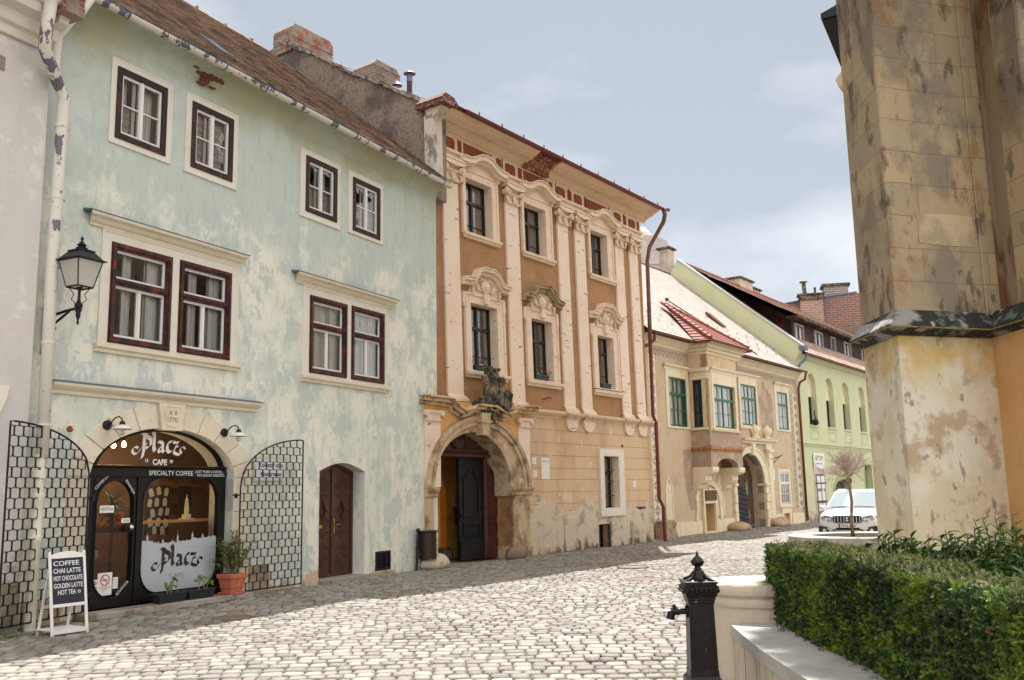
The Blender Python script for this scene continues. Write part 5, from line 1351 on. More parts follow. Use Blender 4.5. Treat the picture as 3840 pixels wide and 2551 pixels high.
for i, ((x0,x1,z0,z1), (o0,o1)) in enumerate(zip(MW, ((2.90,4.70),(5.64,7.36),(9.25,10.98)))):
    window_b(x0, x1, z0, z1, z0+1.17, .22, 'c')
    dx = .05
    surround_b(x0, x1, z0, z1, o0+.05, o1-.03, z0-.03, 6.90, .22)
    mb = MB(WB)   # ears and keystone of the surround
    for s_, e in ((-1,o0+dx),(1,o1+dx)):
        mb.prism([(e,6.9),(e-s_*.10,6.9),(e-s_*.10,6.55),(e-s_*.02,6.5),(e+s_*.03,6.6)], -.07, -.0)
    c = (o0+o1)/2+dx+.02; mb.prism([(c-.13,6.94),(c-.09,6.66),(c+.09,6.66),(c+.13,6.94)], -.14, 0); mb.build('window_ears', MT['pinktrim'], bb_, bevel=.005)
    mb = MB(WB); mb.profx([(0,4.66),(-.08,4.66),(-.09,4.71),(-.15,4.74),(-.16,4.82),(0,4.82)], o0, o1+.1, .5); mb.build('sill', MT['creamB'], bb_, bevel=.004)
    # broken segmental pediment with cartouche
    L_ = [(c-.98,7.06),(c-.62,7.08),(c-.48,7.18),(c-.40,7.34),(c-.20,7.42),(c,7.40),(c+.20,7.42),(c+.42,7.34),(c+.55,7.18),(c+.66,7.08),(c+.98,7.06)]
    if i == 1: L_ = [(a, b-.02*math.sin(j*2)) for j, (a, b) in enumerate(L_)]
    mb = MB(WB)
    def mid(Lx, d): return [(a, b+d) for a, b in Lx]
    mb.ring(mid(L_, .10), L_, -.16, 0, False); mb.ring(mid(L_, .18), mid(L_, .10), -.26, 0, False); mb.ring(mid(L_, .21), mid(L_, .18), -.29, 0, False)
    pd = mb.build('pediment', MT['creamB'] if i != 1 else mat('dark_stained_stone', S(170,150,120), .92, layers=[(S(92,80,66), 5, .5, .6, X, None, .8)], bump=(25,.8)), bb_, bevel=.006)
    mb = MB(WB); mb.plate([[(c-.66,6.90),(c+.66,6.90)] + L_[1:-1][::-1]], -.05, .0); mb.build('pediment_field', MT['pinktrim'], pd)
    mb = MB(WB); rnd = random.Random(20+i)
    mb.sph((c,-.09,7.14), (.15,.07,.12), 12, 8)
    mb.lathe([(.17,-.05),(.20,-.09),(.17,-.12)], (c,0,7.14), 16, 'y')
    for s_ in (-1,1):
        for q in range(4):
            pts = [(c+s_*(.17+.05*q),-.07,7.02+.08*q-.04*q*q*.3), (c+s_*(.30+.05*q),-.11,7.00+.04*q), (c+s_*(.40+.03*q),-.09,7.06+.02*q), (c+s_*(.36+.02*q),-.08,7.12-.02*q)]
            mb.tube(pts, [.03,.028,.022,.012], 6)
        for q in range(5): mb.sph((c+s_*.58+rnd.uniform(-.03,.03),-.10,7.06-q*.045), (.045,.05,.03), 6, 5)
        mb.tube([(c+s_*.05,-.1,7.28),(c+s_*.18,-.12,7.32),(c+s_*.26,-.1,7.24),(c+s_*.2,-.1,7.18)], [.03,.03,.025,.015], 6)
    mb.build('cartouche', MT['creamB'], pd, smooth=True)
window_b(GW[0], GW[1], GW[2], GW[3], 2.25, .22, 'c')
mb = MB(); mb.plate([rect(9.44,10.94,.93,3.0), rect(*GW)], -.10, .0); mb.build('window_surround', MT['creamw'], bb_, bevel=.008)
mb = MB(); mb.box(GW[0]-.003,GW[0]+.01,-.09,.24,GW[2],GW[3]); mb.box(GW[1]-.01,GW[1]+.003,-.09,.24,GW[2],GW[3]); mb.box(GW[0],GW[1],-.09,.24,GW[2]-.004,GW[2]+.01); mb.box(GW[0],GW[1],-.09,.24,GW[3]-.01,GW[3]); mb.build('reveal', MT['pinktrim'], bb_)
mb = MB()
for k in range(4): mb.tube([(GW[0]+.12+.22*k,.10,GW[2]),(GW[0]+.12+.22*k,.10,GW[3])], .009, 5)
for z in (1.55,2.0,2.35): mb.box(GW[0], GW[1], .095, .108, z-.01, z+.01)
mb.build('window_bars', MT['iron'], bb_)
# ---- portal
PY = -.36
mb = MB()
gate_hole = [(1.28,0),(4.36,0),(4.36,1.84)] + [(2.82+1.54*math.cos(R(a)), 1.84+1.37*math.sin(R(a))) for a in range(6,180,6)] + [(1.28,1.84)]
gate_hole = [(1.24,0),(4.42,0),(4.42,1.84)] + [(2.83+1.59*math.cos(R(a)), 1.84+1.37*math.sin(R(a))) for a in range(6,175,6)] + [(1.24,1.84)]
mb.plate([[(.93,0),(5.22,0),(5.22,3.95),(.93,3.95)], gate_hole], PY, .25)
mb.build('portal_wall', mat('yellow_ochre_plaster', S(220,172,112), .9, layers=[(S(202,138,72), 1.5, .5, .66, X, None, .7)], bump=(20,.5)), bb_)
mb = MB()
for (Ra, Rb, r1, r2, y0) in ((2.12,1.79,2.00,1.69,PY-.13),(2.00,1.69,1.93,1.62,PY-.09),(1.93,1.62,1.84,1.55,PY-.11),(1.84,1.55,1.55,1.37,PY-.05)):
    cx_ = 3.05 if Ra > 1.9 else 2.96
    o_ = [(3.05-.0+Ra*math.cos(R(a)), 1.84+Rb*math.sin(R(a))) for a in range(0,181,5)]
    i_ = [((3.05 if r1 > 1.6 else 2.79)+r1*math.cos(R(a)), 1.84+r2*math.sin(R(a))) for a in range(0,181,5)]
    mb.ring(o_, i_, y0, .25 if r1 < 1.6 else PY, False)
mb.build('stone_arch', MT['gate_stone'], bb_, bevel=.006)
for (x0, x1) in ((.96,1.24),(4.42,5.16)):
    mb = MB(); mb.box(x0, x1, PY-.06, .3, 0, 1.62); mb.box(x0-.02, x1+.03, PY-.10, .3, 0, .32)
    mb.profx([(.25,1.62),(PY-.07,1.62),(PY-.10,1.66),(PY-.10,1.72),(PY-.16,1.78),(PY-.18,1.84),(.25,1.84)], x0-(.02 if x0<2 else .08), x1+.08)
    pr = mb.build('portal_pier', MT['gate_stone'], bb_, bevel=.012)
for (x0, x1) in ((.95,1.50),(4.72,5.24)):
    mb = MB(); mb.box(x0, x1, PY-.05, PY, 1.84 if x0 > 2 else 1.86, 3.45)
    pp = mb.build('portal_pilaster', MT['pilaster'], bb_, bevel=.006)
    mb = MB()
    for j in range(3):
        a = x0+.04+j*(x1-x0-.08)/3; mb.prism([(a,3.44),(a+.14,3.44),(a+.15,3.6),(a-.01,3.6)], PY-.09, PY)
    mb.box(x0-.02, x1+.02, PY-.10, PY, 3.42, 3.45); mb.box(x0-.03, x1+.03, PY-.12, PY, 3.60, 3.68)
    for s_, e in ((-1,x0),(1,x1)): mb.lathe([(.07,PY-.13),(.07,PY-.02)], (e+s_*.02,0,3.60), 12, 'y')
    mb.build('capital', MT['pinktrim'], pp, bevel=.006)
# swept cornice over the portal
path = [(.75,3.90),(1.55,3.90),(1.75,3.86),(1.95,3.72),(2.2,3.64),(2.5,3.70),(2.75,3.80),(3.45,3.80),(3.75,3.68),(4.0,3.64),(4.25,3.70),(4.45,3.84),(4.7,3.90),(5.45,3.90)]
mb = MB(); 
for (d0, d1, y_) in ((-.10,-.02,PY-.12),(-.02,.06,PY-.22),(.06,.11,PY-.32)):
    mb.ring([(a, b+d1) for a, b in path], [(a, b+d0) for a, b in path], y_, .05, False)
mb.build('swept_cornice', mat('mossy_cornice', S(206,178,140), .92, layers=[(S(84,70,56), 4, .50, .62, X, None, .85), (S(150,140,60), 6, .64, .7, X, None, .7)], bump=(25,1)), bb_, bevel=.008)
mb = MB(); mb.prism([(2.84,3.70),(2.90,3.14),(3.14,3.14),(3.22,3.70)], PY-.26, PY-.02); mb.prism([(2.80,3.45),(3.24,3.45),(3.26,3.52),(2.78,3.52)], PY-.30, PY); mb.build('keystone', MT['gate_stone'], bb_, bevel=.01)
# coat of arms
ca_ = MB(); rnd = random.Random(31); c = 3.45; Y = PY-.12
ca_.sph((c,Y-.02,4.12), (.30,.16,.37), 18, 12)
def oval(cx, cz, rx, rz, y, r, n=28): ca_.tube([(cx+rx*math.cos(2*PI*i/n), y, cz+rz*math.sin(2*PI*i/n)) for i in range(n+1)], r, 6, False)
oval(c, 4.12, .27, .34, Y-.10, .022); oval(c, 4.12, .36, .44, Y-.04, .05)
ca_.box(c-.015,c+.015,Y-.19,Y-.14,3.85,4.38); ca_.box(c-.24,c+.24,Y-.185,Y-.14,4.1,4.13)
for sx, sz in ((-1,1),(1,1),(-1,-1),(1,-1)):
    for q in range(3): ca_.sph((c+sx*(.08+.04*q),Y-.17,4.12+sz*(.08+.05*q)), (.035,.025,.045), 6, 5)
for s_ in (-1,1):   # scrolls, crown supports, side mouldings
    for (x_, z_, r_, tr) in ((.42,4.62,.15,.05),(.30,3.72,.14,.045),(.62,4.02,.13,.05)):
        pts = []
        for i in range(22):
            t = i/21; an = R(200)+s_*0 + t*R(560); rr = r_*(1-t*.8)
            pts.append((c+s_*x_+s_*rr*math.cos(an), Y-.06-.05*t, z_+rr*math.sin(an)))
        ca_.tube(pts, [tr*(1-.4*i/21) for i in range(22)], 6)
    ca_.tube([(c+s_*.30,Y,4.45),(c+s_*.38,Y-.06,4.3),(c+s_*.42,Y-.05,4.1),(c+s_*.38,Y-.04,3.9),(c+s_*.22,Y-.05,3.75),(c,Y-.06,3.70)], [.06,.07,.07,.07,.06,.05], 7)
    for q in range(7): ca_.sph((c+s_*(.5+.06*q)+rnd.uniform(-.03,.03), Y-.02, 3.92+rnd.uniform(-.14,.14)), (.07,.08,.07), 7, 5, .2)
    ca_.tube([(c+s_*.15,Y,4.5),(c+s_*.22,Y-.08,4.62),(c+s_*.12,Y-.1,4.78),(c+s_*.18,Y-.08,4.9)], [.05,.06,.05,.04], 7)
for q in range(14): ca_.sph((c+rnd.uniform(-.32,.32), Y-.04+rnd.uniform(-.03,.03), rnd.uniform(4.55,4.82)), (.06,.06,.08), 7, 5, .25)
for q in range(9): ca_.sph((c-.34+.085*q, Y-.02, 4.93+.03*math.sin(q*1.8)), (.06,.08,.05), 7, 5, .2)
ca_.sph((c-.1,Y-.12,4.66), (.08,.09,.11), 8, 6); ca_.sph((c+.14,Y-.12,4.66), (.08,.09,.11), 8, 6)
for q in range(5): ca_.sph((c-.02, Y-.06, 3.66-q*.06), (.09-.012*q,.08,.05), 8, 5, .15)
ca_.tube([(c+.5,Y-.02,4.1),(c+.72,Y-.08,4.3),(c+.86,Y-.05,4.28),(c+.8,Y-.03,4.05),(c+.66,Y-.02,3.9)], [.10,.12,.10,.09,.08], 7)
ca_.T = None
ca_.v = [(3.45+(p[0]-3.45)*.86, p[1], 4.1+(p[2]-4.1)*.9) for p in ca_.v]
ca_.build('coat_of_arms', MT['dark_stone'], bb_, smooth=True)
# gateway interior
red_i = mat('red_brown_passage', S(200,96,44), .9, layers=[(S(190,110,34), 1.0, .45, .7, X, None, .8)]); yel_i = mat('yellow_passage', S(232,184,76), .9, layers=[(S(160,110,36), 1.5, .5, .7, X, None, .7)], bump=(12,.5))
mb = MB(); mb.box(.7, 1.1, .25, 5, 0, 3.4); mb.build('passage_side_wall', red_i, bb_)
mb = MB(); mb.plate([rect(1.1, 5.0, 0, 3.3), archloop(3.0, 3.95, 0.3, 1.75, .48)], 1.5, 1.7); mb.build('passage_wall', yel_i, bb_)
mb = MB(); mb.box(2.9,4.1,2.1,2.2,0,2.6); mb.build('passage_recess', red_i, bb_)
mb = MB(); mb.box(2.9,4.05,1.35,1.5,0,.3); mb.build('passage_bench', MT['bareplaster'], bb_, bevel=.01)
mb = MB(); mb.box(.9, 5.2, .25, 3, 3.25, 3.35); mb.build('passage_ceiling', yel_i, bb_)
mb = MB(); mb.box(.9, 5.2, -.1, 3, -.01, .012); mb.build('passage_floor', mat('dark_passage_floor', S(70,58,52), .8, bump=(20,.5)), bb_)
mb = MB(); mb.box(5.0,5.1,.25,3,0,3.3); mb.build('passage_side_wall', yel_i, bb_)
# tympanum beam and oval
dkr = mat('dark_red_wood', S(76,34,30), .55, layers=[(S(38,22,22), 4, .5, .64, X, None, .8), (S(130,80,64), 9, .62, .7, X, None, .6)], bump=(20,.5))
mb = MB(); TYM = [(1.26,2.74),(4.33,2.74)] + [(2.79+1.53*math.cos(R(a)), 1.84+1.35*math.sin(R(a))) for a in range(42,140,5)]
mb.plate([TYM], .12, .18); mb.profx([(.12,2.62),(.02,2.62),(.0,2.68),(.06,2.72),(.0,2.76),(-.02,2.80),(.12,2.82)], 1.3, 4.33)
ty = mb.build('tympanum', dkr, bb_, bevel=.005)
mb = MB()
for rx, rz, r_ in ((.28,.22,.03),(.22,.17,.018)): mb.tube([(2.90+rx*math.cos(2*PI*i/28), .10, 2.99+rz*math.sin(2*PI*i/28)) for i in range(29)], r_, 6, False)
for s_ in (-1,1): mb.tube([(2.9+s_*.30,.10,2.85),(2.9+s_*.38,.08,3.0),(2.9+s_*.30,.10,3.12)], .025, 6)
mb.build('oval_medallion', dkr, ty, smooth=True)
# gate leaves
bl_ = mat('worn_black_green_door', S(15,15,17), .6, spec=.25, layers=[(S(48,44,44), 6, .60, .68, (1,1,.4), None, .7)], bump=(25,.5))
def panel(mb, poly, y, w_=.025):
    n = len(poly); cx_ = sum(p[0] for p in poly)/n; cz_ = sum(p[1] for p in poly)/n
    inn = [(cx_+(p[0]-cx_)*(1-w_*3.2/max(.15,abs(p[0]-cx_)+.001) if abs(p[0]-cx_)>.05 else 1), cz_+(p[1]-cz_)*(1-w_*1.3/max(.15,abs(p[1]-cz_)+.001) if abs(p[1]-cz_)>.05 else 1)) for p in poly]
    mb.ring(poly, inn, y-.025, y)
def gleaf(mt_, x0, x1, z1, ztopR=None):
    mb = MB(); yy = .14
    mb.plate([[(x0,.05),(x1,.05),(x1,ztopR or z1),(x0,z1)]], yy, yy+.08)
    a, b = x0+.16, x1-.12
    top_p = [(a,1.05),(b,1.05),(b,2.1),(b-.1,2.1),(b-.12,2.2),((a+b)/2+.12,2.30),((a+b)/2,2.34),((a+b)/2-.12,2.30),(a+.12,2.2),(a+.1,2.1),(a,2.1)] if ztopR is None else [(a,1.05),(b,1.05),(b,1.9),((a+b)/2,2.25),(a,2.45)]
    panel(mb, top_p, yy); panel(mb, [(p[0]*.82+(a+b)/2*.18, p[1]*.9+1.65*.1) for p in top_p], yy, .015)
    panel(mb, rect(a, b, .62, .96), yy); panel(mb, rect(a+.06, b-.06, .68, .90), yy, .012)
    mb.box(x0+.03, x1-.03, yy-.03, yy, .05, .50); mb.box(x0, x1, yy-.04, yy, .50, .55)
    return mb.build('gate_leaf', mt_, bb_, bevel=.004)
gleaf(bl_, 2.84, 3.84, 2.60); gleaf(dkr, 3.88, 4.62, 2.60, 1.95)
mb = MB(); mb.box(3.81,3.93,.06,.14,.05,2.62); mb.build('cover_strip', dkr, bb_, bevel=.01)
mb = MB(); mb.sph((2.92,.10,1.15), .035, 8, 6); mb.box(2.89,2.95,.12,.14,1.05,1.3); mb.build('gate_handle', MT['iron'], bb_)
mb = MB(); mb.box(0,.42,-.02,0,0,.34); o = mb.build('floral_poster', mat('floral_print', S(206,200,190), .7, layers=[(S(60,58,62), 14, .55, .58, X, None, .9), (S(214,170,50), 6, .62, .66, X, None, .9)])); place(o, MBm, (3.98, 1.30, 1.36), 0, 'pale poster with dark flowers on the yellow passage wall', 'poster')
mb = MB(); mb.box(0,.36,-.08,0,0,.42); mb.box(.03,.33,-.09,-.08,.05,.36); o = mb.build('notice_case', MT['black'], bevel=.006); place(o, MBm, (4.05, 1.30, .90), 0, 'black notice case under the floral poster in the gateway', 'notice case')
# wall plates
card('house_number_plate', 5.86, 6.05, 2.48, 2.66, -.032, MBm, [('3', .12, .06, .04)], 'small pale house number plate, upper left on the peach wall')
card('wall_plate', 5.88, 6.08, 2.13, 2.30, -.032, MBm, [('IIII', .05, .04, .09), ('II', .04, .06, .03)], 'small square plate below the house number plate')
card('memorial_plaque', 6.31, 6.71, 2.06, 2.66, -.032, MBm, [('MEMENTO', .06, .05, .48, .30), ('- - - - -', .03, .07, .36), ('- - - - - -', .03, .05, .28), ('- - - -', .03, .09, .20)], 'tall pale marble plaque with engraved lines on the peach wall', 'plaque')
card('wall_plate', 11.58, 11.78, 1.82, 2.0, -.032, MBm, [('I', .1, .08, .05)], 'small white plate right of the barred ground floor window')
mb = MB(); mb.tube([(0,0,0),(.15,-.05,.02),(.32,-.05,.08),(.42,-.03,.04)], .014, 5); o = mb.build('iron_hook', MT['iron']); place(o, MBm, (6.45, -.02, 4.32), 0, 'thin iron hook left on the ochre wall under the middle window', 'hook')
mb = MB(); mb.sph((0,0,0), (.04,.03,.05), 8, 6); o = mb.build('sprinkler_cap', MT['iron']); place(o, MBm, (10.95, -.04, 3.12), 0, 'small black cap on the peach wall above the barred window', 'fitting')
# downpipe at the right end
mb = MB(); mb.tube([(13.15,-.80,11.36),(13.2,-.82,11.2),(13.22,-.74,10.95),(13.2,-.5,10.6),(13.12,-.2,10.1),(13.02,-.15,9.6),(13.0,-.15,8.0),(12.98,-.15,6.7)], [.08,.075,.075,.07,.07,.07,.07,.07], 10); mb.tube([(13.13,-.95,11.34),(13.25,-.95,11.34)], .06, 6)
mb.build('downpipe', mat('grey_brown_pipe', S(112,78,62), .5, layers=[(S(60,48,46), 3, .5, .6, X, None, .8)]), bb_, smooth=True)
mb = MB(); mb.tube([(12.98,-.15,6.7),(12.95,-.15,4.2),(12.98,-.24,3.95),(12.98,-.24,1.4),(13.05,-.34,1.15),(13.08,-.34,.02)], .062, 10); 
for z in (1.05,.75,2.6,5.0,6.2): mb.lathe([(.072,-.02),(.072,.02)], (13.0 if z > 1.3 else 13.07, -.24 if 1.3 < z < 4 else (-.34 if z < 1.3 else -.15), z), 10)
mb.build('lower_downpipe', MT['redpipe'], bb_, smooth='auto')
# window boxes
grn = mat('dark_green_box', S(30,50,36), .6); flw = mat('red_blossom', S(150,44,52), .7, island=.3); dleaf = mat('dark_leaf', S(50,64,36), .6, island=.3)
for i, (x0,x1,z) in enumerate(((3.28,4.28,4.87),(6.05,6.98,4.87),(9.72,10.56,4.91))):
    b = empty('window_box', MBm @ Vector((x0, .02, z)), RB, ('dark green window box with red flowers under the left middle-floor window', 'dark green window box with red flowers at its right end, under the centre window', 'empty dark green window box under the right middle-floor window')[i], 'window box', 'window boxes of the peach house')
    mb = MB(); mb.box(.05, x1-x0-.25, -.10, .08, .0, .14); mb.box(.03, x1-x0-.23, -.115, -.10, .09, .15); mb.build('box', grn, b, bevel=.005)
    if i < 2:
        lf = MB(); fl = MB(); rnd = random.Random(40+i); c0 = .12 if i == 0 else x1-x0-.35
        for k in range(60):
            p = Vector((c0+rnd.gauss(0,.10), -.03+rnd.gauss(0,.05), .15+abs(rnd.gauss(0,.09)))); leaf(lf, p, (rnd.uniform(-1,1),rnd.uniform(-1,1),rnd.uniform(-.2,1)), .06, .014, .3)
            if k % 3 == 0: fl.sph(p + Vector((0,-.03,.04)), .016, 5, 4)
        lf.build('foliage', dleaf, b); fl.build('blossom', flw, b)
# litter bin, post, guard stones
bin_m = mat('brown_painted_steel', S(70,50,44), .45, .5)
bi = empty('litter_bin', MBm @ Vector((.85,-.55,.0)), RB, 'round perforated brown steel litter bin on a post beside the gateway', 'litter bin')
mb = MB()
for (z0, z1) in ((.26,.30),(.46,.49),(.66,.69)): mb.lathe([(.20,z0),(.205,z0),(.205,z1),(.20,z1)], n=28)
mb.lathe([(.20,.84),(.235,.86),(.235,.885),(.19,.885),(.19,.84)], n=28)
mb.lathe([(.0,.26),(.20,.26)], n=28)
n = 36
for r_ in range(3):
    zb0 = (.30,.49,.69)[r_]; zh = .155
    for c_ in range(n):
        for q in range(4):
            a0 = 2*PI*(c_+.18 + (.5 if q % 2 else 0))/n; a1 = a0+2*PI*.42/n; zz = zb0+zh*(q+.0)/4
            mb._add([(.2*math.cos(a0),.2*math.sin(a0),zz),(.2*math.cos(a1),.2*math.sin(a1),zz),(.2*math.cos(a1),.2*math.sin(a1),zz+zh/4),(.2*math.cos(a0),.2*math.sin(a0),zz+zh/4)], [(0,1,2,3)])
        a0 = 2*PI*c_/n; a1 = a0+2*PI*.18/n
    for q in range(5): mb.lathe([(.2,zb0+zh*q/4-.008),(.2,zb0+zh*q/4+.008)], n=28)
mb.build('basket', bin_m, bi)
mb = MB(); mb.lathe([(.195,.27),(.195,.84)], n=24); mb.build('liner', mat('bin_liner', S(42,32,28), .6), bi)
mb = MB(); mb.tube([(-.36,.03,0),(-.30,.03,.86)], .032, 10); mb.sph((-.297,.03,.90), .05, 10, 8); mb.lathe([(.045,.0),(.04,.03)], (-.36,.03,0), 12); mb.tube([(-.32,.03,.5),(-.18,0,.5)], .014, 6); mb.tube([(-.31,.03,.32),(-.18,0,.32)], .014, 6); mb.lathe([(.04,.5),(.04,.53)], (-.325,.03,0), 10); mb.build('post', MT['iron'], bi, smooth='auto')
def rock(name, Mx, p, rx, ry, rz, m_, seed, label, cat='stone', group=None, base_flat=True):
    rnd = random.Random(seed); mb = MB(); mb.sph((0,0,0), (rx,ry,rz), 16, 10)
    for i, v in enumerate(mb.v):
        k = 1+.10*math.sin(v[0]*9+seed)+.08*math.sin(v[1]*11+v[2]*7+seed)+rnd.uniform(-.03,.03)
        z = v[2]*k; 
        sx = abs(v[0]/rx)**1.0
        mb.v[i] = (v[0]*k, v[1]*k, max(z, -rz*.5)+rz*.5)
    o = mb.build(name, m_, smooth=True); place(o, Mx, p, 0, label, cat, group); return o
gsm = mat('worn_guard_stone', S(196,180,158), .9, layers=[(S(140,118,96), 3.5, .5, .62, X, None, .8)], bump=(14,1))
rock('guard_stone', MBm, (1.15,-.5,0), .46, .34, .22, gsm, 1, 'pale rounded guard stone under the litter bin left of the gateway', 'guard stone')
rock('guard_stone', MBm, (4.55,-.38,0), .42, .26, .24, mat('brown_guard_stone', S(140,118,104), .9, layers=[(S(84,66,58), 3.5, .5, .62, X, None, .8)], bump=(14,1)), 2, 'brown boulder-like guard stone at the right foot of the gateway', 'guard stone')
# ================================================================== BUILDING C (sgraffito house with oriel)
bc = empty('oriel_townhouse', LC, RC, 'beige sgraffito house with an oriel on stone brackets and green windows', 'building')
MT['beige'] = mat('beige_render', S(196,176,148), .92, layers=[(S(180,156,122), .9, .48, .66, X, None, .7), (S(160,142,128), 1.6, .60, .70, X, None, .7), (S(214,196,164), 2.5, .60, .68, X, None, .6)], bump=(12,.5))
MT['yellow_trim'] = mat('yellow_lime_trim', S(222,210,184), .88, layers=[(S(206,180,138), 1.6, .5, .68, X, None, .6)], bump=(20,.3))
MT['paletrim'] = mat('pale_lime_trim', S(228,212,182), .88, layers=[(S(206,188,156), 2, .5, .7, X, None, .5)], bump=(20,.3))
MT['greenframe'] = mat('green_window_paint', S(42,98,62), .45)
MT['sgraf'] = mat('grey_sgraffito', S(160,148,138), .92)
MT['patch'] = mat('grey_brown_patch', S(164,142,124), .93, layers=[(S(194,170,140), 2.2, .5, .64, X, None, .8), (S(130,112,104), 3, .58, .7, X, None, .6)], bump=(16,.8))
W1 = (2.44,3.92,4.05,5.90); W4 = (9.3,11.0,4.40,6.18); W5 = (13.6,14.95,4.40,6.16); W6 = (13.35,14.5,.94,2.40)
PORT = [(8.70,0),(11.55,0),(11.55,1.82)] + [(9.95+1.60*math.cos(R(a)), 1.82+1.42*math.sin(R(a))) for a in range(6,142,6)] + [(8.70,2.65)]
PORT = [(8.15,0),(11.35,0),(11.35,1.82)] + [(9.75+1.60*math.cos(R(a)), 1.82+1.38*math.sin(R(a))) for a in range(6,180,6)] + [(8.15,1.82)]
DOOR = (5.0,5.98,.08,1.64)
mb = MB(); mb.plate([[(.4,0),(16.55,0),(16.55,7.0),(.4,7.0)], rect(*W1), rect(*W4), rect(*W5), rect(*W6), PORT, rect(*DOOR), rect(13.52,14.28,.10,.53)], 0, .6)
mb.build('wall', MT['beige'], bc)
mb = MB(); mb.profx([(0,6.95),(-.03,6.95),(-.05,7.05),(-.12,7.1),(-.2,7.22),(-.28,7.3),(-.30,7.38),(0,7.38)], .4, 16.55); mb.build('eave_cornice', MT['yellow_trim'], bc, bevel=.004)
mb = MB(); 
pl = [(1.9,4.75),(6.25,8.2),(12.2,13.3),(14.66,16.3)]
for a, b in pl:
    n = int((b-a)/.42)
    for k in range(n):
        x0 = a+(b-a)*k/n; mb.box(x0+.006, a+(b-a)*(k+1)/n-.006, -.045-.004*(k%2), 0, 0, .5)
mb.build('plinth_slabs', MT['paletrim'], bc, bevel=.006)
# sgraffito: corner lozenges and arcaded band
mb = MB()
for k in range(14):
    z0 = .55+k*.44; x0, x1 = .96, 1.42; xm = (x0+x1)/2
    mb._add([(x0,-.004,z0),(x1,-.004,z0),(xm,-.004,z0+.22)], [(0,1,2)]); mb._add([(x0,-.004,z0+.40),(x1,-.004,z0+.40),(xm,-.004,z0+.21)], [(0,2,1)])
for k in range(13):
    z0 = .75+k*.42; x0, x1 = 15.15, 15.75; xm = (x0+x1)/2
    mb._add([(x0,-.004,z0),(x1,-.004,z0),(xm,-.004,z0+.2)], [(0,1,2)]); mb._add([(x0,-.004,z0+.38),(x1,-.004,z0+.38),(xm,-.004,z0+.2)], [(0,2,1)])
    mb._add([(15.8,-.004,z0+.2),(16.05,-.004,z0),(16.3,-.004,z0+.2),(16.05,-.004,z0+.4)], [(0,1,2,3)])
for a, b in ((.95,4.25),(8.9,16.3)):
    mb._add([(a,-.003,6.86),(b,-.003,6.86),(b,-.003,6.80),(a,-.003,6.80)], [(0,3,2,1)])
    n = int((b-a)/.30)
    for k in range(n):
        c = a+(k+.5)*(b-a)/n
        mb.ring([(c+.14*math.cos(R(t)), 6.60+.20*math.sin(R(t))) for t in range(0,181,20)], [(c+.10*math.cos(R(t)), 6.60+.15*math.sin(R(t))) for t in range(0,181,20)], -.006, 0, False)
mb.build('sgraffito', MT['sgraf'], bc)
mb = MB()
for k in range(13):
    z0 = .75+k*.42; mb._add([(15.76,-.0035,z0),(16.3,-.0035,z0),(16.3,-.0035,z0+.4),(15.76,-.0035,z0+.4)], [(0,1,2,3)])
mb._add([(.93,-.0025,.5),(1.45,-.0025,.5),(1.45,-.0025,6.6),(.93,-.0025,6.6)], [(0,1,2,3)])
mb.build('sgraffito_ground', MT['paletrim'], bc)
rnd = random.Random(17)
def blob(cx_, cz_, rx, rz, n=26, s=.25, seed=0):
    r2 = random.Random(seed); return [(cx_+rx*math.cos(2*PI*i/n)*r2.uniform(1-s,1+s*.4), cz_+rz*math.sin(2*PI*i/n)*r2.uniform(1-s,1+s*.4)) for i in range(n)]
mb = MB(); mb.flat([blob(12.2,5.1,.95,1.4,seed=1)], -.002); mb.flat([[(3.45,3.2),(4.2,3.25),(4.25,.95),(3.9,.9),(3.6,1.5),(3.4,2.2)]], -.002); mb.build('old_render_patch', MT['patch'], bc)
def window_c(x0, x1, z0, z1, y, m_, fx=None, parent=bc, leaves=2, tr=.55, rows=2, boxy=None, name='window'):
    f = MB(); f.plate([rect(x0,x1,z0,z1), rect(x0+.04,x1-.04,z0+.04,z1-.04)], y-.05, y+.05)
    zt = z0+(z1-z0)*(1-tr*.62)
    n = leaves
    for k in range(n):
        a = x0+.04+(x1-x0-.08)*k/n; b = x0+.04+(x1-x0-.08)*(k+1)/n
        for (c, d, rr) in ((z0+.04, zt-.02, rows), (zt+.02, z1-.04, 1)):
            f.plate([rect(a,b,c,d), rect(a+.03,b-.03,c+.03,d-.03)], y-.08, y-.03)
            f.box((a+b)/2-.012,(a+b)/2+.012,y-.07,y-.045,c+.04,d-.04)
            for q in range(1, rr): f.box(a+.04,b-.04,y-.07,y-.045,c+(d-c)*q/rr-.012,c+(d-c)*q/rr+.012)
    f.box(x0, x1, y-.095, y-.03, zt-.03, zt+.03)
    w_ = f.build(name, m_, parent)
    g = MB(); g.flat([rect(x0+.03,x1-.03,z0+.03,z1-.03)], y-.055); g.build('pane', MT['glass'], w_)
    k = MB(); k.flat([rect(x0+.02,x0+(x1-x0)*.45,z0,z1)], y+.10); k.flat([rect(x0+(x1-x0)*.55,x1,z0,z1)], y+.10); k.build('curtain', MT['curtain'], w_)
    r = MB(); r.box(x0-.1,x1+.1,y+.5,y+.52,z0-.1,z1+.1); r.build('room', MT['room'], w_)
    return w_
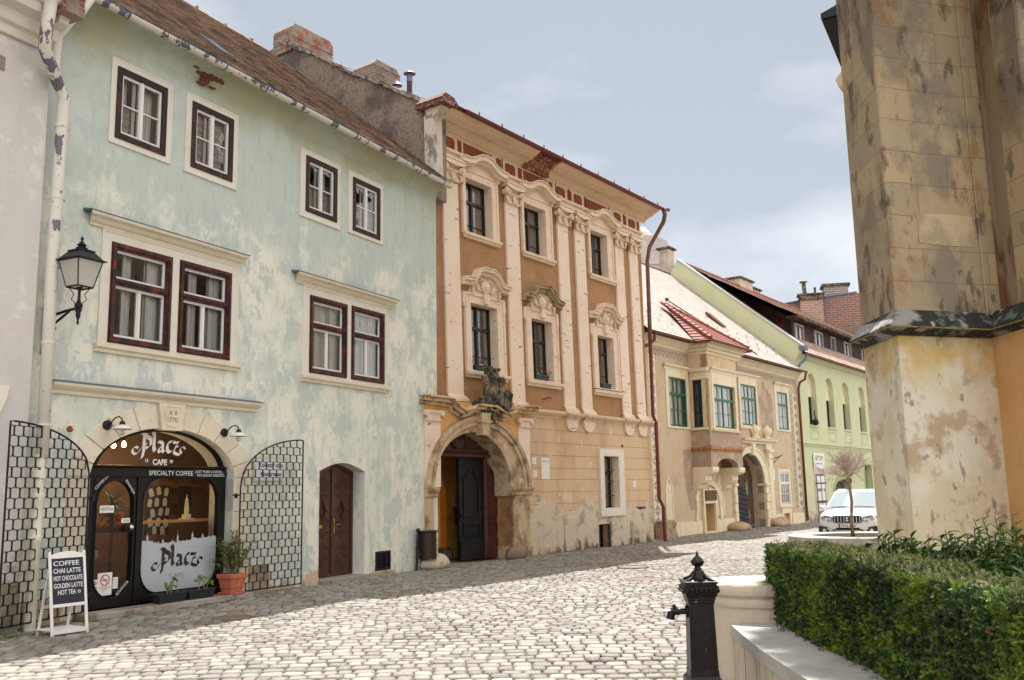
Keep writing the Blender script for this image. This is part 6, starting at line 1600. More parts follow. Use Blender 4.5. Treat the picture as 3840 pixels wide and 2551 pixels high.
def surround_c(q, o, hood=None, sill=True, m_=None):
    mb = MB(); mb.plate([rect(*o), rect(*q)], -.035, .05); w_ = mb.build('window_surround', m_ or MT['yellow_trim'], bc, bevel=.006)
    if hood:
        mb = MB(); z = hood[2]; mb.profx([(0,z-.16),(-.04,z-.16),(-.05,z-.08),(-.14,z-.02),(-.15,z+.04),(0,z+.05)], hood[0], hood[1], .5); mb.build('hood_moulding', MT['yellow_trim'], w_)
    if sill:
        mb = MB(); mb.profx([(0,o[2]-.10),(-.06,o[2]-.1),(-.10,o[2]-.02),(-.10,o[2]+.01),(0,o[2]+.02)], o[0]-.03, o[1]+.03, .3); mb.build('sill', MT['yellow_trim'], w_)
window_c(*W1, .06, MT['greenframe']); surround_c(W1, (2.2,4.15,3.98,6.2), (2.02,4.2,6.32), False)
window_c(*W4, .06, MT['greenframe']); surround_c(W4, (8.6,11.15,4.34,6.5), (8.6,11.4,6.62))
window_c(*W5, .06, MT['greenframe'], leaves=1); surround_c(W5, (13.3,15.2,4.32,6.4), (13.2,15.45,6.55), False)
window_c(*W6, .06, MT['whitepaint'], leaves=2, rows=2); surround_c(W6, (13.12,14.68,.84,2.55), None, True)
mb = MB(); mb.plate([rect(13.32,14.5,0,.74), rect(13.52,14.28,.10,.53)], -.06, .0); mb.build('vent_surround', MT['paletrim'], bc, bevel=.01)
obd = mat('yellow_board', S(206,160,88), .8, layers=[(S(184,134,66), 4, .5, .65, (1,1,.4), None, .7)])
mb = MB(); mb.box(13.5,14.3,.1,.14,.08,.55); mb.build('vent_board', obd, bc)
# niches
for (x0, x1, zb_, zs_, zt_) in ((1.86,2.36,.60,1.60,2.20),(6.33,6.95,.66,1.62,2.28)):
    def og(x0,x1,zb_,zs_,zt_):
        c = (x0+x1)/2; return [(x0,zb_),(x1,zb_),(x1,zs_),(x1-.03,zs_+.2),(c+.08,zt_-.12),(c,zt_),(c-.08,zt_-.12),(x0+.03,zs_+.2),(x0,zs_)]
    mb = MB(); a = og(x0-.05,x1+.05,zb_,zs_,zt_+.08); b = og(x0+.02,x1-.02,zb_+.02,zs_,zt_); mb.ring(a, b, -.03, .0)
    c = (x0+x1)/2; mb.sph((c,-.01,1.74), (.14,.03,.14), 10, 6); mb.tube([(c,-.02,1.87),(c+.06,-.02,1.95),(c-.02,-.02,2.05)], .02, 5)
    nn = mb.build('blind_niche', MT['paletrim'], bc, bevel=.004)
    mb = MB(); mb.flat([b], -.006); mb.build('niche_back', MT['yellow_trim'], nn)
# small doorway in its pointed arch
mb = MB()
A_ = [(4.22,.5)] + [(4.30+.02*math.sin(i), .9+.3*i) for i in range(2)] + [(5.45+1.18*math.cos(R(a)), 1.30+.76*math.sin(R(a))) for a in range(180,-1,-12)] + [(6.68,.9),(6.70,.5)]
B_ = [(4.44,.5)] + [(4.50, .9+.25*i) for i in range(2)] + [(5.45+.96*math.cos(R(a)), 1.24+.62*math.sin(R(a))) for a in range(180,-1,-12)] + [(6.46,.9),(6.48,.5)]
mb.ring(A_, B_, -.07, 0, False); mb.build('door_arch', MT['yellow_trim'], bc, bevel=.01)
mb = MB(); mb.plate([rect(4.86,6.12,0,1.72), rect(*DOOR)], -.09, .0); mb.box(4.86,6.12,-.10,.4,1.14,1.24); fr_ = mb.build('door_frame', MT['paletrim'], bc, bevel=.01)
mb = MB(); mb.box(DOOR[0],DOOR[1],.28,.34,.08,1.15); mb.build('boarded_door', obd, bc)
mb = MB(); mb.box(DOOR[0],DOOR[1],-.04,.3,1.24,1.64); mb.build('door_lintel', MT['beige'], bc)
sgn = empty('hanging_board', MC @ Vector((5.5,-.14,1.27)), RC, 'small dark chevron-planked wooden board hanging over the yellow boarded doorway', 'board')
chev = mat('brown_chevron_wood', S(106,72,58), .75, layers=[(S(72,48,42), 4, .5, .62, X, None, .7)], bump=(30,.5))
def chevron(mb, x0, x1, z0, z1, y, n=9, up=1, slope=.9, gap=.012, th=.02):
    xm = (x0+x1)/2; dz = (xm-x0)*slope; p = (z1-z0+dz)/n
    for k in range(n+1):
        zz = z0-dz+k*p if up > 0 else z0+k*p-dz
        for s_ in (-1,1):
            xe = x0 if s_ < 0 else x1
            q = [(xe, zz+gap/2), (xm, zz+dz+gap/2), (xm, zz+dz+p-gap/2), (xe, zz+p-gap/2)]
            q = [(a, min(max(b, z0), z1)) for a, b in q]
            if max(b for a, b in q)-min(b for a, b in q) < .01: continue
            mb._add([(a,y,b) for a,b in q]+[(a,y+th,b) for a,b in q], [(0,1,2,3),(0,4,5,1),(3,2,6,7)])
mb = MB(); chevron(mb,-.5,.5,.0,.38,0,5); mb.box(-.5,.5,.015,.04,0,.38); mb.build('board', chev, sgn)
mb = MB()
for x in (-.3,.3): mb.tube([(x,.05,.45),(x,-.03,.47),(x,-.03,.38)], .012, 5)
mb.build('hook', MT['iron'], sgn)
# great gateway
mb = MB()
o_ = [(10.0+1.95*math.cos(R(a)), 1.82+1.68*math.sin(R(a))) for a in range(0,181,6)]; i_ = [(9.75+1.60*math.cos(R(a)), 1.82+1.38*math.sin(R(a))) for a in range(0,181,6)]
mb.ring(o_, i_, -.10, .3, False); mb.ring([(10.0+1.95*math.cos(R(a)), 1.82+1.68*math.sin(R(a))) for a in range(0,181,6)], [(10.0+1.85*math.cos(R(a)), 1.82+1.58*math.sin(R(a))) for a in range(0,181,6)], -.13, -.10, False)
mb.build('gateway_arch', MT['yellow_trim'], bc, bevel=.008)
mb = MB()
for (x0, x1) in ((7.85,8.15),(11.35,12.0)):
    z = 0
    for k in range(5): mb.box(x0+(.02 if k%2 else 0), x1-(.02 if k%2 else 0), -.12-.015*(k%2), .3, z+.006, z+.358); z += .364
    mb.box(x0-.03, x1+.04, -.17, .3, 1.80, 1.90)
mb.build('gateway_jamb', MT['paletrim'], bc, bevel=.01)
mb = MB(); mb.box(11.78,12.22,-.16,0,.0,3.34); mb.box(11.72,12.35,-.22,0,3.28,3.40); mb.box(11.80,12.26,-.20,0,3.0,3.06); mb.box(9.9,10.2,-.2,0,3.1,3.62); mb.box(11.6,12.3,-.14,0,3.40,3.62)
mb.build('gateway_pilaster', MT['yellow_trim'], bc, bevel=.01)
mb = MB(); mb.profx([(0,3.62),(-.12,3.62),(-.14,3.70),(-.26,3.75),(-.28,3.83),(0,3.84)], 8.9, 12.75, .5); mb.build('gateway_cornice', MT['yellow_trim'], bc, bevel=.005)
for x in (10.35, 11.78):
    mb = MB(); mb.lathe([(.22,3.84),(.22,3.90),(.12,3.94),(.14,4.02),(.24,4.14),(.25,4.22),(.20,4.32),(.12,4.38),(.10,4.42),(0,4.46)], (x,-.12,0), 14); mb.build('stone_vase', MT['paletrim'], bc, smooth='auto')
mb = MB(); gx = [(8.15,.02),(11.35,.02),(11.35,1.82)] + [(9.75+1.60*math.cos(R(a)), 1.82+1.38*math.sin(R(a))) for a in range(6,180,6)] + [(8.15,1.82)]
WD = [(8.55,.06),(9.95,.06),(9.95,1.2)] + [(9.25+.70*math.cos(R(a)), 1.2+.62*math.sin(R(a))) for a in range(10,180,10)] + [(8.55,1.2)]
mb.plate([gx, WD], .52, .60); 
G = mb.build('gate', mat('gate_timber', S(92,62,52), .8, layers=[(S(60,40,38), 3, .5, .65, X, None, .7), (S(150,140,132), 2.0, .60, .66, (1,1,.5), (0,1.6,.16,-.05), .8)], bump=(25,.6)), bc)
mb = MB(); sv = MB(); chevron(sv, 8.2, 11.3, .05, 2.62, .50, 17, 1, .85, .02, .02)
cl = []
for f_, in [(q,) for q in sv.f]:
    vs = [sv.v[i] for i in f_]; cx_ = sum(v[0] for v in vs)/len(vs); cz_ = sum(v[2] for v in vs)/len(vs)
    if ((cx_-9.75)/1.60)**2 + (max(0, cz_-1.82)/1.38)**2 > .97: continue
    if 8.5 < cx_ < 10.0 and cz_ < 1.2+.62*math.sqrt(max(0, 1-((cx_-9.25)/.72)**2)): continue
    cl.append(tuple(f_))
sv.f = cl; sv.m = [0]*len(cl); sv.build('chevron_boards', G.data.materials[0], G)
mb = MB(); mb.flat([[(10.4,1.0),(10.75,1.5),(10.7,2.2),(10.45,1.9)]], .485); mb.build('green_paint_patch', mat('faded_green_paint', S(92,140,102), .8, layers=[(S(110,84,70), 5, .5, .56, X, None, .95)]), G)
mb = MB()   # the open wicket, swung out
mb.plate([[(0,.08),(1.28,.02),(1.28,1.2)] + [(.64+.64*math.cos(R(a)), 1.2+.62*math.sin(R(a))) for a in range(10,180,10)] + [(0,1.2)]], 0, .05)
for k in range(9): mb.tube([(.03,-.012,.25+k*.2),(1.25,-.012,-.02+k*.2 if k else .08)], .014, 4)
wk = mb.build('wicket_door', mat('dark_studded_door', S(30,22,24), .6, bump=(20,.4)), bc); wk.location = (8.55, .42, 0); wk.rotation_euler = (0,0,-.22)
mb = MB(); mb.box(8.1,11.4,.9,.95,0,3.3); mb.build('gate_dark', MT['room'], bc)
mb = MB()
for x in (9.3,9.5,9.7,9.9,10.1): mb.tube([(x,.5,2.62),(x,.5,3.15)], .012, 4)
mb.box(8.3,11.2,.48,.54,2.60,2.66); mb.build('fanlight_bars', MT['iron'], bc)
# oriel
OX0, OX1, OY = 4.22, 7.28, -.78
OW = (4.72, 6.78, 4.05, 5.74); SW = (-.68, -.14)
mb = MB(); mb.plate([[(OX0,3.28),(OX1,3.28),(OX1,6.9),(OX0,6.9)], rect(*OW)], OY, OY+.25)
mb.plate([[(OX0,3.28),(OX0+.01,3.28),(OX0+.01,3.29),(OX0,3.29)]], OY, OY+.01)
mb.box(OX0, OX0+.22, OY+.25, SW[0], 3.28, 6.9) if OY+.25 < SW[0] else None
# left side wall with its own window
L_ = MB(); L_.plate([[(OY+.0,3.28),(0,3.28),(0,6.9),(OY+.0,6.9)], rect(-.70,-.14,4.05,5.88)], 0, .2)
for i_f, f_ in enumerate(L_.f): pass
b0 = len(mb.v); mb._add([(OX0+q[1], q[0], q[2]) for q in L_.v], L_.f)
mb._add([(OX1-.2+q[1]+.0, q[0], q[2]) for q in L_.v], L_.f)
mb.box(OX0+.2, OX1-.2, OY+.2, 0, 3.28, 3.32)
mb.build('oriel_wall', mat('oriel_render', S(214,192,158), .9, layers=[(S(190,160,130), 1.4, .5, .66, X, None, .7), (S(158,136,124), 2.2, .54, .64, X, (3.2,5.2,.12,-.2), .8)], bump=(14,.5)), bc)
mb = MB(); mb.box(OX0-.004,OX1+.004,OY-.01,OY+.0,3.34,3.92); mb.box(OX0-.006,OX0+.0,OY,0,3.34,3.92); mb.build('oriel_apron', MT['patch'], bc)
window_c(*OW, OY+.14, MT['greenframe'], leaves=2)
mb = MB(); mb.plate([rect(4.55,6.95,3.98,6.22), rect(*OW)], OY-.035, OY); mb.profx([(OY,6.18),(OY-.05,6.18),(OY-.06,6.26),(OY-.14,6.32),(OY-.15,6.38),(OY,6.39)], 4.42, 7.1, .5)
mb.profx([(OY,3.90),(OY-.08,3.90),(OY-.12,3.98),(OY,4.0)], 4.45, 7.05, .3); mb.build('window_surround', MT['yellow_trim'], bc, bevel=.005)
# side window of the oriel, facing down the street
sd_ = MB(); sd_.plate([rect(-.70,-.14,4.05,5.88), rect(-.655,-.185,4.1,5.83)], 0, .06); sd_.box(-.44,-.40,-.01,.05,4.05,5.88); sd_.box(-.70,-.14,-.012,.05,5.12,5.18)
sd_.box(-.66,-.18,.0,.03,4.58,4.60)
ss = MB(); ss._add([(OX0+.06+q[1], q[0], q[2]) for q in sd_.v], sd_.f)
w_ = ss.build('side_window', mat('dark_green_paint', S(24,44,34), .5), bc)
ss = MB(); ss._add([(OX0+.10,-.68,4.08),(OX0+.10,-.16,4.08),(OX0+.10,-.16,5.85),(OX0+.10,-.68,5.85)], [(0,3,2,1)]); ss.build('pane', MT['darkpane'], w_)
mb = MB(); mb.box(OX0-.04,OX0,-.78,-.08,5.9,6.2); mb.box(OX0-.12,OX0,-.86,.0,6.2,6.34); mb.box(OX0-.08,OX0,-.74,-.06,3.95,4.03); mb.build('side_window_trim', MT['yellow_trim'], bc, bevel=.005)
mb = MB()   # oriel head mouldings
for (z0, z1, e) in ((6.86,6.98,.06),(6.98,7.12,.14),(7.12,7.26,.24),(7.26,7.36,.32)):
    mb.box(OX0-e, OX1+e, OY-e, 0, z0, z1)
mb.build('oriel_cornice', MT['yellow_trim'], bc, bevel=.03)
mb = MB(); mb.box(OX0-.06,OX1+.06,OY-.06,-.0,3.20,3.30); mb.box(OX0-.02,OX1+.02,OY-.02,-.0,3.12,3.20); mb.build('oriel_belt', mat('brown_stone_belt', S(172,118,78), .9, layers=[(S(120,82,58), 5, .5, .62, X, None, .8), (S(120,150,140), 3, .62, .68, X, None, .6)], bump=(22,1)), bc, bevel=.01)
# arched front below, stone brackets
cxo = (OX0+OX1)/2+.02
AR = [(OX0,2.52),(4.75,2.52)] + [(cxo-1.02*math.cos(R(a)), 2.52+.36*math.sin(R(a))) for a in range(0,181,12)] + [(6.76,2.52),(OX1,2.52),(OX1,3.13),(OX0,3.13)]
mb = MB(); mb.plate([AR], OY, OY+.25)
mb.box(OX0, OX0+.22, OY+.25, 0, 2.52, 3.13); mb.box(OX1-.22, OX1, OY+.25, 0, 2.52, 3.13)
mb.build('oriel_base', MT['patch'], bc, bevel=.006)
for x0 in (OX0-.02, OX1-.54):
    prof = [(0,2.53),(OY-.05,2.53),(OY-.07,2.44),(OY-.05,2.34),(OY+.06,2.26),(OY+.22,2.24),(OY+.27,2.18),(OY+.25,2.05),(OY+.33,1.94),(OY+.50,1.88),(OY+.56,1.72),(0,1.60)]
    mb = MB(); mb.prism(prof, x0, x0+.56, 'x'); mb.build('stone_bracket', MT['paletrim'], bc, bevel=.015)
# C roof
sagC = lambda x, s: .0
mb = MB(); tiles(mb, .2, 16.35, -.45, 7.36, 6.6, 13.3, .20, .17, jit=.003, rseed=8, keep=lambda x, s: not (abs(x-5.4) < .9*max(0, 1-s/2.9)))
rC = mb.build('roof', MT['tile_c'], bc)
mb = MB(); mb.prism([(-.38,7.28),(6.6,13.2),(12.5,8)], .2, 16.4, 'x'); mb.build('roof_deck', MT['room'], bc)
SL = 5.94/7.05; slL = math.hypot(7.05, 5.94)
def onC(x, s, h=0): u_, v_ = 7.05/slL, 5.94/slL; return (x, -.45+u_*s-v_*h, 7.36+v_*s+u_*h)
# hipped tile roof of the oriel
mb = MB(); rnd = random.Random(5)
apex = onC(5.72, 3.0, .16); fl = (OX0-.36, OY-.40, 7.36); fr2 = (OX1+.34, OY-.40, 7.36); bl2 = onC(OX0-.36, .0, .05)
def tri_tiles(mb, a, b, c, rows):
    """rows of tiles between edge a-b (eave) and apex c"""
    a, b, c = Vector(a), Vector(b), Vector(c); nrm = (b-a).cross(c-a).normalized()
    for r in range(rows):
        t0, t1 = r/rows, min(1, (r+1.3)/rows); p0, p1 = a.lerp(c, t0), b.lerp(c, t0); q0, q1 = a.lerp(c, t1), b.lerp(c, t1)
        L = (p1-p0).length; n = max(1, round(L/.2))
        for i in range(n):
            e = .97; s0, s1 = i/n, (i+e)/n
            w_ = [p0.lerp(p1, s0)+nrm*.035, p0.lerp(p1, s1)+nrm*.035, q0.lerp(q1, s1)+nrm*.005, q0.lerp(q1, s0)+nrm*.005, p0.lerp(p1, s0), p0.lerp(p1, s1)]
            mb._add([tuple(v) for v in w_], [(0,1,2,3),(4,5,1,0)])
tri_tiles(mb, fl, fr2, apex, 14); tri_tiles(mb, bl2, fl, apex, 14); tri_tiles(mb, fr2, onC(OX1+.34, 0, .05), apex, 14)
orf = mb.build('oriel_roof', MT['tile_red'], bc)
mb = MB()
for (p, q) in ((fl, apex), (fr2, apex)):
    p, q = Vector(p), Vector(q)
    for k in range(13):
        a = p.lerp(q, k/13); b = p.lerp(q, (k+1.1)/13); mb.tube([tuple(a+Vector((0,0,.05))), tuple(b+Vector((0,0,.03)))], [.085,.07], 7)
mb.build('hip_tile', MT['tile_red'], orf, smooth='auto')
mb = MB()
gpr = lambda y_, z_: [(y_+.08*math.cos(R(a)), z_+.08*math.sin(R(a))) for a in range(180, 361, 20)] + [(y_+.07*math.cos(R(a)), z_+.07*math.sin(R(a))) for a in range(360, 179, -20)]
mb.profx(gpr(-.50,7.34), .25, OX0-.36); mb.profx(gpr(-.50,7.34), OX1+.36, 16.6); mb.profx(gpr(OY-.46,7.34), OX0-.4, OX1+.4)
mb.tube([(OX0-.42,-.52,7.30),(OX0-.42,OY-.46,7.30)], .06, 8); mb.tube([(OX1+.4,-.52,7.30),(OX1+.4,OY-.46,7.30)], .06, 8)
mb.build('gutter', MT['copper'], bc, smooth='auto')
mb = MB(); mb.tube([(.62,-.5,7.25),(.66,-.42,7.0),(.5,-.3,6.85),(.1,-.28,6.75)], .06, 9); mb.build('gutter_outlet', MT['copper'], bc, smooth=True)
mb = MB(); mb.tube([(16.5,-.5,7.25),(16.52,-.42,6.95),(16.38,-.2,6.8),(16.36,-.12,6.5),(16.36,-.12,.75)], .062, 9); mb.build('downpipe', MT['copper'], bc, smooth=True)
mb = MB(); mb.tube([(16.36,-.12,.75),(16.40,-.14,.1)], .07, 9); mb.lathe([(.08,.7),(.08,.76)], (16.36,-.12,0), 9); mb.build('pipe_foot', MT['redpipe'], bc)
mb = MB(); pts = [onC(7.7,3.9,.10), onC(8.4,2.6,.10), onC(9.4,1.4,.10), onC(10.6,.2,.10)]; mb.tube(pts, .03, 5)
mb.sph(onC(7.7,3.95,.12), .09, 6, 5); mb.build('lightning_rod', MT['copper'], rC)
mb = MB()
for r_ in (.9, 1.5, 2.2):
    for k in range(14):
        x = 1.0+k*1.1+.3*(r_*3%1); p = onC(x, r_, .05); mb.tube([p, (p[0],p[1],p[2]+.14)], .008, 4); mb.tube([(p[0]+.12,p[1],p[2]), (p[0]+.12,p[1],p[2]+.14)], .008, 4)
mb.build('snow_hook', MT['copper'], rC)
mb = MB(); a = [onC(11.6,3.9,.06), onC(12.1,3.9,.06), onC(12.1,2.8,.06), onC(11.6,2.8,.06)]; b = [onC(11.6,3.9,.16), onC(12.1,3.9,.16), onC(12.1,2.8,.10), onC(11.6,2.8,.10)]
mb._add(a+b, [(0,1,5,4),(1,2,6,5),(2,3,7,6),(3,0,4,7),(4,5,6,7)]); mb.build('skylight', MT['copper'], rC)
mb = MB()
for k in range(48): mb.lathe([(.09,0),(.10,.3),(.11,.34)], (.2+k*.34, 6.6, 13.28), 7, 'x', 0, PI)
mb.build('ridge_tile', MT['redpipe'], rC)
card('information_board', 12.37, 12.72, 2.02, 2.55, -.01, MC, [('I I I', .08, .07, .42), ('= = =', .06, .05, .30), ('= = =', .06, .05, .20), ('= = =', .06, .05, .10)], 'narrow grey notice right of the big gateway', 'notice')
mb = MB(); mb.tube([(0,0,0),(.18,-.18,.06),(.30,-.30,.14)], .02, 5); mb.tube([(.02,0,-.2),(.2,-.2,.06)], .015, 5); o = mb.build('flag_holder', MT['iron']); place(o, MC, (12.7, -.01, 3.02), 0, 'small black iron flag holder above the notice', 'bracket')
# scroll stone and boulders
ssm = mat('scroll_stone', S(176,150,124), .92, layers=[(S(124,100,84), 3, .5, .62, X, None, .8)], bump=(16,1.2))
mb = MB(); mb.prism([(-.42,0),(.45,0),(.42,.18),(.30,.34),(.36,.46),(.32,.60),(.18,.66),(-.02,.66),(-.38,.60),(-.42,.3)], -.22, .22)
mb.tube([(.22+.13*(1-t*.75)*math.cos(1.5+t*9), -.23, .50+.13*(1-t*.75)*math.sin(1.5+t*9)) for t in [i/20 for i in range(21)]], .03, 6)
o = mb.build('scroll_stone', ssm, bevel=.03, seg=2); place(o, MC, (1.05,-.38,0), 0, 'carved scroll guard stone beside the red downpipe foot', 'guard stone')
rock('guard_stone', MC, (7.6,-.35,0), .62, .38, .24, ssm, 5, 'low pale boulder left of the planked gateway', 'guard stone')
rock('guard_stone', MC, (12.3,-.30,0), .85, .34, .26, ssm, 6, 'long pale boulder right of the planked gateway', 'guard stone')

# ================================================================== BUILDING D (green, dormers)
bd_ = empty('green_townhouse', LD, RD, 'pale green house with arched windows, a long timber dormer and a tall gable wall', 'building')
MT['green'] = mat('pale_green_render', S(198,200,164), .9, layers=[(S(188,192,142), 1.2, .5, .66, X, None, .6), (S(196,206,160), 2.6, .58, .68, X, None, .6), (S(160,172,128), 2, .62, .7, X, (0,2.4,.08,-.2), .6)], bump=(12,.4))
MT['greendk'] = mat('green_reveal', S(160,176,116), .9)
AW = [(1.66,2.95),(4.48,5.80),(7.32,8.60),(10.40,11.66),(13.3,14.6),(16.2,17.5),(19.1,20.4)]
holes = [[(a,4.82),(b,4.82),(b,6.95)] + [((a+b)/2+(b-a)/2*math.cos(R(t)), 6.95+.52*math.sin(R(t))) for t in range(10,180,10)] + [(a,6.95)] for a, b in AW]
G1 = [(4.8,0),(7.6,0),(7.6,1.5)] + [(6.2+1.4*math.cos(R(t)), 1.5+.6*math.sin(R(t))) for t in range(10,180,10)] + [(4.8,1.5)]
mb = MB(); mb.plate([[(.1,0),(24,0),(24,8.28),(.1,8.28)], rect(10.55,11.85,1.5,2.9), G1] + holes, 0, .6)
mb.build('wall', MT['green'], bd_)
mb = MB(); mb.profx([(0,3.72),(-.05,3.72),(-.06,3.80),(-.12,3.84),(0,3.88)], .1, 24); mb.profx([(0,8.1),(-.06,8.1),(-.16,8.2),(-.2,8.3),(0,8.3)], .1, 24); mb.build('string_course', MT['green'], bd_)
mb = MB()
for a, b in AW:
    mb.plate([rect(a+.05,b-.05,4.1,4.62), rect(a+.13,b-.13,4.18,4.54)], -.03, 0); mb.box(a-.05,b+.05,-.07,0,4.72,4.80)
mb.build('apron_panel', MT['green'], bd_)
for a, b in AW:
    f = MB(); y = .30; z1 = 6.30
    f.plate([rect(a,b,4.82,z1), rect(a+.07,b-.07,4.9,z1-.07)], y, y+.06); f.box((a+b)/2-.03,(a+b)/2+.03,y-.01,y+.05,4.82,z1); f.box(a,b,y-.012,y+.05,5.75,5.81)
    w_ = f.build('window', mat('dark_brown_casement', S(40,34,32), .5) if 'dbc' not in MT else MT['dbc'], bd_); MT['dbc'] = w_.data.materials[0]
    g = MB(); g.flat([rect(a+.03,b-.03,4.86,z1-.03)], y+.04); g.build('pane', MT['darkpane'], w_)
    g = MB(); g.plate([[(a,z1),(b,z1),(b,6.95)] + [((a+b)/2+(b-a)/2*math.cos(R(t)), 6.95+.52*math.sin(R(t))) for t in range(10,180,10)] + [(a,6.95)]], y-.06, y+.1)
    c = (a+b)/2
    for k in range(5):
        t = R(30+30*k); g.tube([(c,y-.07,6.75),(c+.42*math.cos(t),y-.07,6.75+.42*math.sin(t))], .035, 5)
    g.ring([(c+.5*math.cos(R(t)),6.75+.5*math.sin(R(t))) for t in range(0,181,15)], [(c+.45*math.cos(R(t)),6.75+.45*math.sin(R(t))) for t in range(0,181,15)], y-.1, y-.06, False)
    g.build('shell_tympanum', MT['paletrim'], w_)
mb = MB(); mb.tube([(0,0,0),(.1,-.15,.05),(.2,-.15,.3),(.1,-.12,.5),(.25,-.1,.7)], .03, 5); mb.sph((.2,-.12,.1), .16, 7, 5, .4); o = mb.build('hanging_ornament', MT['iron']); place(o, MD, (1.9,-.02,4.85), 0, 'dark iron ornament in the first arched window of the green house', 'ornament')
mb = MB(); mb.box(.1,24,-.03,0,0,.55); mb.build('plinth', MT['bareplaster'], bd_)
mb = MB(); mb.box(10.5,11.9,.3,.35,1.45,2.95); w_ = mb.build('window', MT['dbc'], bd_)
mb = MB(); mb.plate([rect(10.4,12.0,1.4,3.0), rect(10.55,11.85,1.5,2.9)], -.03, 0); mb.build('surround', MT['greendk'], w_)
mb = MB(); mb.box(4.8,7.6,.35,.4,0,2.2); chevron(mb, 4.8, 7.6, 0, 2.1, .33, 12, 1, .9, .02, .02); mb.build('gate', mat('grey_timber_gate', S(92,82,80), .85, bump=(20,.6)), bd_)
mb = MB(); 
mb.ring([(6.2+1.6*math.cos(R(t)), 1.5+.8*math.sin(R(t))) for t in range(0,181,10)], [(6.2+1.4*math.cos(R(t)), 1.5+.6*math.sin(R(t))) for t in range(0,181,10)], -.06, .1, False); mb.build('gate_arch', MT['greendk'], bd_)
# poster door
mb = MB(); mb.box(1.85,3.22,-.06,0,.02,2.36); pdr = mb.build('poster_door', mat('grey_steel_door', S(104,98,98), .5), bd_, bevel=.01)
mb = MB(); mb.plate([rect(1.72,3.36,0,2.62), rect(1.85,3.22,.02,2.36)], -.04, 0); mb.build('surround', MT['bareplaster'], pdr)
mb = MB()
for z in (.95, 1.85): mb.box(1.75,3.32,-.085,-.06,z,z+.07)
mb.build('iron_strap', MT['iron'], pdr)
mb = MB()
for (x, z, w_, h_) in ((1.95,1.62,.48,.62),(2.58,1.62,.5,.62),(1.98,.98,.46,.5),(2.6,.98,.46,.5),(2.0,.5,.45,.38),(2.6,.5,.45,.38),(2.7,1.5,.22,.1)):
    mb.box(x,x+w_,-.075,-.061,z,z+h_)
pp_ = mb.build('poster_sheet', paper, pdr)
for (x, z) in ((2.0,2.02),(2.62,2.02),(2.02,1.3),(2.64,1.3)): text_mesh('lettering', '- - - -', .07, black_ink, pp_, (x,-.078,z), w=.38); text_mesh('lettering', '- - -', .07, black_ink, pp_, (x,-.078,z-.15), w=.3)
ss_ = card('gallery_sign', 1.66, 3.36, 2.62, 3.40, -.05, MD, [('SEPTEM', .36, .22, .40, 1.25), ('ergonomia galeria', .13, .34, .22, 1.0)], 'white square sign reading SEPTEM over the poster door of the green house', 'sign')
# D roof: lower strip, gable wall, dormer, upper roof
mb = MB(); mb.prism([(-.30,8.32),(-.38,8.62),(6.1,14.0),(6.35,13.6),(6.8,13.1),(6.8,7.5),(-.0,7.5),(-.02,7.9)], .0, .35, 'x')
gb_ = mb.build('gable_wall', MT['green'], bd_)
mb = MB(); mb.prism([(-.44,8.60),(-.44,8.68),(6.12,14.14),(6.12,14.04)], -.06, .42, 'x'); mb.build('gable_coping', mat('white_metal_coping', S(206,206,206), .4, .3), gb_)
SD = 5.55/6.4
def dz(y_): return 8.35+SD*(y_+.35)
mb = MB(); tiles(mb, .42, 24, -.38, 8.36, 1.12, dz(1.12), .26, .30, rseed=21); tiles(mb, .42, 24, .7, 10.74, 6.1, 13.95, .26, .33, rseed=22, th=.03, jit=.004)
tiles(mb, .42, 3.2, 1.1, dz(1.1), 6.05, dz(6.05), .26, .33, rseed=23)
rD = mb.build('roof', mat('weathered_pink_tile', S(168,142,126), .8, island=.25, layers=[(S(112,88,80), 2.6, .52, .64, X, None, .7), (S(90,40,40), 1.2, .64, .7, X, None, .7)], bump=(20,.5)), bd_)
mb = MB(); mb.prism([(-.3,8.3),(6.1,13.85),(12,8.3)], .36, 24, 'x'); mb.build('roof_deck', MT['room'], bd_)
mb = MB()
for k in range(70): mb.lathe([(.13,0),(.12,.3),(.15,.34)], (.42+k*.34, 6.12, 13.95), 7, 'x', 0, PI)
mb.build('ridge_tile', MT['tile_red'], rD)
tarm = mat('charred_dormer_board', S(40,26,24), .85, layers=[(S(96,40,22), 1.2, .54, .64, (1,1,.5), None, .9), (S(20,18,18), 3, .5, .6, X, None, .8)], bump=(16,.8))
DW = [(3.45,4.85),(6.6,8.05),(9.5,10.35),(12.0,13.4),(15.6,17.0),(18.8,20.2)]
mb = MB(); mb.plate([[(3.15,9.1),(24,9.1),(24,10.68),(3.15,10.68)]] + [rect(a+.1,b-.1,9.28,10.32) for a, b in DW], 1.12, 1.25); 
mb.prism([(1.12,9.1),(1.12,10.7),(5.3,13.2),(5.5,13.0)], 3.12, 3.2, 'x')
dm_ = mb.build('dormer', tarm, bd_)
mb = MB(); mb.box(3.0,24,.66,.78,10.60,10.72); mb.box(2.9,3.05,.66,1.3,10.60,10.75); 
for k in range(40): mb.box(3.1+k*.52,3.16+k*.52,.62,1.2,10.52,10.60)
mb.build('dormer_eave', mat('rotten_fascia', S(74,58,50), .9, layers=[(S(150,130,112), 4, .5, .62, X, None, .7)], bump=(16,1)), dm_)
